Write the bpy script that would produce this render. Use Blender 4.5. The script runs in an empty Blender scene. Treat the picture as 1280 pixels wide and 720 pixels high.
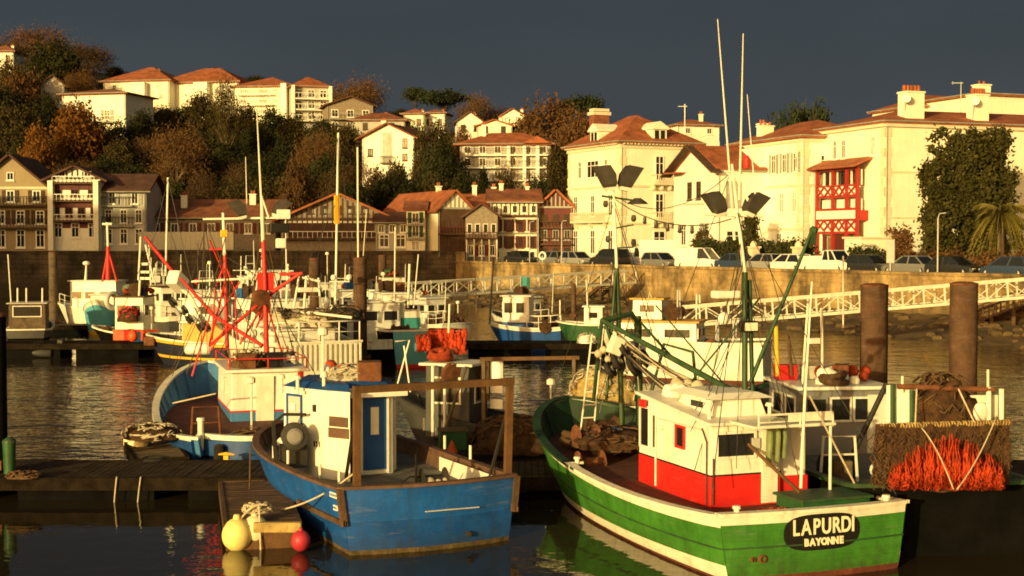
import bpy, math, random
from mathutils import Vector, Matrix, noise
R = math.radians
V = Vector
rnd = random.Random(11)
S = bpy.context.scene
COL = S.collection
# ------------------------------------------------------------------ camera model (eye on the quay, water at z = 0)
EYE = 6.1
FPX = 1758.0
PITCH = math.atan(60 / FPX)

def P(px, py, Y):
    """world point at distance Y seen at photo pixel (px, py): used to survey positions off the photo"""
    u, v = (px - 640) / FPX, (360 - py) / FPX
    d = V((u, math.cos(PITCH) + v * math.sin(PITCH), -math.sin(PITCH) + v * math.cos(PITCH)))
    d *= Y / d.y
    return V((d.x, d.y, d.z + EYE))

def G(px, py, z=0.0):
    a = P(px, py, 100.0) - V((0, 0, EYE))
    k = (z - EYE) / a.z
    return V((0, 0, EYE)) + a * k

# ------------------------------------------------------------------ mesh builder
class MB:
    def __init__(s):
        s.v, s.f, s.m, s.cur = [], [], [], 0
    def add(s, vs, fs):
        o = len(s.v)
        s.v += [tuple(p) for p in vs]
        for f in fs:
            s.f.append([o + i for i in f]); s.m.append(s.cur)
        return s
    def box(s, c, d, M=None):
        vs = []
        for i in range(8):
            p = V(((-.5, .5)[i & 1] * d[0], (-.5, .5)[i >> 1 & 1] * d[1], (-.5, .5)[i >> 2] * d[2]))
            if M is not None: p = M @ p
            vs.append(p + V(c))
        return s.add(vs, [(0, 2, 3, 1), (4, 5, 7, 6), (0, 1, 5, 4), (2, 6, 7, 3), (0, 4, 6, 2), (1, 3, 7, 5)])
    def ob(s, o, ux, n, u, z, w, h, t0, t1):
        """box lying on a face: o origin, ux along, n outward; centre u, bottom z"""
        vs = []
        for t in (t0, t1):
            for a, b in ((-w / 2, 0), (w / 2, 0), (w / 2, h), (-w / 2, h)):
                vs.append(V(o) + V(ux) * (u + a) + V(n) * t + V((0, 0, z + b)))
        return s.add(vs, [(0, 1, 2, 3), (4, 7, 6, 5), (0, 4, 5, 1), (1, 5, 6, 2), (2, 6, 7, 3), (3, 7, 4, 0)])
    def tube(s, pts, r, n=8, caps=True, flat=None):
        pts = [V(p) for p in pts]
        rs = r if isinstance(r, (list, tuple)) else [r] * len(pts)
        vs, fs = [], []
        up = None
        for i, p in enumerate(pts):
            t = (pts[min(i + 1, len(pts) - 1)] - pts[max(i - 1, 0)])
            if t.length < 1e-9: t = V((0, 0, 1))
            t.normalize()
            if up is None:
                up = V((0, 0, 1)) if abs(t.z) < .9 else V((1, 0, 0))
            a = t.cross(up)
            if a.length < 1e-6: a = t.cross(V((0, 1, 0)))
            a.normalize(); b = a.cross(t); up = b
            for k in range(n):
                g = 2 * math.pi * (k + .5) / n
                vs.append(p + a * math.cos(g) * rs[i] + b * math.sin(g) * rs[i] * (flat or 1))
        for i in range(len(pts) - 1):
            for k in range(n):
                k2 = (k + 1) % n
                fs.append((i * n + k, i * n + k2, (i + 1) * n + k2, (i + 1) * n + k))
        if caps:
            fs.append(tuple(range(n))[::-1]); fs.append(tuple((len(pts) - 1) * n + k for k in range(n)))
        return s.add(vs, fs)
    def bar(s, p, q, w, h=None):
        return s.tube([p, q], w * .7071, 4, True, (h / w) if h else None)
    def lathe(s, c, prof, n=16, axis=(0, 0, 1), caps=True):
        ax = V(axis).normalized()
        a = ax.orthogonal().normalized(); b = ax.cross(a)
        vs, fs = [], []
        for r, h in prof:
            for k in range(n):
                g = 2 * math.pi * k / n
                vs.append(V(c) + ax * h + (a * math.cos(g) + b * math.sin(g)) * r)
        for i in range(len(prof) - 1):
            for k in range(n):
                k2 = (k + 1) % n
                fs.append((i * n + k, i * n + k2, (i + 1) * n + k2, (i + 1) * n + k))
        if caps:
            fs.append(tuple(range(n))[::-1]); fs.append(tuple((len(prof) - 1) * n + k for k in range(n)))
        return s.add(vs, fs)
    def torus(s, c, R_, r, axis=(0, 0, 1), n=20, m=8):
        prof = [(R_ + r * math.cos(2 * math.pi * k / m), r * math.sin(2 * math.pi * k / m)) for k in range(m + 1)]
        return s.lathe(c, prof, n, axis, False)
    def loft(s, rings, closed=True, ca=True, cb=True):
        n = len(rings[0]); vs = [p for r_ in rings for p in r_]; fs = []
        for i in range(len(rings) - 1):
            for k in range(n if closed else n - 1):
                k2 = (k + 1) % n
                fs.append((i * n + k, i * n + k2, (i + 1) * n + k2, (i + 1) * n + k))
        if ca: fs.append(tuple(range(n))[::-1])
        if cb: fs.append(tuple((len(rings) - 1) * n + k for k in range(n)))
        return s.add(vs, fs)
    def prism(s, poly, z0, z1, top=None):
        top = top or poly
        return s.loft([[V((x, y, z0)) for x, y in poly], [V((x, y, z1)) for x, y in top]])
    def sph(s, c, r, nu=14, nv=9):
        r = r if isinstance(r, (tuple, list)) else (r, r, r)
        rings = []
        for j in range(nv + 1):
            t = math.pi * j / nv; q = max(math.sin(t), .02)
            rings.append([V(c) + V((r[0] * q * math.cos(2 * math.pi * k / nu), r[1] * q * math.sin(2 * math.pi * k / nu), -r[2] * math.cos(t))) for k in range(nu)])
        return s.loft(rings)
    def build(s, name, mats, parent=None, smooth=False, loc=None, bevel=0):
        me = bpy.data.meshes.new(name)
        me.from_pydata(s.v, [], s.f)
        if not isinstance(mats, (list, tuple)): mats = [mats]
        for m_ in mats: me.materials.append(m_)
        if len(mats) > 1: me.polygons.foreach_set('material_index', s.m)
        if smooth: me.polygons.foreach_set('use_smooth', [True] * len(me.polygons))
        me.update()
        o = bpy.data.objects.new(name, me); COL.objects.link(o)
        if smooth and smooth != 'all':
            try: me.set_sharp_from_angle(angle=R(40))
            except Exception: pass
        if parent: o.parent = parent
        if loc is not None: o.location = loc
        if bevel:
            b = o.modifiers.new('Bevel', 'BEVEL'); b.width = bevel; b.segments = 2; b.limit_method = 'ANGLE'
        return o

def tag(o, label, cat, group=None, kind=None):
    o['label'] = label; o['category'] = cat
    if group: o['group'] = group
    if kind: o['kind'] = kind
    return o

def thing(name, label, cat, loc=(0, 0, 0), rz=0, group=None):
    o = bpy.data.objects.new(name, None); COL.objects.link(o)
    o.location = loc; o.rotation_euler = (0, 0, rz); o.empty_display_size = .2
    return tag(o, label, cat, group)

def struct(o):
    o['kind'] = 'structure'; return o

def dup(root, loc, rz=0, scale=None, label=None, group=None):
    def cp(o, par):
        c = o.copy(); COL.objects.link(c); c.parent = par
        for ch in KIDS.get(o.name, ()): cp(ch, c)
        return c
    KIDS = {}
    st = [root]
    while st:
        o = st.pop(); k = list(o.children); KIDS[o.name] = k; st += k
    c = cp(root, None); c.location = loc; c.rotation_euler = (0, 0, rz)
    if scale is not None: c.scale = scale
    if label: c['label'] = label
    if group: c['group'] = group
    return c

# ------------------------------------------------------------------ materials
def lin(c):
    return tuple(((x / 12.92) if x <= .04045 else ((x + .055) / 1.055) ** 2.4) for x in c)

MATS = {}
def mat(name, c, rough=.65, metal=0, var=.25, scale=3.0, bump=.0, bscale=25, streak=0, dirt=(.08, .055, .03), spec=.35, trans=0, objrand=0, grime=0, gz=(0, .6), scuff=0, planks=0, gdirt=None):
    """c linear base colour. var = light/dark mottling, streak = vertical run marks, grime = dirt near z range gz (object z)"""
    if name in MATS: return MATS[name]
    m = bpy.data.materials.new(name); m.use_nodes = True
    nt = m.node_tree; N = nt.nodes; L = nt.links
    b = N['Principled BSDF']; out = N['Material Output']
    tc = N.new('ShaderNodeTexCoord')
    def nz(sc, det=5, mapscale=None, rough_=.6):
        n = N.new('ShaderNodeTexNoise'); n.inputs['Scale'].default_value = sc; n.inputs['Detail'].default_value = det
        n.inputs['Roughness'].default_value = rough_
        if mapscale:
            mp = N.new('ShaderNodeMapping'); mp.inputs['Scale'].default_value = mapscale
            L.new(tc.outputs['Object'], mp.inputs['Vector']); L.new(mp.outputs['Vector'], n.inputs['Vector'])
        else: L.new(tc.outputs['Object'], n.inputs['Vector'])
        return n.outputs['Fac']
    def ramp(f, a, b_):
        r = N.new('ShaderNodeMapRange'); r.inputs['From Min'].default_value = a; r.inputs['From Max'].default_value = b_
        r.clamp = True; L.new(f, r.inputs['Value']); return r.outputs['Result']
    def mixc(f, a, b_, mode='MIX'):
        x = N.new('ShaderNodeMix'); x.data_type = 'RGBA'; x.blend_type = mode
        if hasattr(f, 'links') or hasattr(f, 'is_linked'): L.new(f, x.inputs[0])
        else: x.inputs[0].default_value = f
        for k, q in ((6, a), (7, b_)):
            if isinstance(q, tuple): x.inputs[k].default_value = (*q[:3], 1)
            else: L.new(q, x.inputs[k])
        return x.outputs[2]
    lo = tuple(max(0, x * (1 - var)) for x in c); hi = tuple(min(1, x * (1 + var * .7)) for x in c)
    col = mixc(ramp(nz(scale, 7), .33, .68), lo, hi)
    if var > 0:
        col = mixc(ramp(nz(scale * 9, 4), .3, .75), col, mixc(1.0, col, (1 - var * .5,) * 3, 'MULTIPLY'))
    if scuff:
        f = ramp(nz(1.0, 8, (1.6, 1.6, 11.0), .75), .56, .70)
        k = N.new('ShaderNodeMath'); k.operation = 'MULTIPLY'; k.inputs[1].default_value = scuff; L.new(f, k.inputs[0])
        col = mixc(k.outputs[0], col, tuple(min(1, x * .35 + .10) for x in c))
        f = ramp(nz(1.3, 9, (1, 1, 1.3), .8), .55, .62)
        k = N.new('ShaderNodeMath'); k.operation = 'MULTIPLY'; k.inputs[1].default_value = scuff * .8; L.new(f, k.inputs[0])
        col = mixc(k.outputs[0], col, tuple(x * .55 for x in c))
    if planks:
        sp = N.new('ShaderNodeSeparateXYZ'); L.new(tc.outputs['Object'], sp.inputs[0])
        wv = N.new('ShaderNodeMath'); wv.operation = 'MULTIPLY_ADD'; wv.inputs[1].default_value = 1 / planks; wv.inputs[2].default_value = 50; L.new(sp.outputs['Z'], wv.inputs[0])
        fr = N.new('ShaderNodeMath'); fr.operation = 'FRACT'; L.new(wv.outputs[0], fr.inputs[0])
        f = ramp(fr.outputs[0], .10, .0); k = N.new('ShaderNodeMath'); k.operation = 'MULTIPLY'; k.inputs[1].default_value = .45; L.new(f, k.inputs[0])
        col = mixc(k.outputs[0], col, tuple(x * .35 for x in c))
    if streak:
        f = ramp(nz(1.0, 6, (5.0, 5.0, .45)), .5, .78)
        k = N.new('ShaderNodeMath'); k.operation = 'MULTIPLY'; k.inputs[1].default_value = streak; L.new(f, k.inputs[0])
        col = mixc(k.outputs[0], col, dirt)
    if grime:
        sx = N.new('ShaderNodeSeparateXYZ'); L.new(tc.outputs['Object'], sx.inputs[0])
        f = ramp(sx.outputs['Z'], gz[1], gz[0])
        g2 = ramp(nz(3.5, 7), .3, .65)
        k = N.new('ShaderNodeMath'); k.operation = 'MULTIPLY'; L.new(f, k.inputs[0]); L.new(g2, k.inputs[1])
        k2 = N.new('ShaderNodeMath'); k2.operation = 'MULTIPLY'; k2.inputs[1].default_value = grime; L.new(k.outputs[0], k2.inputs[0])
        col = mixc(k2.outputs[0], col, gdirt or dirt)
    if objrand:
        oi = N.new('ShaderNodeObjectInfo')
        r = N.new('ShaderNodeMapRange'); r.inputs['To Min'].default_value = 1 - objrand; r.inputs['To Max'].default_value = 1 + objrand * .6
        L.new(oi.outputs['Random'], r.inputs['Value'])
        hs = N.new('ShaderNodeHueSaturation'); L.new(r.outputs['Result'], hs.inputs['Value']); L.new(col, hs.inputs['Color'])
        col = hs.outputs['Color']
    L.new(col, b.inputs['Base Color'])
    rr = N.new('ShaderNodeMapRange'); rr.inputs['To Min'].default_value = max(.02, rough - .12); rr.inputs['To Max'].default_value = min(1, rough + .15)
    L.new(nz(scale * 2.3, 4), rr.inputs['Value']); L.new(rr.outputs['Result'], b.inputs['Roughness'])
    b.inputs['Metallic'].default_value = metal
    b.inputs['Specular IOR Level'].default_value = spec
    if bump:
        bp = N.new('ShaderNodeBump'); bp.inputs['Strength'].default_value = bump; bp.inputs['Distance'].default_value = .05
        L.new(nz(bscale, 6), bp.inputs['Height']); L.new(bp.outputs['Normal'], b.inputs['Normal'])
    if trans:
        tr = N.new('ShaderNodeBsdfTranslucent'); L.new(col, tr.inputs['Color'])
        mx = N.new('ShaderNodeMixShader'); mx.inputs[0].default_value = trans
        L.new(b.outputs[0], mx.inputs[1]); L.new(tr.outputs[0], mx.inputs[2]); L.new(mx.outputs[0], out.inputs['Surface'])
    MATS[name] = m
    return m

def M(n): return MATS[n]

mat('render_cream', (.84, .81, .66), .85, scuff=.14, var=.08, scale=.35, grime=.4, gz=(.0, 2.2), streak=.28, dirt=(.42, .36, .24), bump=.15, bscale=6)
mat('render_white', (.85, .83, .74), .85, scuff=.14, var=.08, scale=.4, grime=.4, gz=(.0, 2.2), streak=.28, dirt=(.45, .4, .3), bump=.15, bscale=6)
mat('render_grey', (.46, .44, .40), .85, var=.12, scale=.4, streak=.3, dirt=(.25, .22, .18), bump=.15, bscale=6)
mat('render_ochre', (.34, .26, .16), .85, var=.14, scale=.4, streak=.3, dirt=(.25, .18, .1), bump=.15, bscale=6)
mat('trim_white', (.82, .80, .72), .6, var=.06, scale=1)
mat('stone_trim', (.68, .62, .46), .8, var=.12, scale=1)
mat('shutter_red', (.11, .022, .017), .6, var=.2, scale=1)
mat('bay_red', (.36, .030, .022), .5, var=.15, scale=1)
mat('timber_brown', (.085, .045, .028), .75, var=.3, scale=1.5)
mat('shutter_green', (.035, .085, .035), .6, var=.2)
mat('shutter_grey', (.34, .33, .29), .6, var=.15)
mat('pane', (.02, .02, .022), .12, var=.4, scale=.8, spec=.6)
mat('curtain', (.42, .40, .34), .5, var=.4, scale=1.2, spec=.5)
mat('roof_tile', (.34, .105, .045), .85, var=.42, scale=.9, bump=.6, bscale=5)
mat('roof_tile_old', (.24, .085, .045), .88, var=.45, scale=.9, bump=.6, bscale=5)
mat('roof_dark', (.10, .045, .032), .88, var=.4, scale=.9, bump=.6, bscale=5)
mat('concrete', (.32, .30, .26), .9, var=.25, scale=1, bump=.3, bscale=12)
mat('asphalt', (.055, .053, .05), .9, var=.3, scale=.8, bump=.3, bscale=20)
mat('iron_dark', (.03, .028, .026), .6, var=.3)
mat('galv', (.55, .55, .52), .5, var=.15, metal=.2, scale=3)
mat('white_paint', (.80, .79, .72), .42, scuff=.22, var=.11, scale=1.2, streak=.42, dirt=(.36, .23, .10), bump=.08, bscale=8, spec=.5)
mat('white_steel', (.74, .72, .62), .45, var=.12, scale=3, streak=.3, dirt=(.3, .17, .07))
mat('red_paint', (.60, .018, .014), .46, scuff=.3, var=.22, scale=1.5, streak=.3, dirt=(.25, .03, .02), spec=.45)
mat('red_steel', (.60, .03, .025), .45, var=.2, scale=4, streak=.25, dirt=(.2, .05, .03))
mat('green_steel', (.030, .075, .032), .5, var=.35, scale=4, streak=.4, dirt=(.10, .06, .03))
mat('green_hull', (.052, .215, .025), .48, gdirt=(.03, .03, .012), var=.35, scale=1.0, streak=.55, dirt=(.025, .085, .02), bump=.25, bscale=5, spec=.4, grime=.7, gz=(.05, .6), scuff=.7, planks=.15)
mat('white_hull', (.78, .75, .64), .5, var=.14, scale=1.5, scuff=.45, streak=.5, dirt=(.34, .26, .14), bump=.12, bscale=5, grime=.5, gz=(.0, .35))
mat('antifoul', (.13, .035, .022), .8, var=.45, scale=2.5, bump=.4, bscale=12, streak=.5, dirt=(.05, .04, .02))
mat('blue_hull', (.007, .094, .41), .46, var=.28, scale=1.1, scuff=.7, gdirt=(.02, .022, .018), streak=.6, dirt=(.016, .05, .14), bump=.3, bscale=5, spec=.45, grime=.75, gz=(.0, .45))
mat('blue_hull_low', (.006, .072, .33), .5, var=.35, scale=1.1, scuff=.7, gdirt=(.02, .022, .018), streak=.6, dirt=(.02, .05, .12), bump=.15, bscale=5, grime=.85, gz=(.0, .4))
mat('blue_paint', (.013, .075, .30), .45, var=.2, scale=2, streak=.25, dirt=(.02, .04, .1))
mat('blue_deep', (.012, .065, .24), .5, var=.3, scale=2, streak=.3, dirt=(.02, .03, .05))
mat('shade_paint', (.20, .195, .20), .5, var=.12, streak=.3, dirt=(.2, .16, .12))  # white wheelhouse paint greyed to carry its shade; also a plain grey hub
mat('beam_dark', (.018, .013, .009), .95, var=.5, scale=3, bump=.4, spec=.05)
mat('orange_dim', (.34, .045, .012), .9, var=.5, scale=5)
mat('gang_white', (.74, .71, .58), .6, var=.2, streak=.3)
mat('sky_blue', (.12, .42, .55), .45, var=.15, scale=1, streak=.3, dirt=(.1, .2, .2))
mat('teal_paint', (.05, .30, .30), .45, var=.2, scale=1, streak=.4, dirt=(.04, .1, .09))
mat('navy_hull', (.018, .022, .045), .5, var=.3, scale=1, streak=.2)
mat('black_hull', (.006, .006, .006), .85, var=.4, scale=1.2, spec=.03)
mat('grey_hull', (.06, .06, .06), .55, var=.35, scale=1.2, streak=.4)
mat('yellow_paint', (.75, .42, .03), .5, var=.15)
mat('ochre_paint', (.62, .34, .07), .55, var=.2, streak=.3)
mat('orange_plastic', (.75, .10, .02), .5, var=.25)
mat('orange_net', (.48, .046, .010), .85, var=.5, scale=6)
mat('net_brown', (.085, .040, .018), .95, var=.6, scale=6, bump=1.0, bscale=40)
mat('net_yellow', (.55, .40, .15), .95, var=.4, scale=5, bump=1.0, bscale=40)
mat('net_black', (.025, .022, .02), .95, var=.5, scale=6, bump=1.0, bscale=40)
mat('rope_pale', (.50, .44, .32), .9, var=.25, scale=8)
mat('rope_dark', (.10, .055, .026), .9, var=.3, scale=8)
mat('wire', (.06, .055, .05), .5, var=.3, metal=.3)
mat('deck_red', (.115, .038, .026), .8, var=.4, scale=2.5, bump=.3, bscale=15)
mat('deck_grey', (.15, .14, .13), .8, var=.4, scale=2.5, bump=.3, bscale=15)
mat('bulwark_green', (.012, .042, .018), .6, var=.4, scale=1.6, streak=.4, dirt=(.05, .04, .02))  # green darkened so the shade inside the bow sits in the colour
mat('bulwark_brown', (.14, .075, .05), .7, var=.4, scale=1.6, streak=.4, dirt=(.05, .03, .02))
mat('plank_dark', (.052, .034, .021), .9, var=.6, scale=2.2, streak=.4, dirt=(.02, .014, .01), bump=.4, bscale=18, spec=.15)
mat('wood', (.105, .058, .030), .8, var=.45, scale=3, streak=.5, dirt=(.05, .03, .015), bump=.4, bscale=20)
mat('wood_grey', (.13, .09, .055), .85, var=.45, scale=3, bump=.5, bscale=18)
mat('wood_post', (.125, .062, .024), .7, var=.35, scale=3, streak=.4, dirt=(.07, .035, .015), bump=.3, bscale=20)
mat('pile_steel', (.10, .052, .028), .85, var=.4, scale=1.8, streak=.55, dirt=(.035, .022, .015), bump=.5, bscale=9, scuff=.6, grime=1.0, gdirt=(.014, .011, .008), gz=(.3, 3.4))
mat('rust', (.16, .06, .025), .85, var=.45, scale=6, bump=.4, bscale=30)
mat('lamp_shade', (.085, .075, .06), .45, var=.3, scale=3, metal=.4)
mat('lamp_glass', (.75, .73, .62), .2, var=.1)
mat('rubber', (.018, .017, .016), .8, var=.4)
mat('chrome', (.6, .58, .52), .2, var=.1, metal=.9)
mat('car_white', (.74, .73, .68), .3, var=.04, spec=.6)
mat('car_grey', (.16, .16, .16), .3, var=.06, spec=.6)
mat('car_silver', (.36, .36, .34), .3, var=.06, spec=.6, metal=.3)
mat('car_black', (.022, .022, .024), .28, var=.1, spec=.6)
mat('car_blue', (.03, .05, .10), .28, var=.1, spec=.6)
mat('car_green', (.02, .06, .03), .28, var=.1, spec=.6)
mat('car_glass', (.012, .013, .014), .08, var=.2, spec=.8)
mat('buoy_yellow', (.82, .68, .26), .45, var=.12, scale=5, grime=.6, gz=(-.35, -.1))
mat('buoy_pale', (.78, .70, .45), .5, var=.12, scale=5)
mat('buoy_red', (.42, .03, .05), .45, var=.2, scale=5)
mat('sign_white', (.8, .79, .74), .5, var=.05)
mat('letter_cream', (.80, .74, .55), .6, var=.08, scale=6)
mat('plate_black', (.012, .011, .010), .5, var=.3)
mat('weed', (.10, .07, .03), .9, var=.6, scale=5, bump=.5)
mat('oilskin', (.20, .25, .11), .6, var=.3)
mat('green_box', (.02, .09, .03), .5, var=.3, streak=.3)
mat('blue_box', (.02, .10, .30), .5, var=.3)
mat('cloth_teal', (.05, .25, .24), .8, var=.2)
mat('leaf_dark', (.050, .052, .020), .85, var=.35, scale=.35, spec=.1, trans=.3, objrand=.35)
mat('leaf_ivy', (.070, .066, .018), .8, var=.5, scale=.7, spec=.15, trans=.25)
mat('leaf_olive', (.090, .070, .026), .85, spec=.1, var=.35, scale=.35, trans=.25, objrand=.35)
mat('leaf_orange', (.25, .11, .024), .85, spec=.1, var=.45, scale=.4, trans=.3, objrand=.2)
mat('leaf_russet', (.19, .100, .042), .85, spec=.1, var=.45, scale=.4, trans=.25, objrand=.25)
mat('twig_brown', (.14, .082, .040), .9, spec=.1, var=.45, scale=.4, trans=.15, objrand=.3)
mat('leaf_pine', (.030, .045, .016), .75, var=.5, scale=.4, trans=.15, objrand=.25)
mat('leaf_hedge', (.060, .068, .018), .75, var=.5, scale=.8, trans=.2, objrand=.25)
mat('blue_bright', (.06, .19, .42), .5, var=.25, scale=2, streak=.4, dirt=(.03, .07, .12))
mat('timber_grey', (.26, .21, .16), .8, var=.25)
mat('leaf_palm', (.20, .17, .04), .6, var=.5, scale=1.0, trans=.2)
mat('bark', (.10, .068, .042), .9, var=.4, scale=2, bump=.5, bscale=12)
mat('bark_pale', (.22, .16, .10), .9, var=.3, scale=2, bump=.5, bscale=12)
mat('hill_soil', (.045, .038, .018), .95, var=.55, scale=.06, bump=.6, bscale=.6)
mat('rock', (.13, .085, .04), .9, var=.6, scale=.6, bump=1, bscale=3)

def stone_wall_mat(name, c, bw=1.1, bh=.42, dark=.35, low=None):
    m = bpy.data.materials.new(name); m.use_nodes = True
    nt = m.node_tree; N = nt.nodes; L = nt.links; b = N['Principled BSDF']
    tc = N.new('ShaderNodeTexCoord'); sx = N.new('ShaderNodeSeparateXYZ'); L.new(tc.outputs['Object'], sx.inputs[0])
    cb = N.new('ShaderNodeCombineXYZ'); L.new(sx.outputs['X'], cb.inputs['X']); L.new(sx.outputs['Z'], cb.inputs['Y'])
    wn = N.new('ShaderNodeTexNoise'); wn.inputs['Scale'].default_value = 1.2; L.new(tc.outputs['Object'], wn.inputs['Vector'])
    mv = N.new('ShaderNodeMix'); mv.data_type = 'VECTOR'; mv.inputs[0].default_value = .12
    L.new(cb.outputs[0], mv.inputs[4]); L.new(wn.outputs['Color'], mv.inputs[5])
    br = N.new('ShaderNodeTexBrick'); br.inputs['Scale'].default_value = 1; br.inputs['Brick Width'].default_value = bw
    br.inputs['Row Height'].default_value = bh; br.inputs['Mortar Size'].default_value = .03; br.offset = .5
    br.inputs['Color1'].default_value = (*[x * .84 for x in c], 1); br.inputs['Color2'].default_value = (*[min(1, x * 1.12) for x in c], 1)
    br.inputs['Mortar'].default_value = (*[x * dark for x in c], 1)
    L.new(mv.outputs[1], br.inputs['Vector'])
    n1 = N.new('ShaderNodeTexNoise'); n1.inputs['Scale'].default_value = .35; n1.inputs['Detail'].default_value = 9; n1.inputs['Roughness'].default_value = .7
    L.new(tc.outputs['Object'], n1.inputs['Vector'])
    mr = N.new('ShaderNodeMapRange'); mr.inputs['From Min'].default_value = .36; mr.inputs['From Max'].default_value = .66
    mr.inputs['To Min'].default_value = .22; mr.inputs['To Max'].default_value = 1.35; L.new(n1.outputs['Fac'], mr.inputs['Value'])
    hs = N.new('ShaderNodeHueSaturation'); L.new(br.outputs['Color'], hs.inputs['Color']); L.new(mr.outputs['Result'], hs.inputs['Value'])
    mp2 = N.new('ShaderNodeMapping'); mp2.inputs['Scale'].default_value = (1.1, 1.1, .14); L.new(tc.outputs['Object'], mp2.inputs[0])
    n3 = N.new('ShaderNodeTexNoise'); n3.inputs['Scale'].default_value = 1.0; n3.inputs['Detail'].default_value = 8; n3.inputs['Roughness'].default_value = .7; L.new(mp2.outputs[0], n3.inputs['Vector'])
    m3 = N.new('ShaderNodeMapRange'); m3.inputs['From Min'].default_value = .42; m3.inputs['From Max'].default_value = .64; m3.inputs['To Min'].default_value = 1.1; m3.inputs['To Max'].default_value = .45; L.new(n3.outputs['Fac'], m3.inputs['Value'])
    h2 = N.new('ShaderNodeHueSaturation'); L.new(hs.outputs['Color'], h2.inputs['Color']); L.new(m3.outputs['Result'], h2.inputs['Value'])
    col = h2.outputs['Color']
    if low:
        z = N.new('ShaderNodeMapRange'); z.inputs['From Min'].default_value = low[0]; z.inputs['From Max'].default_value = low[1]
        n2 = N.new('ShaderNodeTexNoise'); n2.inputs['Scale'].default_value = .8; n2.inputs['Detail'].default_value = 7; L.new(tc.outputs['Object'], n2.inputs['Vector'])
        ad = N.new('ShaderNodeMath'); ad.operation = 'MULTIPLY_ADD'; ad.inputs[1].default_value = 2.0; ad.inputs[2].default_value = -1.0
        L.new(n2.outputs['Fac'], ad.inputs[0])
        ad2 = N.new('ShaderNodeMath'); ad2.operation = 'ADD'; L.new(sx.outputs['Z'], ad2.inputs[0]); L.new(ad.outputs[0], ad2.inputs[1]); L.new(ad2.outputs[0], z.inputs['Value'])
        mx = N.new('ShaderNodeMix'); mx.data_type = 'RGBA'; L.new(z.outputs['Result'], mx.inputs[0])
        mx.inputs[6].default_value = (*low[2], 1); L.new(col, mx.inputs[7]); col = mx.outputs[2]
    L.new(col, b.inputs['Base Color']); b.inputs['Roughness'].default_value = .9
    bp = N.new('ShaderNodeBump'); bp.inputs['Strength'].default_value = .9; bp.inputs['Distance'].default_value = .12
    L.new(hs.outputs['Color'], bp.inputs['Height']); L.new(bp.outputs['Normal'], b.inputs['Normal'])
    MATS[name] = m; return m
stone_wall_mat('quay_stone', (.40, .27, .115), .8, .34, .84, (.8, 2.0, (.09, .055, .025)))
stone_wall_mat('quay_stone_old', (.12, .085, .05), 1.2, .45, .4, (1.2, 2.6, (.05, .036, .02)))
stone_wall_mat('garden_wall', (.40, .30, .16), .7, .3, .5)

def water_mat():
    m = bpy.data.materials.new('harbour_water'); m.use_nodes = True
    nt = m.node_tree; N = nt.nodes; L = nt.links; b = N['Principled BSDF']
    b.inputs['Base Color'].default_value = (.024, .019, .011, 1); b.inputs['Roughness'].default_value = .03
    b.inputs['IOR'].default_value = 1.333; b.inputs['Specular IOR Level'].default_value = .5
    tc = N.new('ShaderNodeTexCoord')
    def nz(scale, mp, det, dist=0):
        q = N.new('ShaderNodeMapping'); q.inputs['Scale'].default_value = mp; q.inputs['Rotation'].default_value = (0, 0, R(14))
        L.new(tc.outputs['Object'], q.inputs['Vector'])
        n = N.new('ShaderNodeTexNoise'); n.inputs['Scale'].default_value = scale; n.inputs['Detail'].default_value = det
        n.inputs['Distortion'].default_value = dist
        L.new(q.outputs['Vector'], n.inputs['Vector']); return n.outputs['Fac']
    a = nz(2.2, (.8, 1.0, 1), 3, .3); c = nz(.55, (.7, 1, 1), 2); d = nz(.055, (1, 1, 1), 2)
    # calm pools by the pontoon, rippled in the open basin
    sx = N.new('ShaderNodeSeparateXYZ'); L.new(tc.outputs['Object'], sx.inputs[0])
    mr = N.new('ShaderNodeMapRange'); mr.inputs['From Min'].default_value = 31; mr.inputs['From Max'].default_value = 42
    mr.inputs['To Min'].default_value = .22; mr.inputs['To Max'].default_value = 1.0; L.new(sx.outputs['Y'], mr.inputs['Value'])
    md = N.new('ShaderNodeMapRange'); md.inputs['From Min'].default_value = .35; md.inputs['From Max'].default_value = .65
    md.inputs['To Min'].default_value = .55; md.inputs['To Max'].default_value = 1.15; L.new(d, md.inputs['Value'])
    s1 = N.new('ShaderNodeMath'); s1.operation = 'MULTIPLY_ADD'; s1.inputs[1].default_value = 2.2; L.new(c, s1.inputs[0]); L.new(a, s1.inputs[2])
    s2 = N.new('ShaderNodeMath'); s2.operation = 'MULTIPLY'; L.new(mr.outputs['Result'], s2.inputs[0]); L.new(md.outputs['Result'], s2.inputs[1])
    bp = N.new('ShaderNodeBump'); bp.inputs['Distance'].default_value = .045; L.new(s2.outputs[0], bp.inputs['Strength'])
    L.new(s1.outputs[0], bp.inputs['Height']); L.new(bp.outputs['Normal'], b.inputs['Normal'])
    MATS['water'] = m
water_mat()

# ------------------------------------------------------------------ small builders
def faces(cx, cy, w, d, z=0):
    return {'S': (V((cx, cy - d / 2, z)), V((1, 0, 0)), V((0, -1, 0))), 'N': (V((cx, cy + d / 2, z)), V((-1, 0, 0)), V((0, 1, 0))),
            'W': (V((cx - w / 2, cy, z)), V((0, -1, 0)), V((-1, 0, 0))), 'E': (V((cx + w / 2, cy, z)), V((0, 1, 0)), V((1, 0, 0)))}

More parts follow.
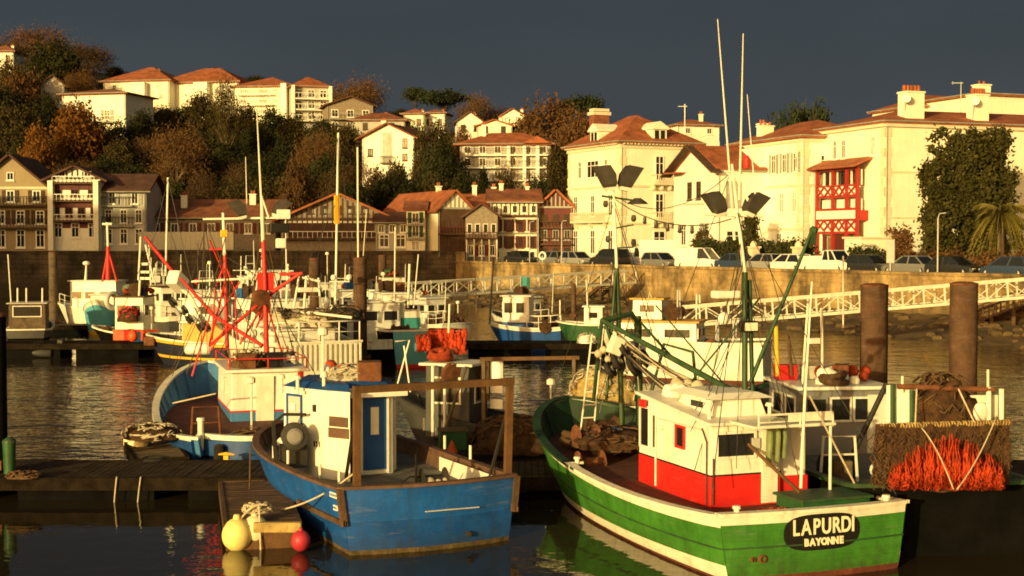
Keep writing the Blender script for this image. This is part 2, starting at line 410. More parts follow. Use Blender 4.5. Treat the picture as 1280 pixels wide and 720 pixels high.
def lettering(body, size, m, parent, loc, rot, ext=.012, sx=1, name='lettering', bold=0):
    cu = bpy.data.curves.new(name, 'FONT'); cu.body = body; cu.size = size; cu.extrude = ext; cu.align_x = 'CENTER'; cu.align_y = 'CENTER'
    cu.offset = bold; cu.resolution_u = 4
    t = bpy.data.objects.new('tmp', cu); COL.objects.link(t)
    me = bpy.data.meshes.new_from_object(t.evaluated_get(bpy.context.evaluated_depsgraph_get()))
    bpy.data.objects.remove(t)
    me.materials.clear(); me.materials.append(m)
    o = bpy.data.objects.new(name, me); COL.objects.link(o); o.parent = parent; o.location = loc; o.rotation_euler = rot; o.scale = (sx, 1, 1)
    return o

def sag(p, q, s, n=10):
    p, q = V(p), V(q)
    return [p.lerp(q, i / n) - V((0, 0, s * 4 * (i / n) * (1 - i / n))) for i in range(n + 1)]

def rope(name, label, p, q, s, r, m, group=None):
    o = MB().tube(sag(p, q, s), r, 6).build(name, m, smooth='all')
    return tag(o, label, 'rope', group)
# ================================================================== SETTING
o = MB().add([(-700, -60, 0), (700, -60, 0), (700, 175, 0), (-700, 175, 0)], [(0, 1, 2, 3)]).build('water', M('water')); struct(o)
A = V((-5.81, 146, 0)); WD = V((37.85, -58, 0)).normalized(); WN = V((WD.y, -WD.x, 0))   # right quay wall: start, run, outward normal
WANG = math.atan2(WD.y, WD.x)
QZ, LZ = 3.6, 4.75
def wallpt(px, off=0.0, z=QZ):
    """point beside the right quay wall on the sight line of px; off metres behind the wall face"""
    k = (px - 640) / FPX
    a = A - WN * off
    t = (k * a.y - a.x) / (WD.x - k * WD.y)
    p = a + WD * t
    return V((p.x, p.y, z))
B_ = A + WD * 95
o = MB().add([(A.x, A.y, QZ), (B_.x, B_.y, QZ), (260, B_.y, QZ), (260, 230, QZ), (A.x, 230, QZ)], [(0, 1, 2, 3, 4)]).build('quay_road', M('asphalt')); struct(o)
o = MB().add([(-260, 150, LZ), (A.x - .02, 150, LZ), (A.x - .02, 185, LZ), (-260, 185, LZ)], [(0, 1, 2, 3)]).build('promenade', M('concrete')); struct(o)
def wall(name, label, p, ang, length, z0, z1, m, cope=.25, th=1.0):
    t = thing(name, label, 'wall', (p.x, p.y, 0), ang)
    mb = MB(); n = max(1, int(length / 3))
    mb.box((length / 2, th / 2, (z0 + z1) / 2), (length, th, z1 - z0)); mb.build('wall_face', m, t)
    c = MB()
    for i in range(int(length / 2)):
        h = cope + .02 * math.sin(i * 7.3)
        c.box((1 + 2 * i, th / 2 - .06, z1 + h / 2 + .003), (1.985, th + .16, h))
    c.build('coping', m, t, bevel=.03)
    return t
wall('quay_wall', 'sunlit stone quay wall with parked cars along its top', A, WANG, 95, -2, QZ + .12, M('quay_stone'), .22)
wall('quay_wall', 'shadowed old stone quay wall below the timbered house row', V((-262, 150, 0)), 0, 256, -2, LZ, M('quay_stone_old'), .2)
wall('quay_wall', 'short return wall where the sunlit quay steps out from the shadowed one', V((A.x - .01, 151.0, 0)), R(-90), 5.0, -2, LZ - .1, M('quay_stone'), .2, .9)
# rocky foreshore below the sunlit wall
mb = MB(); n, k = 120, 9; vs = []; rr = random.Random(3)
for i in range(n + 1):
    for j in range(k + 1):
        p = A + WD * (95 * i / n) + WN * (8.8 * j / k)
        z = 1.25 * (1 - j / k) ** 1.3 - .12 + noise.noise(p * .9) * .28 + noise.noise(p * 2.3) * .14
        vs.append((p.x, p.y, z if j < k else -.6))
fs = [(i * (k + 1) + j, i * (k + 1) + j + 1, (i + 1) * (k + 1) + j + 1, (i + 1) * (k + 1) + j) for i in range(n) for j in range(k)]
o = mb.add(vs, fs).build('foreshore', M('rock'), smooth='all'); struct(o)
mb = MB()
for i in range(420):
    p = A + WD * rr.uniform(2, 94) + WN * rr.uniform(.3, 7.5); s = rr.uniform(.12, .5)
    f = (p - A).dot(WN)
    mb.sph((p.x, p.y, max(-.1, 1.2 * (1 - f / 8.8) ** 1.3 - .1)), (s, s * rr.uniform(.6, 1.2), s * .6), 6, 4)
o = mb.build('rubble', M('rock')); o['kind'] = 'stuff'

# ---- hill
RIDGE = [(-900, 40), (-300, 55), (0, 72), (60, 80), (130, 92), (300, 108), (420, 122), (480, 148), (600, 165), (700, 172), (800, 185), (900, 216), (1100, 240), (1700, 250), (3000, 262)]
def terr(x, y):
    px = 640 + x / max(y, 1) * FPX
    yr = RIDGE[0][1]
    if px >= RIDGE[-1][0]: yr = RIDGE[-1][1]
    for (a, b), (c, d) in zip(RIDGE, RIDGE[1:]):
        if a <= px < c: yr = b + (d - b) * (px - a) / (c - a)
    zr = EYE + (300 - yr) * 300 / FPX
    zb = 4.6 if px < 560 else 3.4
    t = min(1, max(0, (y - 172) / 128))
    z = zb + (zr - zb) * t
    if y > 300: z = zr - (y - 300) * .06
    return z + (noise.noise(V((x * .05, y * .05, 0))) * 1.2 if y > 176 else 0)
mb = MB(); NX, NY = 130, 44; vs = []
for j in range(NY + 1):
    y = 171 + (300 - 171) * (j / 32) if j <= 32 else 300 + (j - 32) ** 2 * 8.5
    for i in range(NX + 1):
        px = -900 + 3000 * i / NX
        x = (px - 640) / FPX * y
        vs.append((x, y, terr(x, y) - (.25 if y < 176 else 0)))
fs = [(j * (NX + 1) + i, j * (NX + 1) + i + 1, (j + 1) * (NX + 1) + i + 1, (j + 1) * (NX + 1) + i) for j in range(NY) for i in range(NX)]
o = mb.add(vs, fs).build('hill', M('hill_soil'), smooth='all'); struct(o)
# unseen headland added on the sun's side, shaped to shade the old house row
SUN_AZ, SUN_EL = R(32), R(9.0)
sd = V((math.sin(SUN_AZ), math.cos(SUN_AZ), 0)); sn = V((-sd.y, sd.x, 0))
mb = MB(); vs = []; n, k = 60, 14
for i in range(n + 1):
    s_ = 75.5 + (260 - 75.5) * (i / n)
    hh = 28.0 + 4 * noise.noise(V((s_ * .06, 0, 3))) + 2.2 * noise.noise(V((s_ * .35, 1, 3)))
    if i == 0: hh = -1
    elif i == 1: hh *= .82
    for j in range(k + 1):
        u = 12 + (j / k - .5) * 2 * 34 - 20
        p = sd * u + sn * s_
        vs.append((p.x, p.y, -1 + (hh + 1) * max(0, math.cos((j / k - .5) * math.pi)) ** .6))
fs = [(i * (k + 1) + j, i * (k + 1) + j + 1, (i + 1) * (k + 1) + j + 1, (i + 1) * (k + 1) + j) for i in range(n) for j in range(k)]
o = mb.add(vs, fs).build('shade_headland', M('hill_soil'), smooth='all'); struct(o)

# ================================================================== HOUSES
def window(par, f, u, z, w, h, frame='trim_white', pane='pane', sh=None, sill=True, mull=1, arch=False, th=.09):
    o_, ux, n_ = f; mb = MB(); b = min(.12, w * .12)
    mb.ob(o_, ux, n_, u - w / 2 + b / 2, z, b, h, 0, th).ob(o_, ux, n_, u + w / 2 - b / 2, z, b, h, 0, th)
    mb.ob(o_, ux, n_, u, z, w - 2 * b, b, 0, th).ob(o_, ux, n_, u, z + h - b, w - 2 * b, b, 0, th)
    for k in range(mull):
        mb.ob(o_, ux, n_, u - w / 2 + w * (k + 1) / (mull + 1), z + b, b * .55, h - 2 * b, .03, th * .8)
    if h > 1.3: mb.ob(o_, ux, n_, u, z + h * .68, w - 2 * b, b * .5, .03, th * .75)
    if sill: mb.ob(o_, ux, n_, u, z - .12, w + .16, .118, 0, .16)
    fr = mb.build('window', M(frame), par)
    MB().ob(o_, ux, n_, u, z + b * .5, w - b, h - b, .004, .028).build('pane', M(pane), fr)
    if sh:
        for s_ in (-1, 1):
            q = MB(); q.ob(o_, ux, n_, u + s_ * (w * .5 + w * .25 + .02), z - .02, w * .5, h + .04, .004, .06)
            for k in range(4): q.ob(o_, ux, n_, u + s_ * (w * .75 + .02), z + h * (k + .25) / 4, w * .4, h * .12, .062, .085)
            q.build('shutter', M(sh), fr)
    return fr

def balcony(par, f, u, z, w, dep, m='trim_white', slab='concrete', n=None, solid=False, h=.95, posts=False):
    o_, ux, n_ = f
    s_ = MB().ob(o_, ux, n_, u, z - .18, w, .18, .003, dep).build('balcony', M(slab), par)
    q = MB()
    q.ob(o_, ux, n_, u, z + h - .08, w, .08, dep - .08, dep)
    if solid: q.ob(o_, ux, n_, u, z + .1, w - .04, h - .2, dep - .07, dep - .02)
    else:
        k = n or max(4, int(w / .35))
        for i in range(k + 1): q.ob(o_, ux, n_, u - w / 2 + .04 + (w - .08) * i / k, z, .05, h - .081, dep - .07, dep - .01)
    for e in (-1, 1): q.ob(o_, ux, n_, u + e * (w / 2 - .03), z + h - .08, .06, .08, .01, dep - .081)
    q.build('railing', M(m), s_)
    return s_

def roof_mesh(kind, w, d, h, rise, ov, th=.22):
    mb = MB()
    X0, X1, Y0, Y1 = -w / 2 - ov, w / 2 + ov, -ov, d + ov
    def slab(a, b, c, e):
        n_ = (b - a).cross(e - a).normalized()
        if n_.z < 0: n_ = -n_
        mb.loft([[a, b, c, e], [p + n_ * th for p in (a, b, c, e)]])
    if kind == 'gable_y':
        k = rise / (w / 2); zl = h - ov * k
        slab(V((X0, Y0, zl)), V((X0, Y1, zl)), V((0, Y1, h + rise)), V((0, Y0, h + rise)))
        slab(V((X1, Y0, zl)), V((X1, Y1, zl)), V((0, Y1, h + rise + .004)), V((0, Y0, h + rise + .004)))
    elif kind == 'gable_x':
        k = rise / (d / 2); zl = h - ov * k
        slab(V((X0, Y0, zl)), V((X1, Y0, zl)), V((X1, d / 2, h + rise)), V((X0, d / 2, h + rise)))
        slab(V((X0, Y1, zl)), V((X1, Y1, zl)), V((X1, d / 2, h + rise + .004)), V((X0, d / 2, h + rise + .004)))
    elif kind == 'hip':
        q = min(w, d) / 2
        if w >= d: r0, r1 = V((X0 + q + ov, d / 2, h + rise)), V((X1 - q - ov, d / 2, h + rise))
        else: r0, r1 = V((0, Y0 + q + ov, h + rise)), V((0, Y1 - q - ov, h + rise))
        if (r1 - r0).length < .3: r1 = r0 + (V((.3, 0, 0)) if w >= d else V((0, .3, 0)))
        z = h
        c = [V((X0, Y0, z)), V((X1, Y0, z)), V((X1, Y1, z)), V((X0, Y1, z))]
        lo = [p - V((0, 0, th)) for p in c]
        o = c + lo + [r0, r1]
        if w >= d: fs = [(0, 1, 9, 8), (1, 2, 9), (2, 3, 8, 9), (3, 0, 8)]
        else: fs = [(0, 1, 8), (1, 2, 9, 8), (2, 3, 9), (3, 0, 8, 9)]
        fs += [(0, 4, 5, 1), (1, 5, 6, 2), (2, 6, 7, 3), (3, 7, 4, 0), (4, 7, 6, 5)]
        mb.add(o, fs)
    return mb

def chimney(par, x, y, z0, z1, w=.7, m='render_cream', pots=2):
    c = MB().box((x, y, (z0 + z1) / 2), (w, w * .8, z1 - z0)).box((x, y, z1 + .06), (w + .16, w * .8 + .16, .118)).build('chimney', M(m), par)
    q = MB()
    for i in range(pots): q.lathe((x + (i - (pots - 1) / 2) * w * .4, y, z1 + .12), [(.11, 0), (.13, .35), (.1, .38)], 8)
    q.build('chimney_pot', M('roof_tile'), c)

def house(label, loc, rot, w, d, h, roof=('gable_x', 2), wallm='render_cream', roofm='roof_tile', ov=.5, wins=(), chims=(), name='house', cat='house', group=None, base=3.0, anchor='c', cornice=True):
    t = thing(name, label, cat, loc, R(rot), group)
    if anchor == 'corner':                                  # loc is the front left corner
        t.location = V(loc) + Matrix.Rotation(R(rot), 3, 'Z') @ V((w / 2, 0, 0))
    mb = MB(); kind, rise = roof
    mb.box((0, d / 2, (h - base) / 2), (w, d, h + base))
    if kind == 'gable_y': mb.loft([[V((-w / 2, y, h)), V((w / 2, y, h)), V((0, y, h + rise))] for y in (.002, d - .002)])
    if kind == 'gable_x': mb.loft([[V((x, 0, h)), V((x, d, h)), V((x, d / 2, h + rise))] for x in (-w / 2 + .002, w / 2 - .002)])
    mb.build('wall', M(wallm), t)
    rf = roof_mesh(kind, w, d, h + .01, rise, ov).build('roof', M(roofm), t)
    FF = faces(0, d / 2, w, d)
    for row in wins:
        f, n, z, ww, hh = row[:5]; kw = dict(row[5]) if len(row) > 5 else {}
        span = w if f in 'SN' else d
        u0, u1 = kw.pop('rng', (-.5, .5)); skip = kw.pop('skip', ())
        for i in range(n):
            if i in skip: continue
            window(t, FF[f], span * (u0 + (u1 - u0) * (i + .5) / n), z, ww, hh, **kw)
    for c in chims: chimney(t, *c)
    if w * 1 > 3.5:
        for e in (-1, 1): MB().tube([FF['S'][0] + V((e * (w / 2 - .15), -.08, -.5)), FF['S'][0] + V((e * (w / 2 - .15), -.08, h - .15))], .05, 6).build('downpipe', M('galv' if 'white' in wallm else 'concrete'), t)
        if kind != 'gable_y':
            mb = MB(); z = h - (ov * rise / (d / 2) if kind == 'gable_x' else 0) - .02; mb.tube([(-w / 2 - ov, -ov - .06, z), (w / 2 + ov, -ov - .06, z)], .07, 6)
            if kind == 'hip': mb.tube([(-w / 2 - ov - .06, -ov, z), (-w / 2 - ov - .06, d + ov, z)], .07, 6)
            mb.build('gutter', M('concrete'), t)
    return t, FF

def hz(x0, x1, ye, yb, Y, rot=0, **k):
    """facade from photo pixels: left/right edge, eave, base at distance Y"""
    p = P((x0 + x1) / 2, yb, Y)
    return dict(loc=tuple(p), rot=rot, w=(x1 - x0) * Y / FPX / math.cos(R(rot)), h=(yb - ye) * Y / FPX, **k)

# ---------------- old timbered row behind the shadowed quay
def H(label, x0, x1, ye, yb, Y, rot=0, **k):
    q = hz(x0, x1, ye, yb, Y, rot); q.update(k); q.setdefault('d', 8)
    return house(label, **q)
def strip(par, f, u, z, w, h, m, name='timber', t=.07): return MB().ob(*f, u, z, w, h, .004, t).build(name, M(m), par)
def studs(par, f, u, z, w, h, n, m='timber_brown', t=.06, bw=.14, diag=False, name='timber_frame'):
    q = MB()
    for i in range(n + 1): q.ob(*f, u - w / 2 + w * i / n, z, bw, h, .005, t)
    q.ob(*f, u, z - bw * .5, w, bw, .006, t + .01).ob(*f, u, z + h - bw * .5, w, bw, .006, t + .01)
    return q.build(name, M(m), par)
def gable_studs(par, f, w, h, rise, n, m='timber_brown'):
    q = MB()
    for i in range(1, n):
        u = -w / 2 + w * i / n; q.ob(*f, u, h + .1, .16, max(.1, rise * (1 - abs(u) / (w / 2)) - .15), .005, .06)
    q.ob(*f, 0, h - .02, w, .2, .006, .08)
    q.build('gable_timber', M(m), par)

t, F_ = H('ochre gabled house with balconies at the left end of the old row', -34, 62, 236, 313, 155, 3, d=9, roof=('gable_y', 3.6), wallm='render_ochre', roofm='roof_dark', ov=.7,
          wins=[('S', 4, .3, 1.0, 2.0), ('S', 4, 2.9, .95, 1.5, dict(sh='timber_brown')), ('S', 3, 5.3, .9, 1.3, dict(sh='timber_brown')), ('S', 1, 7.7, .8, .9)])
for z in (2.55, 5.0): balcony(t, F_['S'], 0, z, 8.2, .8, 'iron_dark', 'timber_brown')
strip(t, F_['S'], 0, 6.75, 8.4, .25, 'stone_trim', 'cornice')
t, F_ = H('white and red timbered house with stacked loggias and a gable', 63, 126, 224, 313, 154, 2, d=9, roof=('gable_y', 1.3), wallm='render_white', roofm='roof_dark', ov=.8,
          wins=[('S', 3, 1.4, .9, 1.6, dict(mull=1)), ('S', 4, 3.7, .8, 1.2, dict(frame='shutter_red')), ('S', 3, 5.9, .9, 1.2, dict(frame='shutter_red')), ('S', 2, 7.95, .8, .7)])
for z, m in ((3.35, 'trim_white'), (5.55, 'trim_white'), (7.5, 'trim_white')):
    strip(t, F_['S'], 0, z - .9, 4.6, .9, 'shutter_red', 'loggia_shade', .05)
    balcony(t, F_['S'], 0, z - .1, 4.6, .75, m, 'timber_brown', 10, h=.7)
for s_ in (-1, 1): MB().ob(*F_['S'], s_ * 2.45, -2, .55, 9.6, .003, .9).build('side_pier', M('render_cream'), t)
gable_studs(t, F_['S'], 5.2, 7.8, 1.25, 9)
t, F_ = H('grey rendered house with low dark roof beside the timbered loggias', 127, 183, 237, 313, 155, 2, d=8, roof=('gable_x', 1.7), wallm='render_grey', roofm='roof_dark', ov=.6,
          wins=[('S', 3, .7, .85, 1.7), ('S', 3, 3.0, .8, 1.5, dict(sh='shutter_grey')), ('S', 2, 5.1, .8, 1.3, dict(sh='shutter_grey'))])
for z in (2.75, 4.95): balcony(t, F_['S'], -.6, z, 3.4, .6, 'iron_dark', 'concrete')
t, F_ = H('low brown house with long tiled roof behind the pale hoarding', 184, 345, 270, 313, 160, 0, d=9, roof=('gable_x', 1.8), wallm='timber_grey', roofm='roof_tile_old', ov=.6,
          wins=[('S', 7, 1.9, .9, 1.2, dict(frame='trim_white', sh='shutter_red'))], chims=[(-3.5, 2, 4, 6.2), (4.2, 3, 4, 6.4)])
q = thing('hoarding', 'pale blue-grey boarded hoarding on the promenade before the low brown house', 'hoarding', tuple(P(233, 312.5, 153)), 0)
mb = MB()
for i in range(20): mb.box((-5 + i * .52, .02 * (i % 2), 1.0), (.5, .06, 1.95))
mb.build('board', M('car_silver'), q)
mb = MB()
for i in range(6): MB().box((-5.1 + i * 2.04, .1, 1.05), (.1, .1, 2.1)).build('post', M('wood_grey'), q)
t, F_ = H('broad half timbered house with a long sloping tiled roof and white panels', 352, 492, 274, 313, 154, 4, d=11, roof=('gable_y', 2.7), wallm='timber_grey', roofm='roof_tile', ov=.9,
          wins=[('S', 5, 1.3, 1.0, .9, dict(frame='shutter_red')), ('S', 5, 4.0, .8, .9, dict(frame='timber_brown', rng=(-.3, .3)))])
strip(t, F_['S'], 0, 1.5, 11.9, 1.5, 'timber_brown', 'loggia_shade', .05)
balcony(t, F_['S'], 0, 1.35, 11.8, .8, 'trim_white', 'timber_brown', 22, h=.75)
studs(t, F_['S'], 0, 2.35, 12, 1.0, 22)
gable_studs(t, F_['S'], 12.2, 3.4, 2.6, 22)
for u in (-2.6, -1.2, 1.3, 3.0): strip(t, F_['S'], u, 3.7, .5, .8, 'curtain', 'white_panel', .05)
strip(t, F_['S'], 0, 2.45, 11.6, .75, 'render_white', 'white_band', .04)
t, F_ = H('small flat fronted house with grey shutters between two timbered gables', 470, 511, 277, 315, 152, 2, d=6, roof=('gable_x', .9), wallm='render_grey', roofm='roof_dark', ov=.4,
          wins=[('S', 2, .5, 1.1, 1.4), ('S', 3, 2.1, .7, .9, dict(sh='shutter_grey'))])
t, F_ = H('narrow house with green shutters and wrought iron balconies', 508, 531, 262, 317, 151, 0, d=4, roof=('gable_x', .8), wallm='render_cream', roofm='roof_tile_old', ov=.35,
          wins=[('S', 1, .3, 1.0, 1.1, dict(pane='curtain')), ('S', 1, 1.8, .8, 1.3, dict(sh='shutter_green')), ('S', 1, 3.3, .8, 1.1, dict(sh='shutter_green'))])
for z in (1.65, 3.15): balcony(t, F_['S'], 0, z, 1.95, .5, 'iron_dark', 'concrete', 8, h=.6)
t, F_ = house('long house with bright orange roof, sunlit side wall and dark gable', tuple(P(547, 315, 150)), 25, 3.9, 16, 4.6, ('gable_y', 1.9), 'render_cream', 'roof_tile', .45,
              [('S', 2, .3, .9, 1.3, dict(frame='timber_brown')), ('S', 2, 2.4, .8, 1.1, dict(frame='timber_brown'))], [(0, 4.5, 5.5, 7.1, .5)], anchor='corner')
strip(t, F_['S'], 0, .0, 3.8, 4.6, 'timber_brown', 'timber_cladding', .03)
balcony(t, F_['S'], 0, 2.0, 3.8, .6, 'shutter_red', 'timber_brown', 10, h=.7)
gable_studs(t, F_['S'], 3.9, 4.6, 1.8, 8, 'shutter_grey')
t, F_ = H('small brown gabled house with thin white posts under its upper floor', 582, 622, 270, 323, 150, 2, d=6, roof=('gable_y', 1.2), wallm='timber_grey', roofm='roof_dark', ov=.4,
          wins=[('S', 4, 2.7, .55, 1.0, dict(mull=0)), ('S', 3, .3, .6, 1.1, dict(sh='shutter_red'))])
balcony(t, F_['S'], 0, 2.2, 3.3, .6, 'shutter_red', 'timber_brown', 10, h=.6)
mb = MB()
for i in range(5): mb.ob(*F_['S'], -1.6 + .8 * i, -.5, .12, 2.5, .45, .57)
mb.build('post_frame', M('trim_white'), t)
t, F_ = H('orange roofed house with white parapets rising behind the small brown gable', 575, 632, 258, 323, 158, 0, d=7, roof=('gable_x', 1.3), wallm='render_grey', roofm='roof_tile', ov=.4,
          wins=[('S', 3, 3.8, .8, 1.0)], chims=[(-1, 3.0, 6.5, 8.2, .5), (1.2, 3.2, 6.5, 8.0, .5)])
t, F_ = H('cream house with maroon shutters on four floors and a timbered top storey', 614, 673, 251, 325, 153, 2, d=7, roof=('gable_x', 1.2), wallm='render_cream', roofm='roof_tile_old', ov=.5,
          wins=[('S', 4, .25, .55, .7, dict(mull=0)), ('S', 4, 1.35, .55, 1.25, dict(frame='shutter_red', sh='shutter_red')), ('S', 4, 3.15, .55, 1.25, dict(frame='shutter_red', sh='shutter_red')), ('S', 5, 5.1, .6, .85)],
          chims=[(-1.4, 3, 6.6, 8.3, .45), (1.5, 3.2, 6.6, 8.0, .4)])
strip(t, F_['S'], 0, 4.62, 5.1, .16, 'timber_brown', 'floor_beam', .12)
strip(t, F_['S'], 0, 2.85, 5.1, .14, 'concrete', 'floor_beam', .35)
studs(t, F_['S'], 0, 4.85, 5.0, 1.5, 10, 'timber_brown', .1, .1)
t, F_ = H('dark red timber house with orange gable roof against the cream villa', 673, 716, 259, 325, 154, -3, d=9, roof=('gable_y', 1.8), wallm='shutter_red', roofm='roof_tile', ov=.5,
          wins=[('S', 3, .4, .7, 1.0, dict(frame='timber_brown')), ('S', 3, 2.2, .7, 1.1, dict(frame='shutter_grey')), ('S', 3, 4.0, .7, 1.0, dict(frame='timber_brown'))])
for z in (1.8, 3.6): balcony(t, F_['S'], 0, z, 3.5, .6, 'timber_brown', 'timber_brown', 9, h=.65)
gable_studs(t, F_['S'], 3.7, 5.7, 1.7, 8, 'shutter_grey')

# ---------------- cream villas on the sunlit quay
t, F_ = house('tall cream villa with tiled hip roof, dormers and ornate balconies', tuple(P(775, 333, 145)), 25.8, 9.6, 11.4, 12.9, ('hip', 3.2), 'render_cream', 'roof_tile', .55,
    [('W', 3, 1.2, 1.1, 2.6, dict(pane='pane')), ('W', 3, 5.2, 1.0, 2.3), ('W', 1, 9.3, 2.6, 1.9, dict(mull=2, rng=(-.3, .3))), ('W', 2, 9.3, .8, 1.9, dict(rng=(-.5, .5))),
     ('S', 1, 1.2, 1.5, 2.5, dict(rng=(-.32, .3))), ('S', 1, 5.0, 1.1, 2.6, dict(rng=(-.32, .3), pane='pane')), ('S', 1, 8.9, 1.1, 2.6, dict(rng=(-.32, .3)))],
    [], name='villa', cat='villa', anchor='corner')
for f, u, z, w in (('W', 0, 4.7, 7.5), ('S', 0, 4.7, 2.4), ('S', 0, 8.6, 2.4)):
    b = balcony(t, F_[f], u, z, w, .8, 'stone_trim', 'stone_trim', int(w * 4))
    for e in (-.42, 0, .42): MB().ob(*F_[f], u + e * w, z - .65, .22, .47, .003, .55).build('bracket', M('stone_trim'), b)
for z, hh in ((4.3, .22), (8.2, .22), (12.2, .35), (.2, .5)):
    q = MB()
    for f, sp in (('W', 11.4), ('S', 9.6)): q.ob(*F_[f], 0, z, sp + .2, hh, .002, .12)
    q.build('string_course', M('stone_trim'), t)
q = MB()
for f, sp, n in (('W', 11.4, 26), ('S', 9.6, 22)):
    for i in range(n): q.ob(*F_[f], -sp / 2 + sp * (i + .5) / n, 12.56, .2, .32, .01, .5)
q.build('cornice_bracket', M('stone_trim'), t)
for f, sp in (('W', 11.4), ('S', 9.6)):
    for e in (-1, 1):
        if (f, e) == ('W', -1): q = MB()
        else: q.build('quoin_trim', M('stone_trim'), t); q = MB()
        for z in range(13): q.ob(*F_[f], e * (sp / 2 - .35), .8 + z * .88, .7 if z % 2 else .5, .8, .002, .07)
q.build('quoin_trim', M('stone_trim'), t)
for f, u, out in (('W', 0, -.9), ('S', 0, -.9)):
    o_, ux, n_ = F_[f]; q = MB()
    q.ob(o_, ux, n_, u, 13.0, 1.7, 1.25, -2.2, -.1); q.ob(o_, ux, n_, u, 14.25, 2.1, .2, -2.6, .1)
    top = [V(o_) + V(ux) * (u + a) + V(n_) * b + V((0, 0, z)) for b in (-2.8, .08) for a, z in ((-1.05, 14.452), (1.05, 14.452), (0, 15.1))]
    q.loft([top[:3], top[3:]])
    dm = q.build('dormer', M('render_cream'), t)
    q = MB(); q.ob(o_, ux, n_, u - .36, 13.25, .5, .9, -.095, -.06); q.ob(o_, ux, n_, u + .36, 13.25, .5, .9, -.095, -.06); q.build('dormer_pane', M('pane'), dm)
c = MB().box((-1.6, 10.1, 15.1), (1.9, 1.1, 2.6)).build('chimney', M('roof_tile_old'), t)
MB().box((-1.6, 10.1, 16.6), (2.2, 1.4, .35)).box((-1.6, 10.1, 17.0), (1.9, 1.1, .3)).build('chimney_cap', M('stone_trim'), c)

t, F_ = house('white house with broad overhanging gable and red tiled roof beside the tall villa', tuple(P(896, 333, 132)), 20, 8.5, 9.0, 9.1, ('gable_x', 2.3), 'render_white', 'roof_tile', .2,
    [('W', 2, 6.4, .85, 1.7, dict(rng=(-.22, .2), frame='wood_grey')), ('W', 1, 1.9, 2.2, 2.3, dict(rng=(.05, .4), pane='curtain')), ('W', 1, 1.9, 1.2, 2.2, dict(rng=(-.4, -.1))), ('S', 1, 5.6, 1.6, 2.4, dict(frame='shutter_grey', pane='curtain', rng=(-.5, -.1))), ('S', 1, 1.6, 1.6, 1.8, dict(rng=(-.5, -.1)))],
    anchor='corner')
q = MB()
for s_ in (-1, 1):
    a = V((-4.25 - 1.1, 4.5, 11.45)); b = V((-4.25 - 1.1, 4.5 + s_ * 5.3, 8.7)); a2 = a + V((1.15, 0, 0)); b2 = b + V((1.15, 0, 0))
    q.loft([[a, b, b2, a2], [p + V((0, 0, .16)) for p in (a, b, b2, a2)]])
q.build('gable_overhang', M('timber_brown'), t)
strip(t, F_['W'], 0, 5.9, 4.2, .16, 'stone_trim', 'ledge', .18)
q = MB().ob(*F_['W'], -3.2, 9.0, 2.6, .12, .01, 1.2).build('canopy', M('roof_tile'), t)

t, F_ = house('pale three storey villa with tall shuttered loggia and corner quoins', tuple(P(1001, 333, 128)), 20, 9.5, 12.9, 11.9, ('hip', 1.9), 'render_white', 'roof_tile', .45,
    [('W', 3, 8.6, .8, 1.8, dict(sh='shutter_grey', rng=(.05, .5))), ('W', 3, .9, 1.0, 2.2, dict(rng=(-.5, .35))), ('W', 2, 4.9, .9, 1.9, dict(rng=(.15, .5), pane='curtain')), ('S', 2, 4.9, .9, 1.8), ('S', 2, 8.4, .9, 1.8)],
    [(-3.0, 9.5, 12.3, 13.4, 1.3, 'render_cream', 3), (-2.2, 11.5, 12.3, 13.8, .8, 'render_cream', 2)], name='villa', cat='villa', anchor='corner')
q = MB().ob(*F_['W'], -2.0, 3.4, 4.4, 7.8, .003, .7).build('bay', M('render_white'), t)
bf = (F_['W'][0] + F_['W'][2] * .7, F_['W'][1], F_['W'][2])
for z in (4.2, 7.9):
    MB().ob(*bf, -2.0, z, 3.8, 2.5, .003, .05).build('roller_blind', M('trim_white'), q)
    MB().ob(*bf, -2.0, z - .62, 4.2, .5, .003, .09).build('spandrel', M('curtain'), q)
for z in (3.3, 7.3, 11.3): MB().ob(*F_['W'], 0, z, 13.0, .2, .002, .1).ob(*F_['S'], 0, z, 9.6, .2, .002, .1).build('string_course', M('stone_trim'), t)
q = MB()
for z in range(13):
    q.ob(*F_['W'], 6.0, .5 + z * .86, .9 if z % 2 else .6, .8, .002, .06); q.ob(*F_['S'], -4.3, .5 + z * .86, .8 if z % 2 else .5, .8, .002, .06)
q.build('quoin_trim', M('stone_trim'), t)

t, F_ = house('large cream apartment house with red timber bay and wide plain side wall', tuple(P(1105, 336, 120)), 19.9, 26, 10.6, 12.6, ('hip', 1.5), 'render_cream', 'roof_tile', .35,
    [('W', 1, 9.7, .75, 1.7, dict(rng=(.26, .42), pane='curtain')), ('W', 2, 9.7, .65, 1.7, dict(rng=(-.28, -.02)))],
    name='apartment_building', cat='apartment house', anchor='corner')
for z in (4.3, 8.2): MB().ob(*F_['S'], 0, z, 26.1, .12, .002, .06).build('string_course', M('stone_trim'), t)
MB().ob(*F_['W'], 0, 12.1, 10.8, .3, .003, .25).ob(*F_['S'], 0, 12.1, 26.2, .3, .003, .25).build('cornice', M('stone_trim'), t)
q = MB()
for z in range(14): q.ob(*F_['W'], 5.0, .3 + z * .84, .7 if z % 2 else .45, .78, .002, .05)
q.build('quoin_trim', M('stone_trim'), t); q = MB()
for z in range(14): q.ob(*F_['S'], -12.7, .3 + z * .84, .7 if z % 2 else .45, .78, .002, .05)
q.build('quoin_trim', M('stone_trim'), t)
fW = F_['W']; bu = -.35
bay = MB().ob(*fW, bu, -.5, 6.6, 1.6, .003, 1.2).ob(*fW, bu, 4.15, 6.6, .9, .003, 1.2).build('bay', M('bay_red'), t)
q = MB()
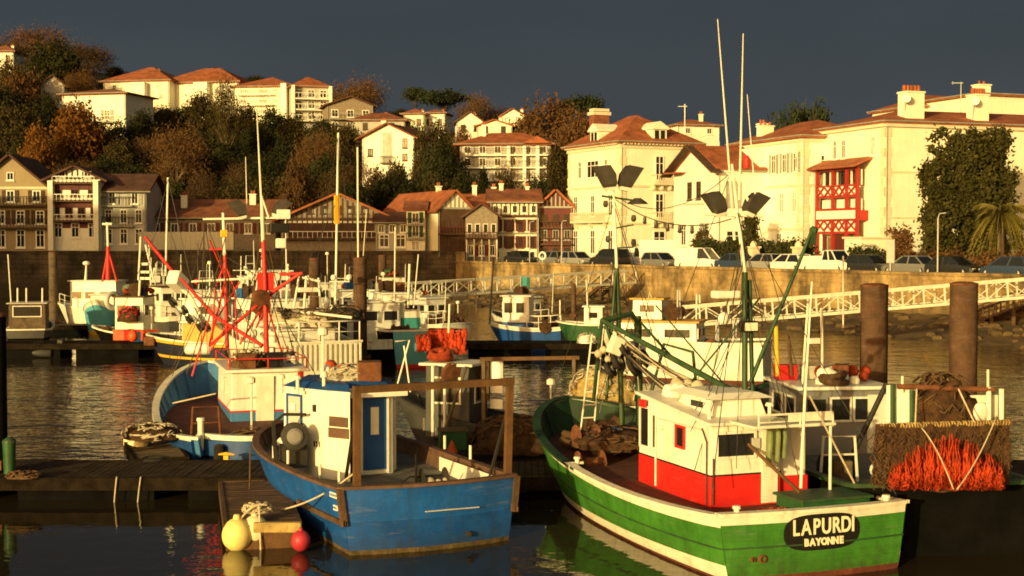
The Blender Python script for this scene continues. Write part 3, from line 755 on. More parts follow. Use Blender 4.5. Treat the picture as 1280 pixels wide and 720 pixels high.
for u in (-3.2, -.6, 1.6, 3.2):
    q.ob(*fW, bu + u, 1.1, .26, 8.1, .95, 1.22)
for z in (3.0, 5.05, 6.2, 8.6): q.ob(*fW, bu, z, 6.6, .22, .9, 1.2)
q.build('bay_frame', M('bay_red'), bay)
for z in (3.2, 6.2):
    q = MB()
    for u0, u1 in ((-3.1, -1.9), (-1.9, -.7), (-.5, .5), (.5, 1.5), (1.7, 3.1)):
        a = fW[0] + fW[1] * (bu + u0) + fW[2] * 1.21 + V((0, 0, z + .1)); b = fW[0] + fW[1] * (bu + u1) + fW[2] * 1.21 + V((0, 0, z + 1.0))
        c = V((a.x, a.y, b.z)); e = V((b.x, b.y, a.z))
        q.bar(a, b, .1); q.bar(c, e, .1)
    q.ob(*fW, bu, z + 1.0, 6.5, .12, 1.15, 1.27)
    q.build('cross_railing', M('bay_red'), bay)
    MB().ob(*fW, bu, z + .02, 6.3, .95, .98, 1.03).build('parapet_panel', M('trim_white'), bay)
MB().ob(*fW, bu, 4.3, 6.2, .0 + .75, 1.21, 1.23).build('white_panel', M('trim_white'), bay)
q = MB()
for u in (-2.3, -1.2, .5, 2.4): q.ob(*fW, bu + u, 7.3, .85 if u != .5 else 1.4, 1.25, .5, .56)
q.build('bay_glazing', M('pane'), bay)
q = MB()
for u in (-2.75, -1.75, -.75, 1.5, 3.0): q.ob(*fW, bu + u, 7.25, .16, 1.35, .5, .66)
q.ob(*fW, bu, 4.95, 6.2, 1.1, .5, .6)
q.build('bay_post', M('trim_white'), bay)
MB().ob(*fW, bu + .4, 1.3, 2.6, 1.6, .9, .98).ob(*fW, bu - 2.1, .2, .5, 2.7, .9, 1.0).build('bay_shutter', M('shutter_red'), bay)
MB().ob(*fW, bu - 2.6, 1.2, .35, 1.8, .98, 1.0 + .06).build('bay_pilaster', M('trim_white'), bay)
a = fW[0] + V((0, 0, 8.85))
def wp(u, out, z): return fW[0] + fW[1] * (bu + u) + fW[2] * out + V((0, 0, z))
MB().loft([[wp(-3.9, .01, 9.5), wp(3.9, .01, 9.5), wp(3.9, .01, 9.7), wp(-3.9, .01, 9.7)], [wp(-3.9, 1.9, 8.75), wp(3.9, 1.9, 8.75), wp(3.9, 1.9, 8.93), wp(-3.9, 1.9, 8.93)]]).build('bay_roof', M('roof_tile'), bay)
for x, w_ in ((-9.2, 1.8), (-2.2, 1.4)):
    c = MB().box((x, 1.7, 13.6), (w_, 1.3, 3.2)).box((x, 1.7, 15.27), (w_ + .15, 1.45, .14)).build('chimney', M('render_cream'), t)
    q = MB()
    for i in range(5): q.lathe((x - w_ * .4 + w_ * .2 * i, 1.7, 15.35), [(.17, 0), (.19, .4), (.12, .55)], 8)
    q.build('chimney_pot', M('roof_tile'), c)
for x in (-10.5, -3.4):
    c = MB().lathe((x, .6, 14.6), [(.05, 0), (.28, .04), (.40, .13), (.39, .14), (.26, .07), (.03, .04)], 16, (-.5, -.8, .25)).bar((x + .1, .9, 14.6), (x + .3, 1.3, 13.2), .08).build('satellite_dish', M('trim_white'), t)
t, F_ = house('cream rooftop block with red hipped roof behind the large apartment house', tuple(P(1268, 172, 142)), 19.9, 9, 9, 4.3, ('hip', .5), 'render_cream', 'roof_tile', .4,
    [('W', 2, 1.0, .8, 1.2)], [(-2.5, 2, 4.6, 5.3, 1.4, 'render_cream', 2)], base=11)
t, F_ = house('long house with shallow red roof glimpsed above the large apartment house', tuple(P(1215, 170, 150)), 19.9, 14, 8, 3.0, ('hip', 1.6), 'render_cream', 'roof_tile', .4, base=12)
t, F_ = house('white house with red roof on the rise behind the tall villa', tuple(P(873, 172, 200)), 15, 6.5, 6, 1.8, ('hip', 1.0), 'render_white', 'roof_tile', .4, [('S', 2, .5, .8, .9)], [(1.2, 2, 2, 3.4, .5)], base=14)

# ---------------- houses on the wooded hill
t, F_ = H('white hillside house with brown hipped roof above the orange tree', 75, 160, 117, 163, 225, -14, d=9, roof=('hip', 1.1), wallm='render_white', roofm='roof_tile_old', ov=.7,
          wins=[('S', 2, 1.6, 1.1, 1.6, dict(sh='shutter_grey', rng=(-.35, .4))), ('E', 2, 1.5, 1.2, 1.2)])
balcony(t, F_['S'], 2.4, 1.3, 4.6, 1.0, 'trim_white')
for i, (x0, x1, ye, yb, r_, rise, lab) in enumerate(((127, 214, 101, 131, -12, 3.1, 'cream hilltop apartment wing with stepped orange roof, furthest from the balconied ends'),
                                     (196, 300, 103, 131, -12, 3.2, 'cream hilltop apartment wing under the wide middle orange hip roof'))):
    t, F_ = H(lab, x0, x1, ye, yb, 255, r_, d=12, roof=('hip', rise), wallm='render_cream', roofm='roof_tile', ov=.6, name='apartment_building', cat='apartment block',
              wins=[('S', 4, .8, .8, 1.1), ('S', 3, 2.7, .8, 1.0)], chims=[(2, 5, 4, 6.5, .6)])
    q = MB().box((-x0 % 3 - 1, -.7, 1.7), (2.6, 1.5, 4.4)).build('stair_tower', M('render_white'), t)
t, F_ = H('cream hilltop apartment block with orange roof and lit white balconies', 291, 367, 108, 146, 250, -8, d=11, roof=('hip', 2.2), wallm='render_cream', roofm='roof_tile', ov=.6, name='apartment_building', cat='apartment block',
          wins=[('S', 3, .5, 1.5, 1.4), ('S', 3, 2.3, 1.5, 1.4), ('S', 3, 4.0, 1.5, 1.2)])
for z in (.3, 2.1, 3.9): balcony(t, F_['S'], -1.2, z, 6.6, 1.2, 'trim_white', 'render_white')
MB().ob(*F_['S'], 4.2, -2.5, 1.0, 8.2, .003, 1.6).build('fin_wall', M('render_white'), t)
t, F_ = H('hilltop apartment block with three tiers of shaded grey balconies', 367, 411, 108, 154, 246, 18, d=9, roof=('hip', 2.0), wallm='render_grey', roofm='roof_tile', ov=.5, name='apartment_building', cat='apartment block',
          wins=[('S', 3, .6, 1.3, 1.4), ('S', 3, 2.5, 1.3, 1.4), ('S', 3, 4.4, 1.3, 1.4)])
for z in (.4, 2.3, 4.2): balcony(t, F_['S'], 0, z, 6.1, 1.3, 'trim_white', 'render_white', 10)
for e in (-1, 1): MB().ob(*F_['S'], e * 3.25, -2.5, .4, 8.9, .003, 1.4).build('fin_wall', M('render_white'), t)
t, F_ = H('dim hillside block with dark brown roof and grey balconies under the russet tree', 410, 466, 132, 166, 240, 14, d=9, roof=('gable_y', 1.4), wallm='timber_grey', roofm='roof_dark', ov=.6, name='apartment_building', cat='apartment block',
          wins=[('S', 3, .5, 1.2, 1.3), ('S', 3, 2.6, 1.2, 1.3)])  # wall painted darker to carry the shade on this front
for z in (.3, 2.3): balcony(t, F_['S'], 0, z, 7.0, 1.2, 'shutter_grey', 'concrete', 10)
t, F_ = H('tall white hillside house with lit facade, dark windows and red sloping roof', 452, 518, 172, 226, 205, -16, d=8, roof=('gable_y', 1.9), wallm='render_white', roofm='roof_tile_old', ov=.8,
          wins=[('S', 1, 3.6, .8, 1.1, dict(rng=(-.48, -.2), frame='timber_brown')), ('S', 1, 4.7, .75, 1.4, dict(rng=(.2, .46), frame='timber_brown')), ('S', 1, 2.9, .75, 1.0, dict(rng=(.2, .46), frame='timber_brown')), ('S', 1, .9, .75, .8, dict(rng=(.15, .42), frame='timber_brown')), ('E', 2, 1.6, .9, 1.1, dict(frame='timber_brown')), ('E', 2, 4.0, .9, 1.1, dict(frame='timber_brown'))], chims=[(-1.5, 2.5, 6.5, 8.8, .7)])
MB().ob(*F_['S'], -.1, 2.6, 1.5, 4.4, .003, .02).build('loggia_shade', M('curtain'), t)
balcony(t, F_['S'], -.1, 2.6, 1.7, .8, 'wood_grey', 'wood_grey', 7)
MB().box((4.3, 2.2, 1.3), (2.0, 3.0, 6.4)).build('side_wing', M('render_white'), t)
t, F_ = H('wide red roofed hillside apartment house with white balcony bands', 575, 688, 180, 229, 215, -4, d=9, roof=('hip', 2.0), wallm='render_grey', roofm='roof_tile', ov=.9, name='apartment_building', cat='apartment block',
          wins=[('S', 6, .6, 1.1, 1.3), ('S', 6, 2.6, 1.1, 1.3), ('S', 6, 4.5, 1.1, 1.2)], chims=[(-3.5, 3, 6, 9, .6)])
for z in (.45, 2.4, 4.3): balcony(t, F_['S'], .2, z, 12.8, 1.2, 'timber_brown', 'render_white', 26)
for u in (.6, 3.0, 5.0): MB().ob(*F_['S'], u, -2.0, .5, 7.6, .003, 1.18).build('pillar', M('render_white'), t)
q = MB(); q.loft([[V((2.8, -1.6, 6.0)), V((7.0, -1.6, 6.0)), V((4.9, -1.6, 7.1))], [V((2.8, 3, 6.0)), V((7.0, 3, 6.0)), V((4.9, 3, 7.1))]]); q.build('cross_gable', M('roof_tile'), t)
for x0, x1, ye, yb, Y, r_, rise, wl, rf, lab in (
    (-12, 17, 64, 82, 262, 0, 1.4, 'render_white', 'roof_tile_old', 'small white house beneath the big bare hilltop tree'),
    (52, 80, 107, 130, 235, 10, 1.6, 'render_grey', 'roof_dark', 'small dark gabled house behind the white hillside house'),
    (504, 530, 142, 162, 250, -8, 1.0, 'render_cream', 'roof_tile', 'small cream house left of a pair below the umbrella pine'),
    (530, 556, 141, 162, 252, -8, .8, 'render_white', 'roof_tile_old', 'small white house right of a pair below the umbrella pine'),
    (571, 603, 152, 170, 240, 5, 1.6, 'render_white', 'roof_dark', 'little white gabled house with two dark windows on the ridge'),
    (627, 655, 145, 160, 255, -14, 1.2, 'render_cream', 'roof_tile_old', 'bright yellow lit gable house on the ridge before the russet trees'),
    (596, 640, 158, 172, 235, 0, 1.0, 'render_cream', 'roof_tile', 'low cream house with thin red roof below the yellow lit gable'),
    (440, 506, 150, 168, 232, 0, 1.4, 'render_grey', 'roof_tile_old', 'low house with long dull red roof above the tall white hillside house')):
    t, F_ = H(lab, x0, x1, ye, yb, Y, r_, d=6, roof=('gable_y' if 'gable' in lab else 'hip', rise), wallm=wl, roofm=rf, ov=.5, wins=[('S', 2, .8, .8, 1.1, dict(frame='timber_brown'))], chims=[(1.0, 3, 2.0, 3.9 if 'low' not in lab else 3.4, .5)])
# ================================================================== TREES AND PLANTS
def leaf_mass(mb, centers, per, sig, size, rr, thin=1.0, flatz=1.0):
    for c, k in centers:
        for _ in range(int(per * k)):
            p = V(c) + V((rr.gauss(0, sig * k), rr.gauss(0, sig * k), rr.gauss(0, sig * k * flatz)))
            a = V((rr.gauss(0, 1), rr.gauss(0, 1), rr.gauss(0, 1))).normalized(); b = a.orthogonal().normalized()
            b = Matrix.Rotation(rr.uniform(0, 6.28), 3, a) @ b
            c2 = a.cross(b); s_ = size * rr.uniform(.55, 1.35)
            mb.add([p - b * s_, p + c2 * s_ * .55 * thin, p + b * s_, p - c2 * s_ * .55 * thin], [(0, 1, 2, 3)])
def clumps(n, rr, cz, rx, rz, lo=.35, top=None):
    out = []
    while len(out) < n:
        v = V((rr.uniform(-1, 1), rr.uniform(-1, 1), rr.uniform(-1, 1)))
        if lo < v.length < 1:
            if v.z < -.6: continue
            out.append((V((v.x * rx, v.y * rx, cz + v.z * rz)), rr.uniform(.6, 1.35)))
    return out
TREEMESH = {}
def tree_mesh(kind, variant):
    key = (kind, variant)
    if key in TREEMESH: return TREEMESH[key]
    rr = random.Random(hash(kind) % 1000 + variant * 17 if False else sum(map(ord, kind)) + variant * 17)
    cr, tr = MB(), MB()
    top, r0 = .55, .028
    def limbs(n, z0, z1, reach, rad):
        for i in range(n):
            a = 6.28 * i / n + rr.uniform(-.4, .4); z = rr.uniform(z0, z1)
            e = V((math.cos(a) * reach * rr.uniform(.6, 1), math.sin(a) * reach * rr.uniform(.6, 1), min(.97, z + rr.uniform(.18, .42))))
            m = V((e.x * .45, e.y * .45, z + (e.z - z) * .35))
            tr.tube([(0, 0, z), m, e], [rad, rad * .65, rad * .2], 5, False)
            if reach > .1:
                for q in range(2):
                    e2 = m.lerp(e, rr.uniform(.3, .8)); f = e2 + V((rr.uniform(-.16, .16), rr.uniform(-.16, .16), rr.uniform(.06, .2)))
                    tr.tube([e2, f], [rad * .4, rad * .1], 4, False)
    if kind == 'round':
        leaf_mass(cr, clumps(34, rr, .60, .42, .36), 150, .085, .029, rr); limbs(6, .2, .45, .3, .016)
    elif kind == 'dense':
        leaf_mass(cr, clumps(44, rr, .54, .42, .43, .3), 160, .085, .029, rr); limbs(4, .15, .4, .3, .016)
    elif kind == 'bare':
        leaf_mass(cr, clumps(52, rr, .62, .44, .35, .15), 130, .085, .031, rr, .3); limbs(9, .22, .5, .36, .013); limbs(6, .45, .7, .25, .009)
    elif kind == 'pine':
        leaf_mass(cr, clumps(30, rr, .82, .47, .13, .1), 110, .07, .034, rr, .7, .6); limbs(7, .5, .66, .4, .014); top = .72
    elif kind == 'cone':
        cs = []
        for i in range(46):
            h = rr.random(); q = (1 - h) ** .8 * .40 + .03; a = rr.uniform(0, 6.28); q *= rr.uniform(.5, 1)
            cs.append((V((q * math.cos(a), q * math.sin(a), .1 + .86 * h)), rr.uniform(.6, 1.1)))
        leaf_mass(cr, cs, 85, .065, .034, rr); top = .9
    elif kind == 'poplar':
        cs = [(V((rr.uniform(-.3, .3), rr.uniform(-.3, .3), .12 + .86 * i / 30)), rr.uniform(.6, 1.1) * (1 - .5 * i / 30)) for i in range(31)]
        leaf_mass(cr, cs, 34, .07, .032, rr, .3); top = .85; r0 = .05
    tr.tube([(0, 0, -.12), (.006, .004, top * .4), (-.01, .01, top)], [r0, r0 * .75, r0 * .25], 7)
    c = cr.build('crown_tmp', M('leaf_dark')); q = tr.build('trunk_tmp', M('bark'), smooth='all')
    TREEMESH[key] = (c.data, q.data); bpy.data.objects.remove(c); bpy.data.objects.remove(q)
    return TREEMESH[key]
SKIN = {}
def tree(kind, m, px, Y, ytop, wpx, label, cat='tree', name=None, group=None, bark='bark', zb=None, variant=None):
    x = (px - 640) / FPX * Y
    zb = terr(x, Y) if zb is None else zb
    zt = P(px, ytop, Y).z; h = max(1.5, zt - zb); w = wpx * Y / FPX
    v = (int(px * 7 + Y) % 3) if variant is None else variant
    c0, t0 = tree_mesh(kind, v)
    def skinned(me, mm):
        k = (me.name, mm)
        if k not in SKIN:
            d = me.copy(); d.materials.clear(); d.materials.append(M(mm)); SKIN[k] = d
        return SKIN[k]
    t = thing(name or 'tree', label, cat, (x, Y, zb), (px * 1.7) % 6.28, group)
    t.scale = (w, w, h)
    for nm, me, mm in (('crown', c0, m), ('trunk', t0, bark)):
        o = bpy.data.objects.new(nm, skinned(me, mm)); COL.objects.link(o); o.parent = t
    return t
# signature trees
tree('bare', 'leaf_russet', 52, 285, 38, 92, 'large russet bare tree crowning the far end of the hilltop', variant=0)
tree('bare', 'twig_brown', 112, 280, 56, 70, 'brown bare tree on the skyline between the dark evergreen and the apartments')
tree('dense', 'leaf_dark', 72, 262, 50, 62, 'dark evergreen standing before the russet hilltop trees')
tree('bare', 'twig_brown', 14, 270, 52, 60, 'thin brown tree beside the small white hilltop house')
tree('bare', 'leaf_russet', 100, 250, 90, 40, 'small russet tree just above the white hillside house')
tree('round', 'leaf_orange', 106, 205, 132, 78, 'bright orange autumn tree before the white hillside house', variant=1)
tree('round', 'leaf_orange', 50, 198, 164, 56, 'lower dull orange tree left of the bright orange one')
tree('bare', 'leaf_russet', 222, 190, 160, 72, 'pale brown bare tree with several visible trunks on the dark slope', bark='bark_pale', variant=2)
tree('bare', 'leaf_olive', 284, 214, 104, 46, 'tall thin olive tree with pale trunk before the balconied apartments', bark='bark_pale')
tree('round', 'leaf_olive', 255, 228, 121, 48, 'olive green tree beneath the middle hilltop apartment wing')
tree('round', 'leaf_russet', 366, 178, 204, 44, 'small round russet tree above the half timbered roof')
tree('bare', 'leaf_russet', 392, 200, 165, 50, 'faint russet tree on the slope under the shaded balconies')
tree('bare', 'leaf_russet', 447, 268, 98, 74, 'russet tree on the skyline behind the dim hillside block')
tree('pine', 'leaf_pine', 520, 290, 110, 40, 'dark umbrella pine at the left of the ridge clump', cat='pine', name='pine_tree')
tree('pine', 'leaf_pine', 556, 285, 112, 70, 'broad umbrella pine in the middle of the ridge clump', cat='pine', name='pine_tree')
tree('bare', 'twig_brown', 596, 280, 122, 50, 'brown bare tree on the ridge right of the umbrella pines')
tree('bare', 'twig_brown', 622, 285, 132, 44, 'low hazy bare tree on the ridge above the little white gable')
tree('poplar', 'twig_brown', 672, 285, 108, 16, 'slim leafless poplar standing alone against the sky', cat='poplar', name='poplar_tree')
tree('round', 'leaf_russet', 690, 232, 130, 84, 'big rusty red oak above the wide red roofed apartments', variant=2)
tree('round', 'leaf_russet', 722, 226, 150, 66, 'rusty tree between the big oak and the villa roof')
tree('pine', 'leaf_pine', 728, 262, 120, 56, 'dark pine on the skyline behind the rusty oak', cat='pine', name='pine_tree')
tree('pine', 'leaf_pine', 1006, 205, 128, 76, 'wind bent umbrella pine rising behind the pale villas', cat='pine', name='pine_tree', zb=6, variant=1)
tree('round', 'leaf_olive', 492, 190, 205, 40, 'olive bush tree at the foot of the tall white hillside house')
tree('dense', 'leaf_dark', 556, 200, 182, 60, 'dark rounded tree between the two large hillside houses')
tree('cone', 'leaf_dark', 604, 184, 216, 36, 'dark conical shrub tree below the wide red roofed apartments')
tree('bare', 'leaf_russet', 435, 190, 205, 42, 'rust brown tree above the half timbered house ridge')
tree('dense', 'leaf_dark', 780, 230, 170, 70, 'dark tree just showing behind the villa roof')
for px, Y, yt, wp_, m in ((120, 214, 150, 60, 'leaf_olive'), (150, 216, 158, 46, 'leaf_dark'), (178, 220, 140, 44, 'leaf_dark'), (205, 236, 136, 42, 'leaf_olive'), (232, 240, 133, 40, 'leaf_dark'), (310, 232, 136, 46, 'leaf_olive'), (340, 230, 140, 46, 'leaf_dark'), (372, 226, 148, 48, 'leaf_olive'), (405, 224, 150, 46, 'leaf_dark'), (432, 214, 160, 48, 'leaf_olive'),
    (8, 236, 80, 56, 'leaf_olive'), (35, 230, 92, 60, 'leaf_russet'), (2, 222, 108, 64, 'leaf_dark'), (60, 224, 122, 50, 'leaf_dark'), (20, 212, 134, 66, 'leaf_olive'), (84, 214, 164, 44, 'leaf_dark'),
    (520, 232, 158, 44, 'leaf_dark'), (548, 234, 156, 42, 'leaf_olive'), (582, 226, 166, 34, 'leaf_russet'), (500, 236, 156, 40, 'leaf_olive'), (640, 238, 158, 44, 'leaf_russet'), (664, 236, 150, 46, 'leaf_russet'), (530, 204, 172, 44, 'leaf_olive'), (540, 192, 200, 50, 'leaf_dark'),
    (470, 186, 214, 44, 'leaf_russet'), (510, 184, 222, 40, 'leaf_dark'), (580, 186, 212, 46, 'leaf_dark'), (630, 186, 222, 40, 'leaf_olive'), (668, 188, 220, 44, 'leaf_dark'), (696, 200, 190, 46, 'leaf_olive')):
    tree('round' if m != 'leaf_dark' else 'dense', m, px, Y, yt, wp_, 'bushy tree filling the gap at the foot of the hill houses', group='bushy trees between the hill houses')
# wooded slope
rr = random.Random(21)
slope = []
for row, (Y, y0, y1) in enumerate(((182, 212, 232), (194, 190, 212), (208, 172, 192), (222, 158, 176), (238, 142, 160))):
    for i in range(15):
        px = -30 + i * 40 + rr.uniform(-14, 14) + row * 9
        if px > 560: continue
        slope.append((px, Y + rr.uniform(-4, 4), rr.uniform(y0, y1)))
ok = 0
for px, Y, yt in slope:
    if Y > 198 and 70 < px < 175 and yt < 166: yt = 168
    if 440 < px < 560 and Y > 190: continue
    if px > 290 and Y > 215: yt = max(yt, 158)
    if px < 200 and Y > 230: yt = max(yt, 136)
    if 180 < px < 300 and Y > 230: continue
    x = (px - 640) / FPX * Y
    if P(px, yt, Y).z - terr(x, Y) < 2.2: continue
    kind, m, lab, g = rr.choice((('dense', 'leaf_dark', 'dark evergreen tree packed among others on the shaded slope', 'dark evergreens on the wooded slope'),('dense', 'leaf_dark', 'dark evergreen tree packed among others on the shaded slope', 'dark evergreens on the wooded slope'),
                           ('dense', 'leaf_dark', 'dark evergreen tree packed among others on the shaded slope', 'dark evergreens on the wooded slope'),
                           ('round', 'leaf_olive', 'olive green tree half lit among the dark evergreens of the slope', 'olive trees on the wooded slope'),
                           ('cone', 'leaf_dark', 'dark evergreen tree packed among others on the shaded slope', 'dark evergreens on the wooded slope'),
                           ('bare', 'twig_brown', 'brown leafless tree standing among the evergreens of the slope', 'leafless trees on the wooded slope')))
    tree(kind, m, px, Y, yt, rr.uniform(42, 62), lab, group=g)
for i in range(9):
    px = -20 + i * 74 + rr.uniform(-12, 12)
    if 180 < px < 300: continue
    tree('dense' if i % 2 else 'round', 'leaf_dark' if i % 2 else 'leaf_olive', px, 262 + rr.uniform(0, 24), 300, 50, 'rounded ridge tree partly hidden behind the hill houses', group='ridge trees behind the hill houses') if False else None
for px, yt in ((150, 84), (320, 96), (385, 100), (640, 150), (660, 152), (800, 176), (590, 142), (500, 138)):
    tree('round', 'leaf_dark', px, 292, yt, 34, 'small dark treetop just peeping over the ridge roofs', group='treetops along the ridge')
# undergrowth
mb = MB(); rr = random.Random(5)
for i in range(2100):
    px = rr.uniform(-60, 800); Y = 174 + 118 * rr.random() ** 1.2
    x = (px - 640) / FPX * Y; z = terr(x, Y); mb.cur = rr.choice((0, 0, 1, 2)); s_ = rr.uniform(.7, 1.5)
    leaf_mass(mb, [(V((x, Y, z + .5 * s_)), 1)], 13, .55 * s_, .42, rr)
o = mb.build('undergrowth', [M('leaf_dark'), M('leaf_olive'), M('twig_brown')]); o['kind'] = 'stuff'

# ivy-clad tree and palm by the apartment house
def leafy(name, label, cat, loc, cs, per, sig, size, m, trunk=None, flatz=1.0, rz=0):
    t = thing(name, label, cat, loc, rz); mb = MB(); leaf_mass(mb, cs, per, sig, size, random.Random(len(label)), 1, flatz)
    mb.build('crown' if trunk else 'foliage', M(m), t)
    if trunk:
        q = MB()
        for a, b, r_ in trunk: q.tube([a, V(a).lerp(V(b), .5) + V((.08, .05, 0)), b], [r_, r_ * .8, r_ * .5], 8)
        q.build('trunk', M('bark'), t, smooth='all')
    return t
rr = random.Random(9); cs = []
base = P(1208, 336, 110)
for i in range(430):
    z = rr.uniform(.2, 10.7); x = rr.uniform(-3.05, 3.0); f = 1.0 if z < 8.4 else .85
    if x < -1.6 and z > 9.2: continue
    if rr.random() < .25: x = rr.choice((-3.1, 3.1)) + rr.uniform(-.2, .2)
    cs.append((V((x * f * .92, rr.uniform(-1.6, 1.4), z)), rr.uniform(.6, 1.3)))
for x in (-1.9, -.9, .4, 1.2, 2.3): cs.append((V((x, 0, 10.7 + rr.uniform(-.3, .5))), .8))
leafy('ivy_tree', 'massive ivy clad tree standing before the wide cream side wall', 'tree', (base.x, base.y, QZ), cs, 100, .28, .17, 'leaf_ivy', [((0, 0, 0), (0, 0, 8), .5), ((-1.5, 0, 0), (-1.6, 0, 7), .3), ((1.6, .2, 0), (1.9, 0, 7.5), .3)])
pb = P(1250, 336, 100)
t = thing('palm_tree', 'palm with drooping fronds beside the ivy clad tree', 'palm', (pb.x, pb.y, QZ))
MB().tube([(0, 0, -.2), (.05, 0, 2), (0, .05, 4.3)], [.32, .26, .3], 10).build('trunk', M('bark'), t, smooth='all')
mb = MB(); rr = random.Random(4)
for i in range(95):
    a = rr.uniform(0, 6.28); up = rr.uniform(-.3, 1.6); L_ = rr.uniform(1.3, 2.2); pts = []
    for k in range(8):
        s_ = k / 7; pts.append(V((math.cos(a) * L_ * s_, math.sin(a) * L_ * s_, 4.3 + up * 1.4 * s_ - 2.3 * s_ * s_ * (1.3 - up * .4))))
    mb.tube(pts, [.04] * 7 + [.01], 4)
    for k in range(1, 8):
        for e in (-1, 1):
            for q in (0, .5):
                p = pts[k - 1].lerp(pts[k], q + .25); d_ = V((-math.sin(a), math.cos(a), 0)) * e; l2 = .6 * (1 - .5 * k / 8)
                tip = p + d_ * l2 + V((math.cos(a) * .25, math.sin(a) * .25, -.3)); w_ = V((math.cos(a), math.sin(a), 0)) * .09
                mb.add([p - w_, p + w_, tip], [(0, 1, 2)])
mb.build('fronds', M('leaf_palm'), t)
def hedge(label, px0, px1, ytop, off, m='leaf_hedge', name='hedge', rough=.3, thick=1.0):
    a, b = wallpt(px0, off), wallpt(px1, off); h = P((px0 + px1) / 2, ytop, (a.y + b.y) / 2).z - QZ
    rr = random.Random(int(px0)); cs = []; L_ = (b - a).length; n = int(L_ * h * 7 + 20)
    mid = (a + b) / 2
    for i in range(n):
        p = a.lerp(b, rr.random()) - mid; z = rr.uniform(.15, 1) * h
        cs.append((V((p.x, p.y + rr.uniform(-.4, .4) * thick, z - rr.random() * rough)), rr.uniform(.6, 1.2)))
    return leafy(name, label, 'hedge' if name == 'hedge' else 'bush', tuple(mid), cs, 70, .26, .15, m)
hedge('clipped hedge before the white gable house', 866, 926, 303, 12)
hedge('clipped hedge below the pale villa with the loggia', 950, 1014, 302, 10)
hedge('low clipped hedge beside the red timber bay', 1066, 1106, 311, 9)
hedge('long reddish shrub border beneath the ivy clad tree', 1110, 1290, 315, 7.5, 'leaf_russet', rough=.9)
hedge('round shrub at the corner of the tall cream villa', 784, 806, 310, 12, name='bush', rough=.5)
hedge('spindly shrub against the plain wall beside the red bay', 1112, 1135, 288, 12, 'leaf_russet', name='bush', rough=.9)
hedge('tall conifer bush between the white house and the pale villa', 930, 944, 268, 13, 'leaf_ivy', name='bush', rough=.6)
hedge('rounded bush on the terrace of the white gable house', 872, 892, 288, 14, 'leaf_olive', name='bush', rough=.5)

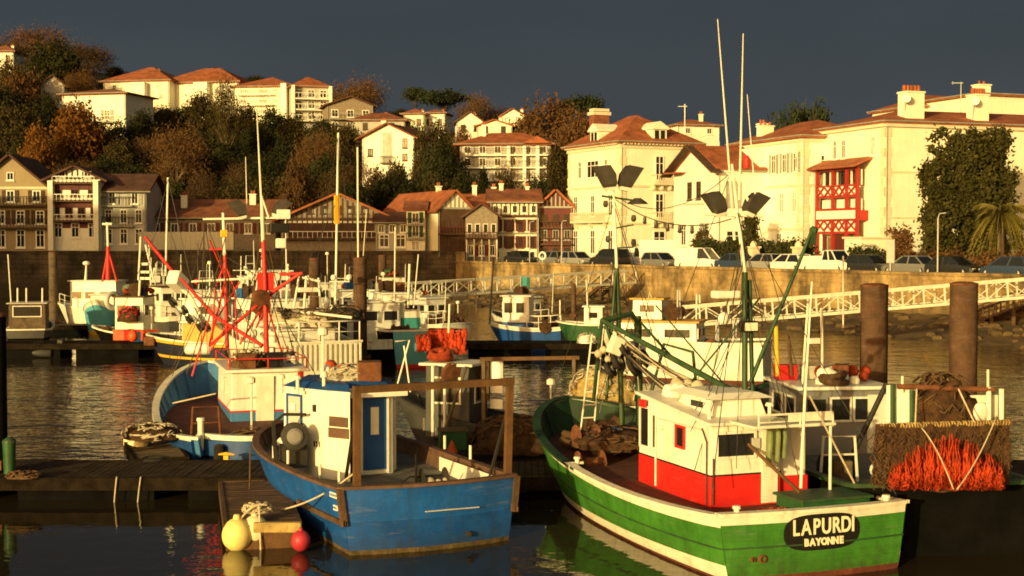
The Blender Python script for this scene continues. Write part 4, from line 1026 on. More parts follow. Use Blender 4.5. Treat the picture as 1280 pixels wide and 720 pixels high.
# ================================================================== QUAY FURNITURE AND CARS
def car(kind, label, px, off, m, rev=0, turn=0.0, group='cars parked along the quay wall'):
    p = wallpt(px, off); t = thing('parked_car' if kind not in ('van', 'pickup') else ('van' if kind == 'van' else 'pickup_truck'), label, {'van': 'van', 'pickup': 'pickup'}.get(kind, 'car'), tuple(p), WANG + (math.pi if rev else 0) + turn, group)
    L_, Wd = {'hatch': (3.9, 1.66), 'saloon': (4.5, 1.74), 'suv': (4.4, 1.8), 'van': (4.3, 1.75), 'pickup': (5.0, 1.85)}[kind]
    # lower body rings along x: (x, z_low, z_high, half width)
    bz = {'hatch': .82, 'saloon': .84, 'suv': 1.0, 'van': .95, 'pickup': 1.0}[kind]
    hood = {'hatch': .74, 'saloon': .72, 'suv': .92, 'van': .86, 'pickup': .96}[kind]
    rings = []
    for f, lo, hi, wf in ((-.5, .42, bz * .78, .86), (-.47, .3, bz * .97, .95), (-.3, .24, bz, 1), (0, .22, bz, 1), (.2, .22, bz, 1), (.3, .22, hood + .05, 1), (.44, .26, hood * .92, .95), (.495, .38, hood * .75, .84)):
        w_ = Wd / 2 * wf; x = f * L_
        rings.append([V((x, -w_, lo)), V((x, w_, lo)), V((x, w_, hi * .75)), V((x, w_ * .93, hi)), V((x, -w_ * .93, hi)), V((x, -w_, hi * .75))])
    body = MB().loft(rings); roofz = {'hatch': 1.42, 'saloon': 1.4, 'suv': 1.7, 'van': 1.85, 'pickup': 1.75}[kind]
    x0, x1, x2, x3 = {'hatch': (-.47, -.38, .06, .27), 'saloon': (-.36, -.2, .06, .24), 'suv': (-.48, -.42, .06, .24), 'van': (-.49, -.48, .14, .32), 'pickup': (-.02, .0, .16, .28)}[kind]
    wr, wb = Wd / 2 * .76, Wd / 2 * .92
    gl = MB()
    gl.loft([[V((x0 * L_, -wb, bz - .02)), V((x0 * L_, wb, bz - .02)), V((x3 * L_, wb, bz - .02)), V((x3 * L_, -wb, bz - .02))],
             [V((x1 * L_, -wr, roofz - .06)), V((x1 * L_, wr, roofz - .06)), V((x2 * L_, wr, roofz - .06)), V((x2 * L_, -wr, roofz - .06))]])
    body.loft([[V((x1 * L_ - .03, -wr - .02, roofz - .07)), V((x1 * L_ - .03, wr + .02, roofz - .07)), V((x2 * L_ + .04, wr + .02, roofz - .07)), V((x2 * L_ + .04, -wr - .02, roofz - .07))],
               [V((x1 * L_ + .06, -wr + .06, roofz)), V((x1 * L_ + .06, wr - .06, roofz)), V((x2 * L_ - .1, wr - .06, roofz)), V((x2 * L_ - .1, -wr + .06, roofz))]])
    for s_ in (-1, 1):
        pil = [(x0, x1), (x3, x2), ((x0 + x3) / 2, (x1 + x2) / 2)]
        for b_, t_ in pil: body.bar((b_ * L_, s_ * (wb + .005), bz - .03), (t_ * L_, s_ * (wr + .012), roofz - .05), .09)
        if kind == 'van':
            body.loft([[V((-.485 * L_, s_ * (wb + .008), bz - .02)), V((.02 * L_, s_ * (wb + .008), bz - .02)), V((.02 * L_, s_ * (wr + .008), roofz - .06)), V((-.48 * L_, s_ * (wr + .008), roofz - .06))],
                       [V((-.485 * L_, s_ * (wb + .03), bz - .02)), V((.02 * L_, s_ * (wb + .03), bz - .02)), V((.02 * L_, s_ * (wr + .03), roofz - .06)), V((-.48 * L_, s_ * (wr + .03), roofz - .06))]])
    if kind == 'van': body.box((-.487 * L_, 0, (bz + roofz) / 2), (.05, wr * 2, roofz - bz - .05))
    if kind == 'pickup':
        for s_ in (-1, 1): body.box((-.26 * L_, s_ * Wd * .46, bz + .14), (.48 * L_, .06, .3))
        body.box((-.49 * L_, 0, bz + .14), (.06, Wd * .86, .3))
    body.build('body', M(m), t, bevel=.02)
    gl.build('window_glass', M('car_glass'), t)
    for sx in (-.31, .31):
        for s_ in (-1, 1):
            w_ = MB().lathe((sx * L_, s_ * Wd * .5 - s_ * .1, .31), [(.2, -.09), (.31, -.09), (.31, .09), (.2, .09)], 14, (0, 1, 0)).build('wheel', M('rubber'), t)
            MB().lathe((sx * L_, s_ * Wd * .5 - s_ * .1, .31), [(.19, -.095), (.19, .095)], 12, (0, 1, 0)).build('rim', M('galv'), w_)
    for s_ in (-1, 1):
        MB().box((.475 * L_, s_ * Wd * .33, hood * .72), (.12, .28, .14)).build('headlight', M('lamp_glass'), t)
        MB().box((-.488 * L_, s_ * Wd * .36, bz * .78), (.08, .2, .18)).build('tail_light', M('red_paint'), t)
    return t
car('saloon', 'black saloon parked below the cream house with maroon shutters', 652, 4.5, 'car_black')
car('hatch', 'grey hatchback parked before the dark red timber house', 692, 4.2, 'car_grey', 1)
car('hatch', 'silver car parked before the left corner of the tall villa', 722, 3.6, 'car_silver')
car('suv', 'black four by four parked under the tall villa facade', 762, 3.6, 'car_black', 1)
car('van', 'small white van half hidden behind the four by four', 800, 7.0, 'car_white')
car('hatch', 'dark hatchback parked beside the pale board sign', 826, 3.4, 'car_grey')
car('van', 'white panel van with dark windscreen before the clipped hedge', 876, 3.4, 'car_white', 0, .35)
car('saloon', 'dark blue car between the white van and the silver hatchback', 924, 3.4, 'car_blue')
car('hatch', 'silver grey hatchback beside the small white hatchback', 955, 3.3, 'car_silver', 1)
car('hatch', 'small white hatchback next to the pickup', 987, 3.3, 'car_white', 1)
car('pickup', 'white pickup truck parked below the red timber bay', 1038, 3.2, 'car_white')
car('hatch', 'black car tucked behind the pickup tailgate', 1088, 3.2, 'car_black')
car('saloon', 'dark grey saloon under the shrub border, nearer the pickup', 1140, 3.2, 'car_grey', 1)
car('saloon', 'long black saloon parked below the ivy clad tree', 1192, 3.2, 'car_black')
car('hatch', 'dark blue hatchback at the end of the quay beneath the palm', 1262, 3.2, 'car_blue', 1)

def post_thing(name, label, cat, p, h, r=.05, m='galv', extra=None):
    t = thing(name, label, cat, tuple(p)); MB().tube([(0, 0, 0), (0, 0, h)], r, 8).build('post', M(m), t)
    if extra: extra(t)
    return t
post_thing('life_ring_stand', 'white life ring hung on a post at the wall corner', 'life ring', wallpt(678, .6), 1.0, .05, 'galv', lambda t: MB().torus((0, -.12, 1.0), .33, .09, (-.5, -.85, 0)).build('life_ring', M('sign_white'), t, smooth='all'))
def sgn(w, h, z, m): return lambda t: MB().box((0, -.06, z), (w, .06, h)).box((0, -.03, z), (w + .08, .03, h + .08)).build('panel', M(m), t)
post_thing('information_board', 'large pale information board standing before the white gable house', 'sign', wallpt(822, 5), 1.6, .06, 'galv', sgn(3.2, 1.5, 1.7, 'sign_white'))
post_thing('street_sign', 'grey street sign on a post beside the red timber bay', 'sign', wallpt(1113, 2.2), 2.4, .05, 'galv', sgn(.5, 1.6, 1.7, 'galv'))
for px, lab in ((702, 'slim lamp post before the dark red timber house'), (662, 'slim lamp post before the cream house with maroon shutters'), (1172, 'slim lamp post rising past the ivy clad tree')):
    def ex(t): MB().tube([(0, 0, 4.0), (.1, 0, 4.3), (.5, -.2, 4.35)], .035, 6).build('arm', M('galv'), t); MB().lathe((.55, -.22, 4.27), [(.04, .12), (.18, .02), (.16, 0)], 10).build('lamp_head', M('lamp_shade'), t)
    post_thing('street_lamp', lab, 'street lamp', wallpt(px, 2.0), 4.0, .05, 'galv', ex)
for px, lab in ((942, 'pale stone gatepost at the end of the clipped hedge'), (998, 'pale stone gatepost beside the small white hatchback')):
    p = wallpt(px, 8); t = thing('gatepost', lab, 'gatepost', tuple(p), R(20))
    MB().box((0, 0, .9), (.75, .75, 1.8)).build('pier', M('stone_trim'), t, bevel=.02); MB().box((0, 0, 1.88), (.95, .95, .16)).lathe((0, 0, 1.962), [(.3, 0), (.28, .25), (.1, .45)], 10).build('cap', M('stone_trim'), t)
t = thing('garden_kiosk', 'small cream flat roofed kiosk before the large apartment house', 'kiosk', tuple(wallpt(1086, 11)), R(20))
MB().box((0, 0, 1.3), (3.0, 2.4, 2.6)).build('wall', M('render_cream'), t); MB().box((0, 0, 2.68), (3.3, 2.7, .15)).build('roof', M('stone_trim'), t); MB().box((-.6, -1.23, 1.2), (.8, .06, 1.9)).build('door', M('shutter_grey'), t)
p = P(1201, 130, 135)
t = thing('aerial_mast', 'thin rooftop aerial with crossbar against the sky', 'aerial', tuple(p)); MB().tube([(0, 0, -3), (0, 0, 2.1)], .045, 6).build('pole', M('galv'), t); MB().bar((-.9, 0, 2.0), (.2, 0, 2.0), .06).bar((-.8, 0, 1.85), (-.8, 0, 2.15), .04).build('crossbar', M('galv'), t)
p = P(856, 160, 190)
t = thing('aerial_mast', 'white rooftop aerial above the villa roof', 'aerial', tuple(p)); MB().tube([(0, 0, -3), (0, 0, 3.2)], .07, 6).build('pole', M('trim_white'), t); MB().bar((-.9, 0, 2.9), (.3, 0, 2.9), .07).build('crossbar', M('trim_white'), t)

def gangway(label, a, b, h, w=1.3, n=14):
    a, b = V(a), V(b); d_ = b - a; L_ = d_.length; ang = math.atan2(d_.y, d_.x); pit = math.asin(d_.z / L_)
    t = thing('gangway', label, 'gangway', tuple(a)); t.rotation_euler = (0, -pit, ang)
    MB().box((L_ / 2, 0, .06), (L_, w - .12, .08)).build('deck', M('wood_grey'), t)
    for s_ in (-1, 1):
        q = MB(); y = s_ * w / 2
        q.box((L_ / 2, y, .08), (L_, .10, .17)).box((L_ / 2, y, h), (L_, .09, .12))
        for i in range(n + 1): q.box((L_ * i / n, y, h / 2 + .05), (.09, .07, h - .13))
        for i in range(n):
            x0, x1 = L_ * i / n, L_ * (i + 1) / n
            if i % 2: x0, x1 = x1, x0
            q.bar((x0, y, .15), (x1, y, h - .06), .05)
        q.build('side_truss', M('gang_white'), t)
    return t
gangway('white truss gangway sloping up to the quay below the tall villa', P(483, 375, 100), P(788, 354, 119), 1.1, n=18)
gangway('nearer white truss gangway running behind the two steel piles', P(796, 413, 78), P(1330, 368, 82), 1.08, n=20)
def stair(label, px0, px1, y0, y1, off):
    """timber stair from the quay down to the foreshore"""
    a = wallpt(px0, -off, 0); b = wallpt(px1, -off, 0); a.z = P(px0, y0, a.y).z; b.z = P(px1, y1, b.y).z
    t = thing('quay_stair', label, 'stairs'); 
    s_ = MB()
    for e in (0, 1.2): s_.bar(a + WN * e, b + WN * e, .3, .14)
    s_.build('stringer', M('wood'), t)
    q = MB(); n = 14
    for i in range(n): p = a.lerp(b, (i + .5) / n) + WN * .6; q.box(tuple(p + V((0, 0, .1))), (.34, 1.15, .06), Matrix.Rotation(WANG, 3, 'Z'))
    q.build('tread', M('wood'), t)
    q = MB()
    for e in (0, 1.2):
        q.bar(a + WN * e + V((0, 0, 1)), b + WN * e + V((0, 0, 1)), .09)
        for k in (0, .33, .66, 1): p = a.lerp(b, k) + WN * e; q.bar(p, p + V((0, 0, 1)), .09)
    q.build('handrail', M('wood'), t)
    q = MB()
    for k in (.1, .5):
        for e in (0, 1.2): p = a.lerp(b, k) + WN * e; MB().bar(p, V((p.x, p.y, -.5)), .2).build('support', M('wood'), t)
stair('dark timber stair down the wall beside the far gangway', 768, 728, 356, 388, .3)
stair('dark timber stair down the wall behind the right hand pile', 1290, 1222, 382, 408, .3)

def pile(label, px, wpx, ytop, Y, m='pile_steel', group=None, zb=-3):
    p = P(px, ytop, Y); r_ = wpx * Y / FPX / 2
    t = thing('mooring_pile', label, 'pile', (p.x, p.y, 0), 0, group)
    MB().lathe((0, 0, zb), [(r_, 0), (r_, p.z - zb - .01)], 24).build('tube', M(m), t, smooth=True)
    MB().lathe((0, 0, p.z - .008), [(r_ * 1.02, 0), (r_ * 1.02, .05), (r_ * .6, .09)], 24).build('cap', M('rust'), t)
    q = MB(); zz = .75
    for k in range(4):
        g = k * math.pi / 2 + .4; q.box((math.cos(g) * r_ * 1.35, math.sin(g) * r_ * 1.35, zz), (.14, .14, .22))
    q.torus((0, 0, zz), r_ * 1.3, .05, n=24, m=6); q.build('guide_ring', M('rust'), t)
    return t
pile('thick rusty steel pile nearer the green trawler', 1093, 34, 358, 37)
pile('thick rusty steel pile rising behind the orange net heap', 1205, 34, 356, 37)
pile('weathered pale pile beside the white cabin cruiser', 66, 10.5, 316, 92, 'wood_grey')
pile('dark pile left of the pair behind the white trawler', 393, 14, 324, 78)
pile('thicker dark pile of the pair beside the blue cabin', 450, 17, 324, 64)
pile('slim dark pile where the far gangway begins', 478, 10, 320, 96)
pile('thin dark pile at the stair below the tall villa', 717, 6, 356, 100, 'wood')
pile('black pile at the very left edge of the harbour', -4, 22, 395, 33.5, 'black_hull')
# ================================================================== BOATS
class Boat:
    def __init__(s, name, label, x, y, head, cat='fishing boat', group=None):
        s.t = thing(name, label, cat, (x, y, 0), R(head), group)
        s.mw = Matrix.Translation((x, y, 0)) @ Matrix.Rotation(R(head), 4, 'Z'); s.inv = s.mw.inverted()
    def at(s, px, py, Y=None, z=None):
        return s.inv @ (P(px, py, Y) if Y is not None else G(px, py, z))
    def w(s, p): return s.mw @ V(p)
    def hull(s, L, B, sheer, sb=.84, p=2.6, q=.62, wl=.86, rake=.9, curve=.1, bands=(), draft=.5, n=26, tband=None, tm=.42):
        s.L, s.B, s.sh = L, B, sheer
        def sh(t):
            a, m, b = sheer
            return a * (1 - t) * (1 - 2 * t) + 4 * m * t * (1 - t) + b * t * (2 * t - 1)
        def half(t):
            if t < tm: f = sb + (1 - sb) * math.sin(math.pi / 2 * t / tm)
            else: f = (1 - ((t - tm) / (1 - tm)) ** p) ** q if t < 1 else 0
            return f * B / 2
        def pt(t, k, side, off=0):
            z = sh(t) * k if k >= 0 else k * draft
            kk = max(k, 0)
            a = wl * (1 - .38 * t * t)
            w = half(t) * (a + (1 - a) * kk ** .75)
            if k < 0: w *= 1 + k * .3
            y = t * L - rake * (1 - kk) * t ** 4 + (curve * (w / max(B / 2 * sb, .01)) ** 2 if t == 0 else 0) * 1
            return V((side * max(0, w + off), y, z))
        s.shf, s.half, s.pt = sh, half, pt
        ks = [-1.0] + [b[0] for b in bands]
        kf = lambda k, t: k[0] + (k[1] - k[0]) * t if isinstance(k, tuple) else k
        kv = lambda k: k[0] if isinstance(k, tuple) else k
        mats_ = [b[1] for b in bands]; um = list(dict.fromkeys(mats_ + [x[1] for x in (tband or [])]))
        mb = MB(); ts = [(i / n) ** .9 if i < n else 1.0 for i in range(n + 1)]; ts = sorted(set(list(ts) + [.985, .995]))
        for side in (-1, 1):
            for r_ in range(len(ks) - 1):
                mb.cur = um.index(mats_[r_]); sub = 3 if kv(ks[r_ + 1]) - kv(ks[r_]) > .3 else 1
                rows = [[pt(t, kf(ks[r_], t) + (kf(ks[r_ + 1], t) - kf(ks[r_], t)) * j / sub, side) for t in ts] for j in range(sub + 1)]
                m_ = len(ts)
                fs = [(j * m_ + i, j * m_ + i + 1, (j + 1) * m_ + i + 1, (j + 1) * m_ + i) if side > 0 else (j * m_ + i + 1, j * m_ + i, (j + 1) * m_ + i, (j + 1) * m_ + i + 1) for j in range(sub) for i in range(m_ - 1)]
                mb.add([p_ for r2 in rows for p_ in r2], fs)
        tb = tband or bands; ks2 = [-1.0] + [b[0] for b in tb]
        for r_ in range(len(ks2) - 1):
            mb.cur = um.index(tb[r_][1]); c = 10
            rows = []
            for k in (ks2[r_], ks2[r_ + 1]):
                w = pt(0, k, 1).x; z = pt(0, k, 1).z
                rows.append([V((w * (2 * i / c - 1), curve * ((2 * i / c - 1) ** 2) * (w / max(B / 2 * sb, .01)) ** 2, z + .05 * max(k, 0) * (1 - (2 * i / c - 1) ** 2) * 0)) for i in range(c + 1)])
            mb.add(rows[0] + rows[1], [(i, i + 1, c + 1 + i + 1, c + 1 + i) for i in range(c)])
        s.curve, s.sb = curve, sb
        return mb.build('hull', [M(x) for x in um], s.t, smooth=True)
    def edge(s, k, off, n=30, t0=0.0, t1=1.0):
        """outline port stern -> bow -> starboard stern at sheer fraction k"""
        ts = [t0 + (t1 - t0) * i / n for i in range(n + 1)]
        a = [s.pt(t, k, -1, off) for t in ts]; b = [s.pt(t, k, 1, off) for t in reversed(ts)]
        if t1 >= 1:
            a[-1] = a[-1] + V((0, off, 0)); b = b[1:]
        return a + b
    def stern_edge(s, k, off=0, n=10):
        w = s.pt(0, k, 1).x; z = s.pt(0, k, 1).z
        return [V(((w + off) * (1 - 2 * i / n), s.curve * (1 - 2 * i / n) ** 2 - off, z)) for i in range(1, n)]
    def band(s, name, m, k, off, wd, ht, dz=0, stern=True, t1=1.0, t0=0):
        if t1 < 1 and not stern:
            for side in (-1, 1):
                ps = [s.pt(t0 + (t1 - t0) * i / 20, k, side, off) for i in range(21)]; rings = []
                for i, p in enumerate(ps):
                    tg = ps[min(i + 1, 20)] - ps[max(i - 1, 0)]; tg.z = 0; tg.normalize(); nn = V((-tg.y, tg.x, 0))
                    rings.append([p + nn * (wd / 2) + V((0, 0, dz - ht / 2)), p - nn * (wd / 2) + V((0, 0, dz - ht / 2)), p - nn * (wd / 2) + V((0, 0, dz + ht / 2)), p + nn * (wd / 2) + V((0, 0, dz + ht / 2))])
                MB().loft(rings).build(name, M(m), s.t)
            return
        path = s.edge(k, off, t0=t0, t1=t1) + (s.stern_edge(k, off) if stern else [])
        N_ = len(path); rings = []
        for i, p in enumerate(path):
            a = path[(i - 1) % N_] if stern or i else p; b = path[(i + 1) % N_] if stern or i < N_ - 1 else p
            tg = (b - a); tg.z = 0; tg.normalize(); nn = V((-tg.y, tg.x, 0))   # outward (port side runs forward)
            rings.append([p + nn * (wd / 2) + V((0, 0, dz - ht / 2)), p - nn * (wd / 2) + V((0, 0, dz - ht / 2)), p - nn * (wd / 2) + V((0, 0, dz + ht / 2)), p + nn * (wd / 2) + V((0, 0, dz + ht / 2))])
        mb = MB()
        if stern: rings.append(rings[0])
        mb.loft(rings, True, not stern, not stern)
        return mb.build(name, M(m), s.t)
    def inside(s, deckz, m_in, m_deck, inset=.09, step=None):
        """bulwark lining and deck; deckz(t)"""
        n = 28; mb = MB(); ts = [i / n for i in range(n + 1)]
        for side in (-1, 1):
            up = [s.pt(t, 1, side, -inset) - V((0, inset * t, .01)) for t in ts]
            lo = []
            for t in ts:
                z = deckz(t); k = max(.02, min(.98, z / s.shf(t))); q = s.pt(t, k, side, -inset) - V((0, inset * t, 0)); q.z = z; lo.append(q)
            m_ = n + 1
            fs = [(i, i + 1, m_ + i + 1, m_ + i) for i in range(n)]
            mb.add(up + lo, fs if side < 0 else [f[::-1] for f in fs])
            # frames
            for i in range(2, n - 1, 2):
                a, b = up[i], lo[i]; mb.bar(a + V((-side * .03, 0, 0)), b + V((-side * .03, 0, 0)), .07)
            if side < 0: L0, U0 = lo, up
            else:
                L1, U1 = lo, up
        w0 = U0[0].x; mb.add([V((w0, inset + s.curve, U0[0].z)), V((-w0, inset + s.curve, U0[0].z)), V((-L0[0].x * -1 * -1, inset + s.curve, L0[0].z)), V((L0[0].x, inset + s.curve, L0[0].z))], [(0, 1, 2, 3)])
        mb.build('bulwark', M(m_in), s.t)
        d = MB(); m_ = n + 1
        for q in (L0[0], L1[0]): q.y += inset + s.curve
        d.add(L0 + L1, [(i, m_ + i, m_ + i + 1, i + 1) for i in range(n)])
        return d.build('deck', M(m_deck), s.t)
    def part(s, name, mb, m, par=None, **k): return mb.build(name, M(m) if isinstance(m, str) else [M(x) for x in m], par or s.t, **k)
    def house(s, cx, cy, w, d, z0, z1, m='white_paint', low=None, roofm='white_paint', ov=.15, th=.09, taper=.02, wins=(), name='wheelhouse', roof=True):
        mb = MB()
        a, b = w / 2, d / 2; q = 1 - taper
        mb.prism([(cx - a, cy - b), (cx + a, cy - b), (cx + a, cy + b), (cx - a, cy + b)], low[1] if low else z0, z1, [(cx - a * q, cy - b * q), (cx + a * q, cy - b * q), (cx + a * q, cy + b * q), (cx - a * q, cy + b * q)])
        wh = mb.build(name, M(m), s.t, bevel=.03)
        if low: MB().box((cx, cy, (z0 + low[1]) / 2), (w + .012, d + .012, low[1] - z0)).build('lower_panel', M(low[0]), wh, bevel=.02)
        if roof: MB().box((cx, cy, z1 + th / 2 + .002), (w + 2 * ov, d + 2 * ov, th)).build('roof', M(roofm), wh, bevel=.03)
        FF = faces(cx, cy, w, d)
        for v in wins: s.win(wh, FF[v[0]], *v[1:])
        return wh, FF
    def win(s, par, f, u, z, w, h, frame='white_paint', pane='pane', t=.035):
        o_, ux, n_ = f; mb = MB(); b = .05
        mb.ob(o_, ux, n_, u - w / 2, z - b / 2, b, h + b, 0, t).ob(o_, ux, n_, u + w / 2, z - b / 2, b, h + b, 0, t)
        mb.ob(o_, ux, n_, u, z - b / 2, w - b, b, 0, t).ob(o_, ux, n_, u, z + h - b / 2, w - b, b, 0, t)
        mb.cur = 1; mb.ob(o_, ux, n_, u, z + b / 2, w - b, h - b, .003, .015)
        return mb.build('window', [M(frame), M(pane)], par)
    def mast(s, pts, r, m, name='mast', n=10): return s.part(name, MB().tube(pts, r, n), m, smooth=True)
    def stay(s, p, q, r=.012, m='wire', sg=0, name='stay'): return s.part(name, MB().tube(sag(p, q, sg, 8) if sg else [p, q], r, 5), m)
    def rail(s, pts, h, m='white_steel', r=.02, name='guard_rail', mid=True, every=1):
        mb = MB(); pts = [V(p) for p in pts]; up = V((0, 0, h))
        mb.tube([p + up for p in pts], r, 6)
        if mid: mb.tube([p + up * .5 for p in pts], r * .7, 6)
        for p in pts[::every]: mb.tube([p, p + up], r, 6)
        return s.part(name, mb, m, smooth='all')
    def clutter(s, n, x0, x1, y0, y1, z, seed, kinds=(0, 1, 2, 3, 4, 5, 6)):
        """working gear on a deck or roof: drums, boxes, coils, posts with lamps, frames"""
        rr = random.Random(seed)
        for k in range(n):
            p = V((rr.uniform(x0, x1), rr.uniform(y0, y1), z)); q = rr.choice(kinds)
            if q == 0: s.part('winch', MB().lathe(p + V((0, 0, .3)), [(.07, -.28), (.28, -.26), (.13, -.2), (.13, .2), (.28, .26), (.07, .28)], 12, (1, rr.uniform(-.4, .4), 0)), rr.choice(('rust', 'iron_dark', 'green_steel')))
            elif q == 1: s.part('deck_box', MB().box(p + V((0, 0, .22)), (rr.uniform(.35, .8), rr.uniform(.35, .6), .44), Matrix.Rotation(rr.uniform(-.5, .5), 3, 'Z')), rr.choice(('white_paint', 'blue_box', 'wood_grey', 'rust', 'grey_hull', 'curtain')), bevel=.03)
            elif q == 2: s.part('rope_coil', MB().torus(p + V((0, 0, .1)), .28, .1, (rr.uniform(-.2, .2), rr.uniform(-.2, .2), 1), 16, 6).torus(p + V((0, 0, .22)), .25, .09, (rr.uniform(-.3, .3), 0, 1), 16, 6), rr.choice(('rope_pale', 'rope_dark', 'orange_dim')), smooth='all')
            elif q == 3:
                h = rr.uniform(.7, 1.8); s.part('lamp_post', MB().tube([p, p + V((0, 0, h))], .03, 6).lathe(p + V((0, 0, h)), [(.04, 0), (.12, .03), (.12, .16), (.05, .2)], 10), 'white_steel')
            elif q == 4:
                h = rr.uniform(.8, 1.4); w = rr.uniform(.5, .9); s.part('gear_frame', MB().tube([p + V((-w / 2, 0, 0)), p + V((-w / 2.4, 0, h)), p + V((w / 2.4, 0, h)), p + V((w / 2, 0, 0))], .035, 6).tube([p + V((-w / 2.2, 0, h * .6)), p + V((w / 2.2, 0, h * .6))], .025, 6), rr.choice(('white_steel', 'rust', 'galv')))
            elif q == 5:
                mb = MB()
                cs_ = [p + V((rr.uniform(-.25, .25), rr.uniform(-.25, .25), .13 + rr.uniform(0, .15))) for i in range(5)]
                for c_ in cs_: mb.sph(c_, rr.uniform(.1, .16), 8, 6)
                mb.tube(cs_, .02, 5)
                s.part('net_floats_string', mb, rr.choice(('orange_dim', 'white_paint', 'rope_pale')), smooth='all')
            else: s.part('net_roll', MB().lathe(p + V((0, 0, .32)), [(.08, -.4), (.34, -.36), (.24, -.3), (.27, 0), (.24, .3), (.34, .36), (.08, .4)], 14, (1, .1, 0)), 'net_brown')
    def flood(s, p, yaw, tilt=0, sc=1.0, par=None):
        """trawler deck floodlight: deep rectangular shade on a bracket, mouth down and out"""
        Mx = Matrix.Rotation(yaw, 3, 'Z') @ Matrix.Rotation(tilt, 3, 'Y'); p = V(p); mb = MB()
        def rg(z, a, b, ox=0): return [p + Mx @ V((ox + x * sc, y * sc, z * sc)) for x, y in ((-a, -b), (a, -b), (a, b), (-a, b))]
        mb.loft([rg(0, .12, .12), rg(.07, .15, .15), rg(.30, .19, .17, .05 * sc), rg(.52, .18, .17, .16 * sc)])
        o = s.part('floodlight', mb, 'lamp_shade', par)
        mb = MB().loft([rg(-.09, .09, .1), rg(-.004, .12, .125)]); s.part('lamp_glass', mb, 'lamp_glass', o)
        return o

def fender(label, p, r, m, kind='ball', cat='fender', name='fender'):
    if kind == 'ball': mb = MB().sph((0, 0, 0), (r, r, r * 1.12), 20, 14).lathe((0, 0, r * 1.05), [(r * .28, 0), (r * .2, r * .3), (r * .12, r * .32)], 10)
    else: mb = MB().lathe((0, 0, 0), [(r * .3, -r * 2.2), (r * .9, -r * 1.9), (r, -r * 1.4), (r, r * 1.4), (r * .9, r * 1.9), (r * .3, r * 2.2)], 14)
    o = mb.build(name, M(m), smooth=True, loc=p); return tag(o, label, cat)

def heap(name, label, cat, loc, rx, ry, h, m, seed=1, strands=None, rz=0):
    """heap of netting: lumpy mound with loose strands over it"""
    t = thing(name, label, cat, loc, rz); rr = random.Random(seed); n, k = 28, 12; vs = []
    for j in range(k + 1):
        f = j / k
        for i in range(n):
            a = 6.283 * i / n; q = math.cos(f * math.pi / 2) ** .6
            d_ = 1 + .28 * noise.noise(V((math.cos(a) * 2 + seed, math.sin(a) * 2, f * 3))) + .12 * noise.noise(V((math.cos(a) * 7 + seed, math.sin(a) * 7, f * 9)))
            vs.append(V((math.cos(a) * rx * max(q, .02) * d_, math.sin(a) * ry * max(q, .02) * d_, h * math.sin(f * math.pi / 2) * (.85 + .3 * noise.noise(V((math.cos(a) * 3 * q, math.sin(a) * 3 * q, seed)))))))
    fs = [(j * n + i, j * n + (i + 1) % n, (j + 1) * n + (i + 1) % n, (j + 1) * n + i) for j in range(k) for i in range(n)]
    q = MB().add(vs, fs); q.cur = 1
    for i in range(60):
        a = rr.uniform(0, 6.28); f = rr.uniform(.1, .9); pts = []
        for s_ in range(5):
            a += rr.uniform(-.25, .25); f = max(0, f + rr.uniform(-.12, .12)); c = math.cos(min(1, f) * math.pi / 2) ** .6 * 1.08
            pts.append(V((math.cos(a) * rx * c, math.sin(a) * ry * c, h * math.sin(min(1, f) * math.pi / 2) * 1.0 + .03)))
        q.tube(pts, rr.uniform(.012, .028), 4)
    q.build('net_bundle', [M(m), M(strands or m)], t, smooth='all'); return t

# ------------------------------------------------------------------ pontoons
def pontoon(label, a, b, w, z=.7, th=.45, m='wood', name='pontoon', beam='beam_dark'):
    a, b = V(a), V(b); L_ = (b - a).length; ang = math.atan2((b - a).y, (b - a).x)
    t = thing(name, label, 'pontoon', (a.x, a.y, 0), ang); mb = MB(); rr = random.Random(int(L_ * 10)); n = int(L_ / .16)
    for i in range(n): mb.box((L_ * (i + .5) / n, 0, z - .03 + rr.uniform(-.006, .006)), (L_ / n - .015, w, .05))
    mb.build('plank', M(m), t)
    mb = MB()
    for s_ in (-1, 1): mb.box((L_ / 2, s_ * (w / 2 + .045), z - .14), (L_ + .05, .085, .3))
    for e in (0, 1): mb.box((L_ * e + (.045 if e else -.045), 0, z - .14), (.085, w + .17, .3))
    mb.build('fender_beam', M(beam), t)
    k = max(1, int(L_ / 4)); mb = MB()
    for i in range(k): mb.box((L_ * (i + .5) / k, 0, (z - .3 - .25) / 2), (L_ / k * .8, w * .9, z - .3 + .25))
    mb.build('float', M('black_hull'), t)
    if beam == 'wood': MB().box((L_ + .13, 0, z - .3), (.06, w + .1, .55)).build('end_board', M('wood_post'), t)
    return t
Y0, Y1 = 32.7, 35.2
pontoon('long dark planked pontoon where the fishing boats are tied up', (-16, (Y0 + Y1) / 2, 0), (16, (Y0 + Y1) / 2, 0), Y1 - Y0, .55, m='plank_dark')
fa, fb = G(330, 622, .62), G(322, 660, .62)
pontoon('short wooden finger pontoon beside the blue boat', (-6.05, 32.55, 0), (-4.95, 27.75, 0), 1.35, .5, m='wood', beam='wood')
pontoon('finger pontoon stub with fenders lashed to its end', (-8.85, 35.35, 0), (-9.9, 38.3, 0), 1.2, .6, m='wood_grey')
pontoon('far dark pontoon crossing the basin in front of the white boats', (-27, 73.5, 0), (9.5, 73.5, 0), 2.2, .75, m='beam_dark')
pontoon('farthest pontoon under the white cabin cruiser', (-32, 91.4, 0), (-18, 91.4, 0), 1.6, .6, m='wood')
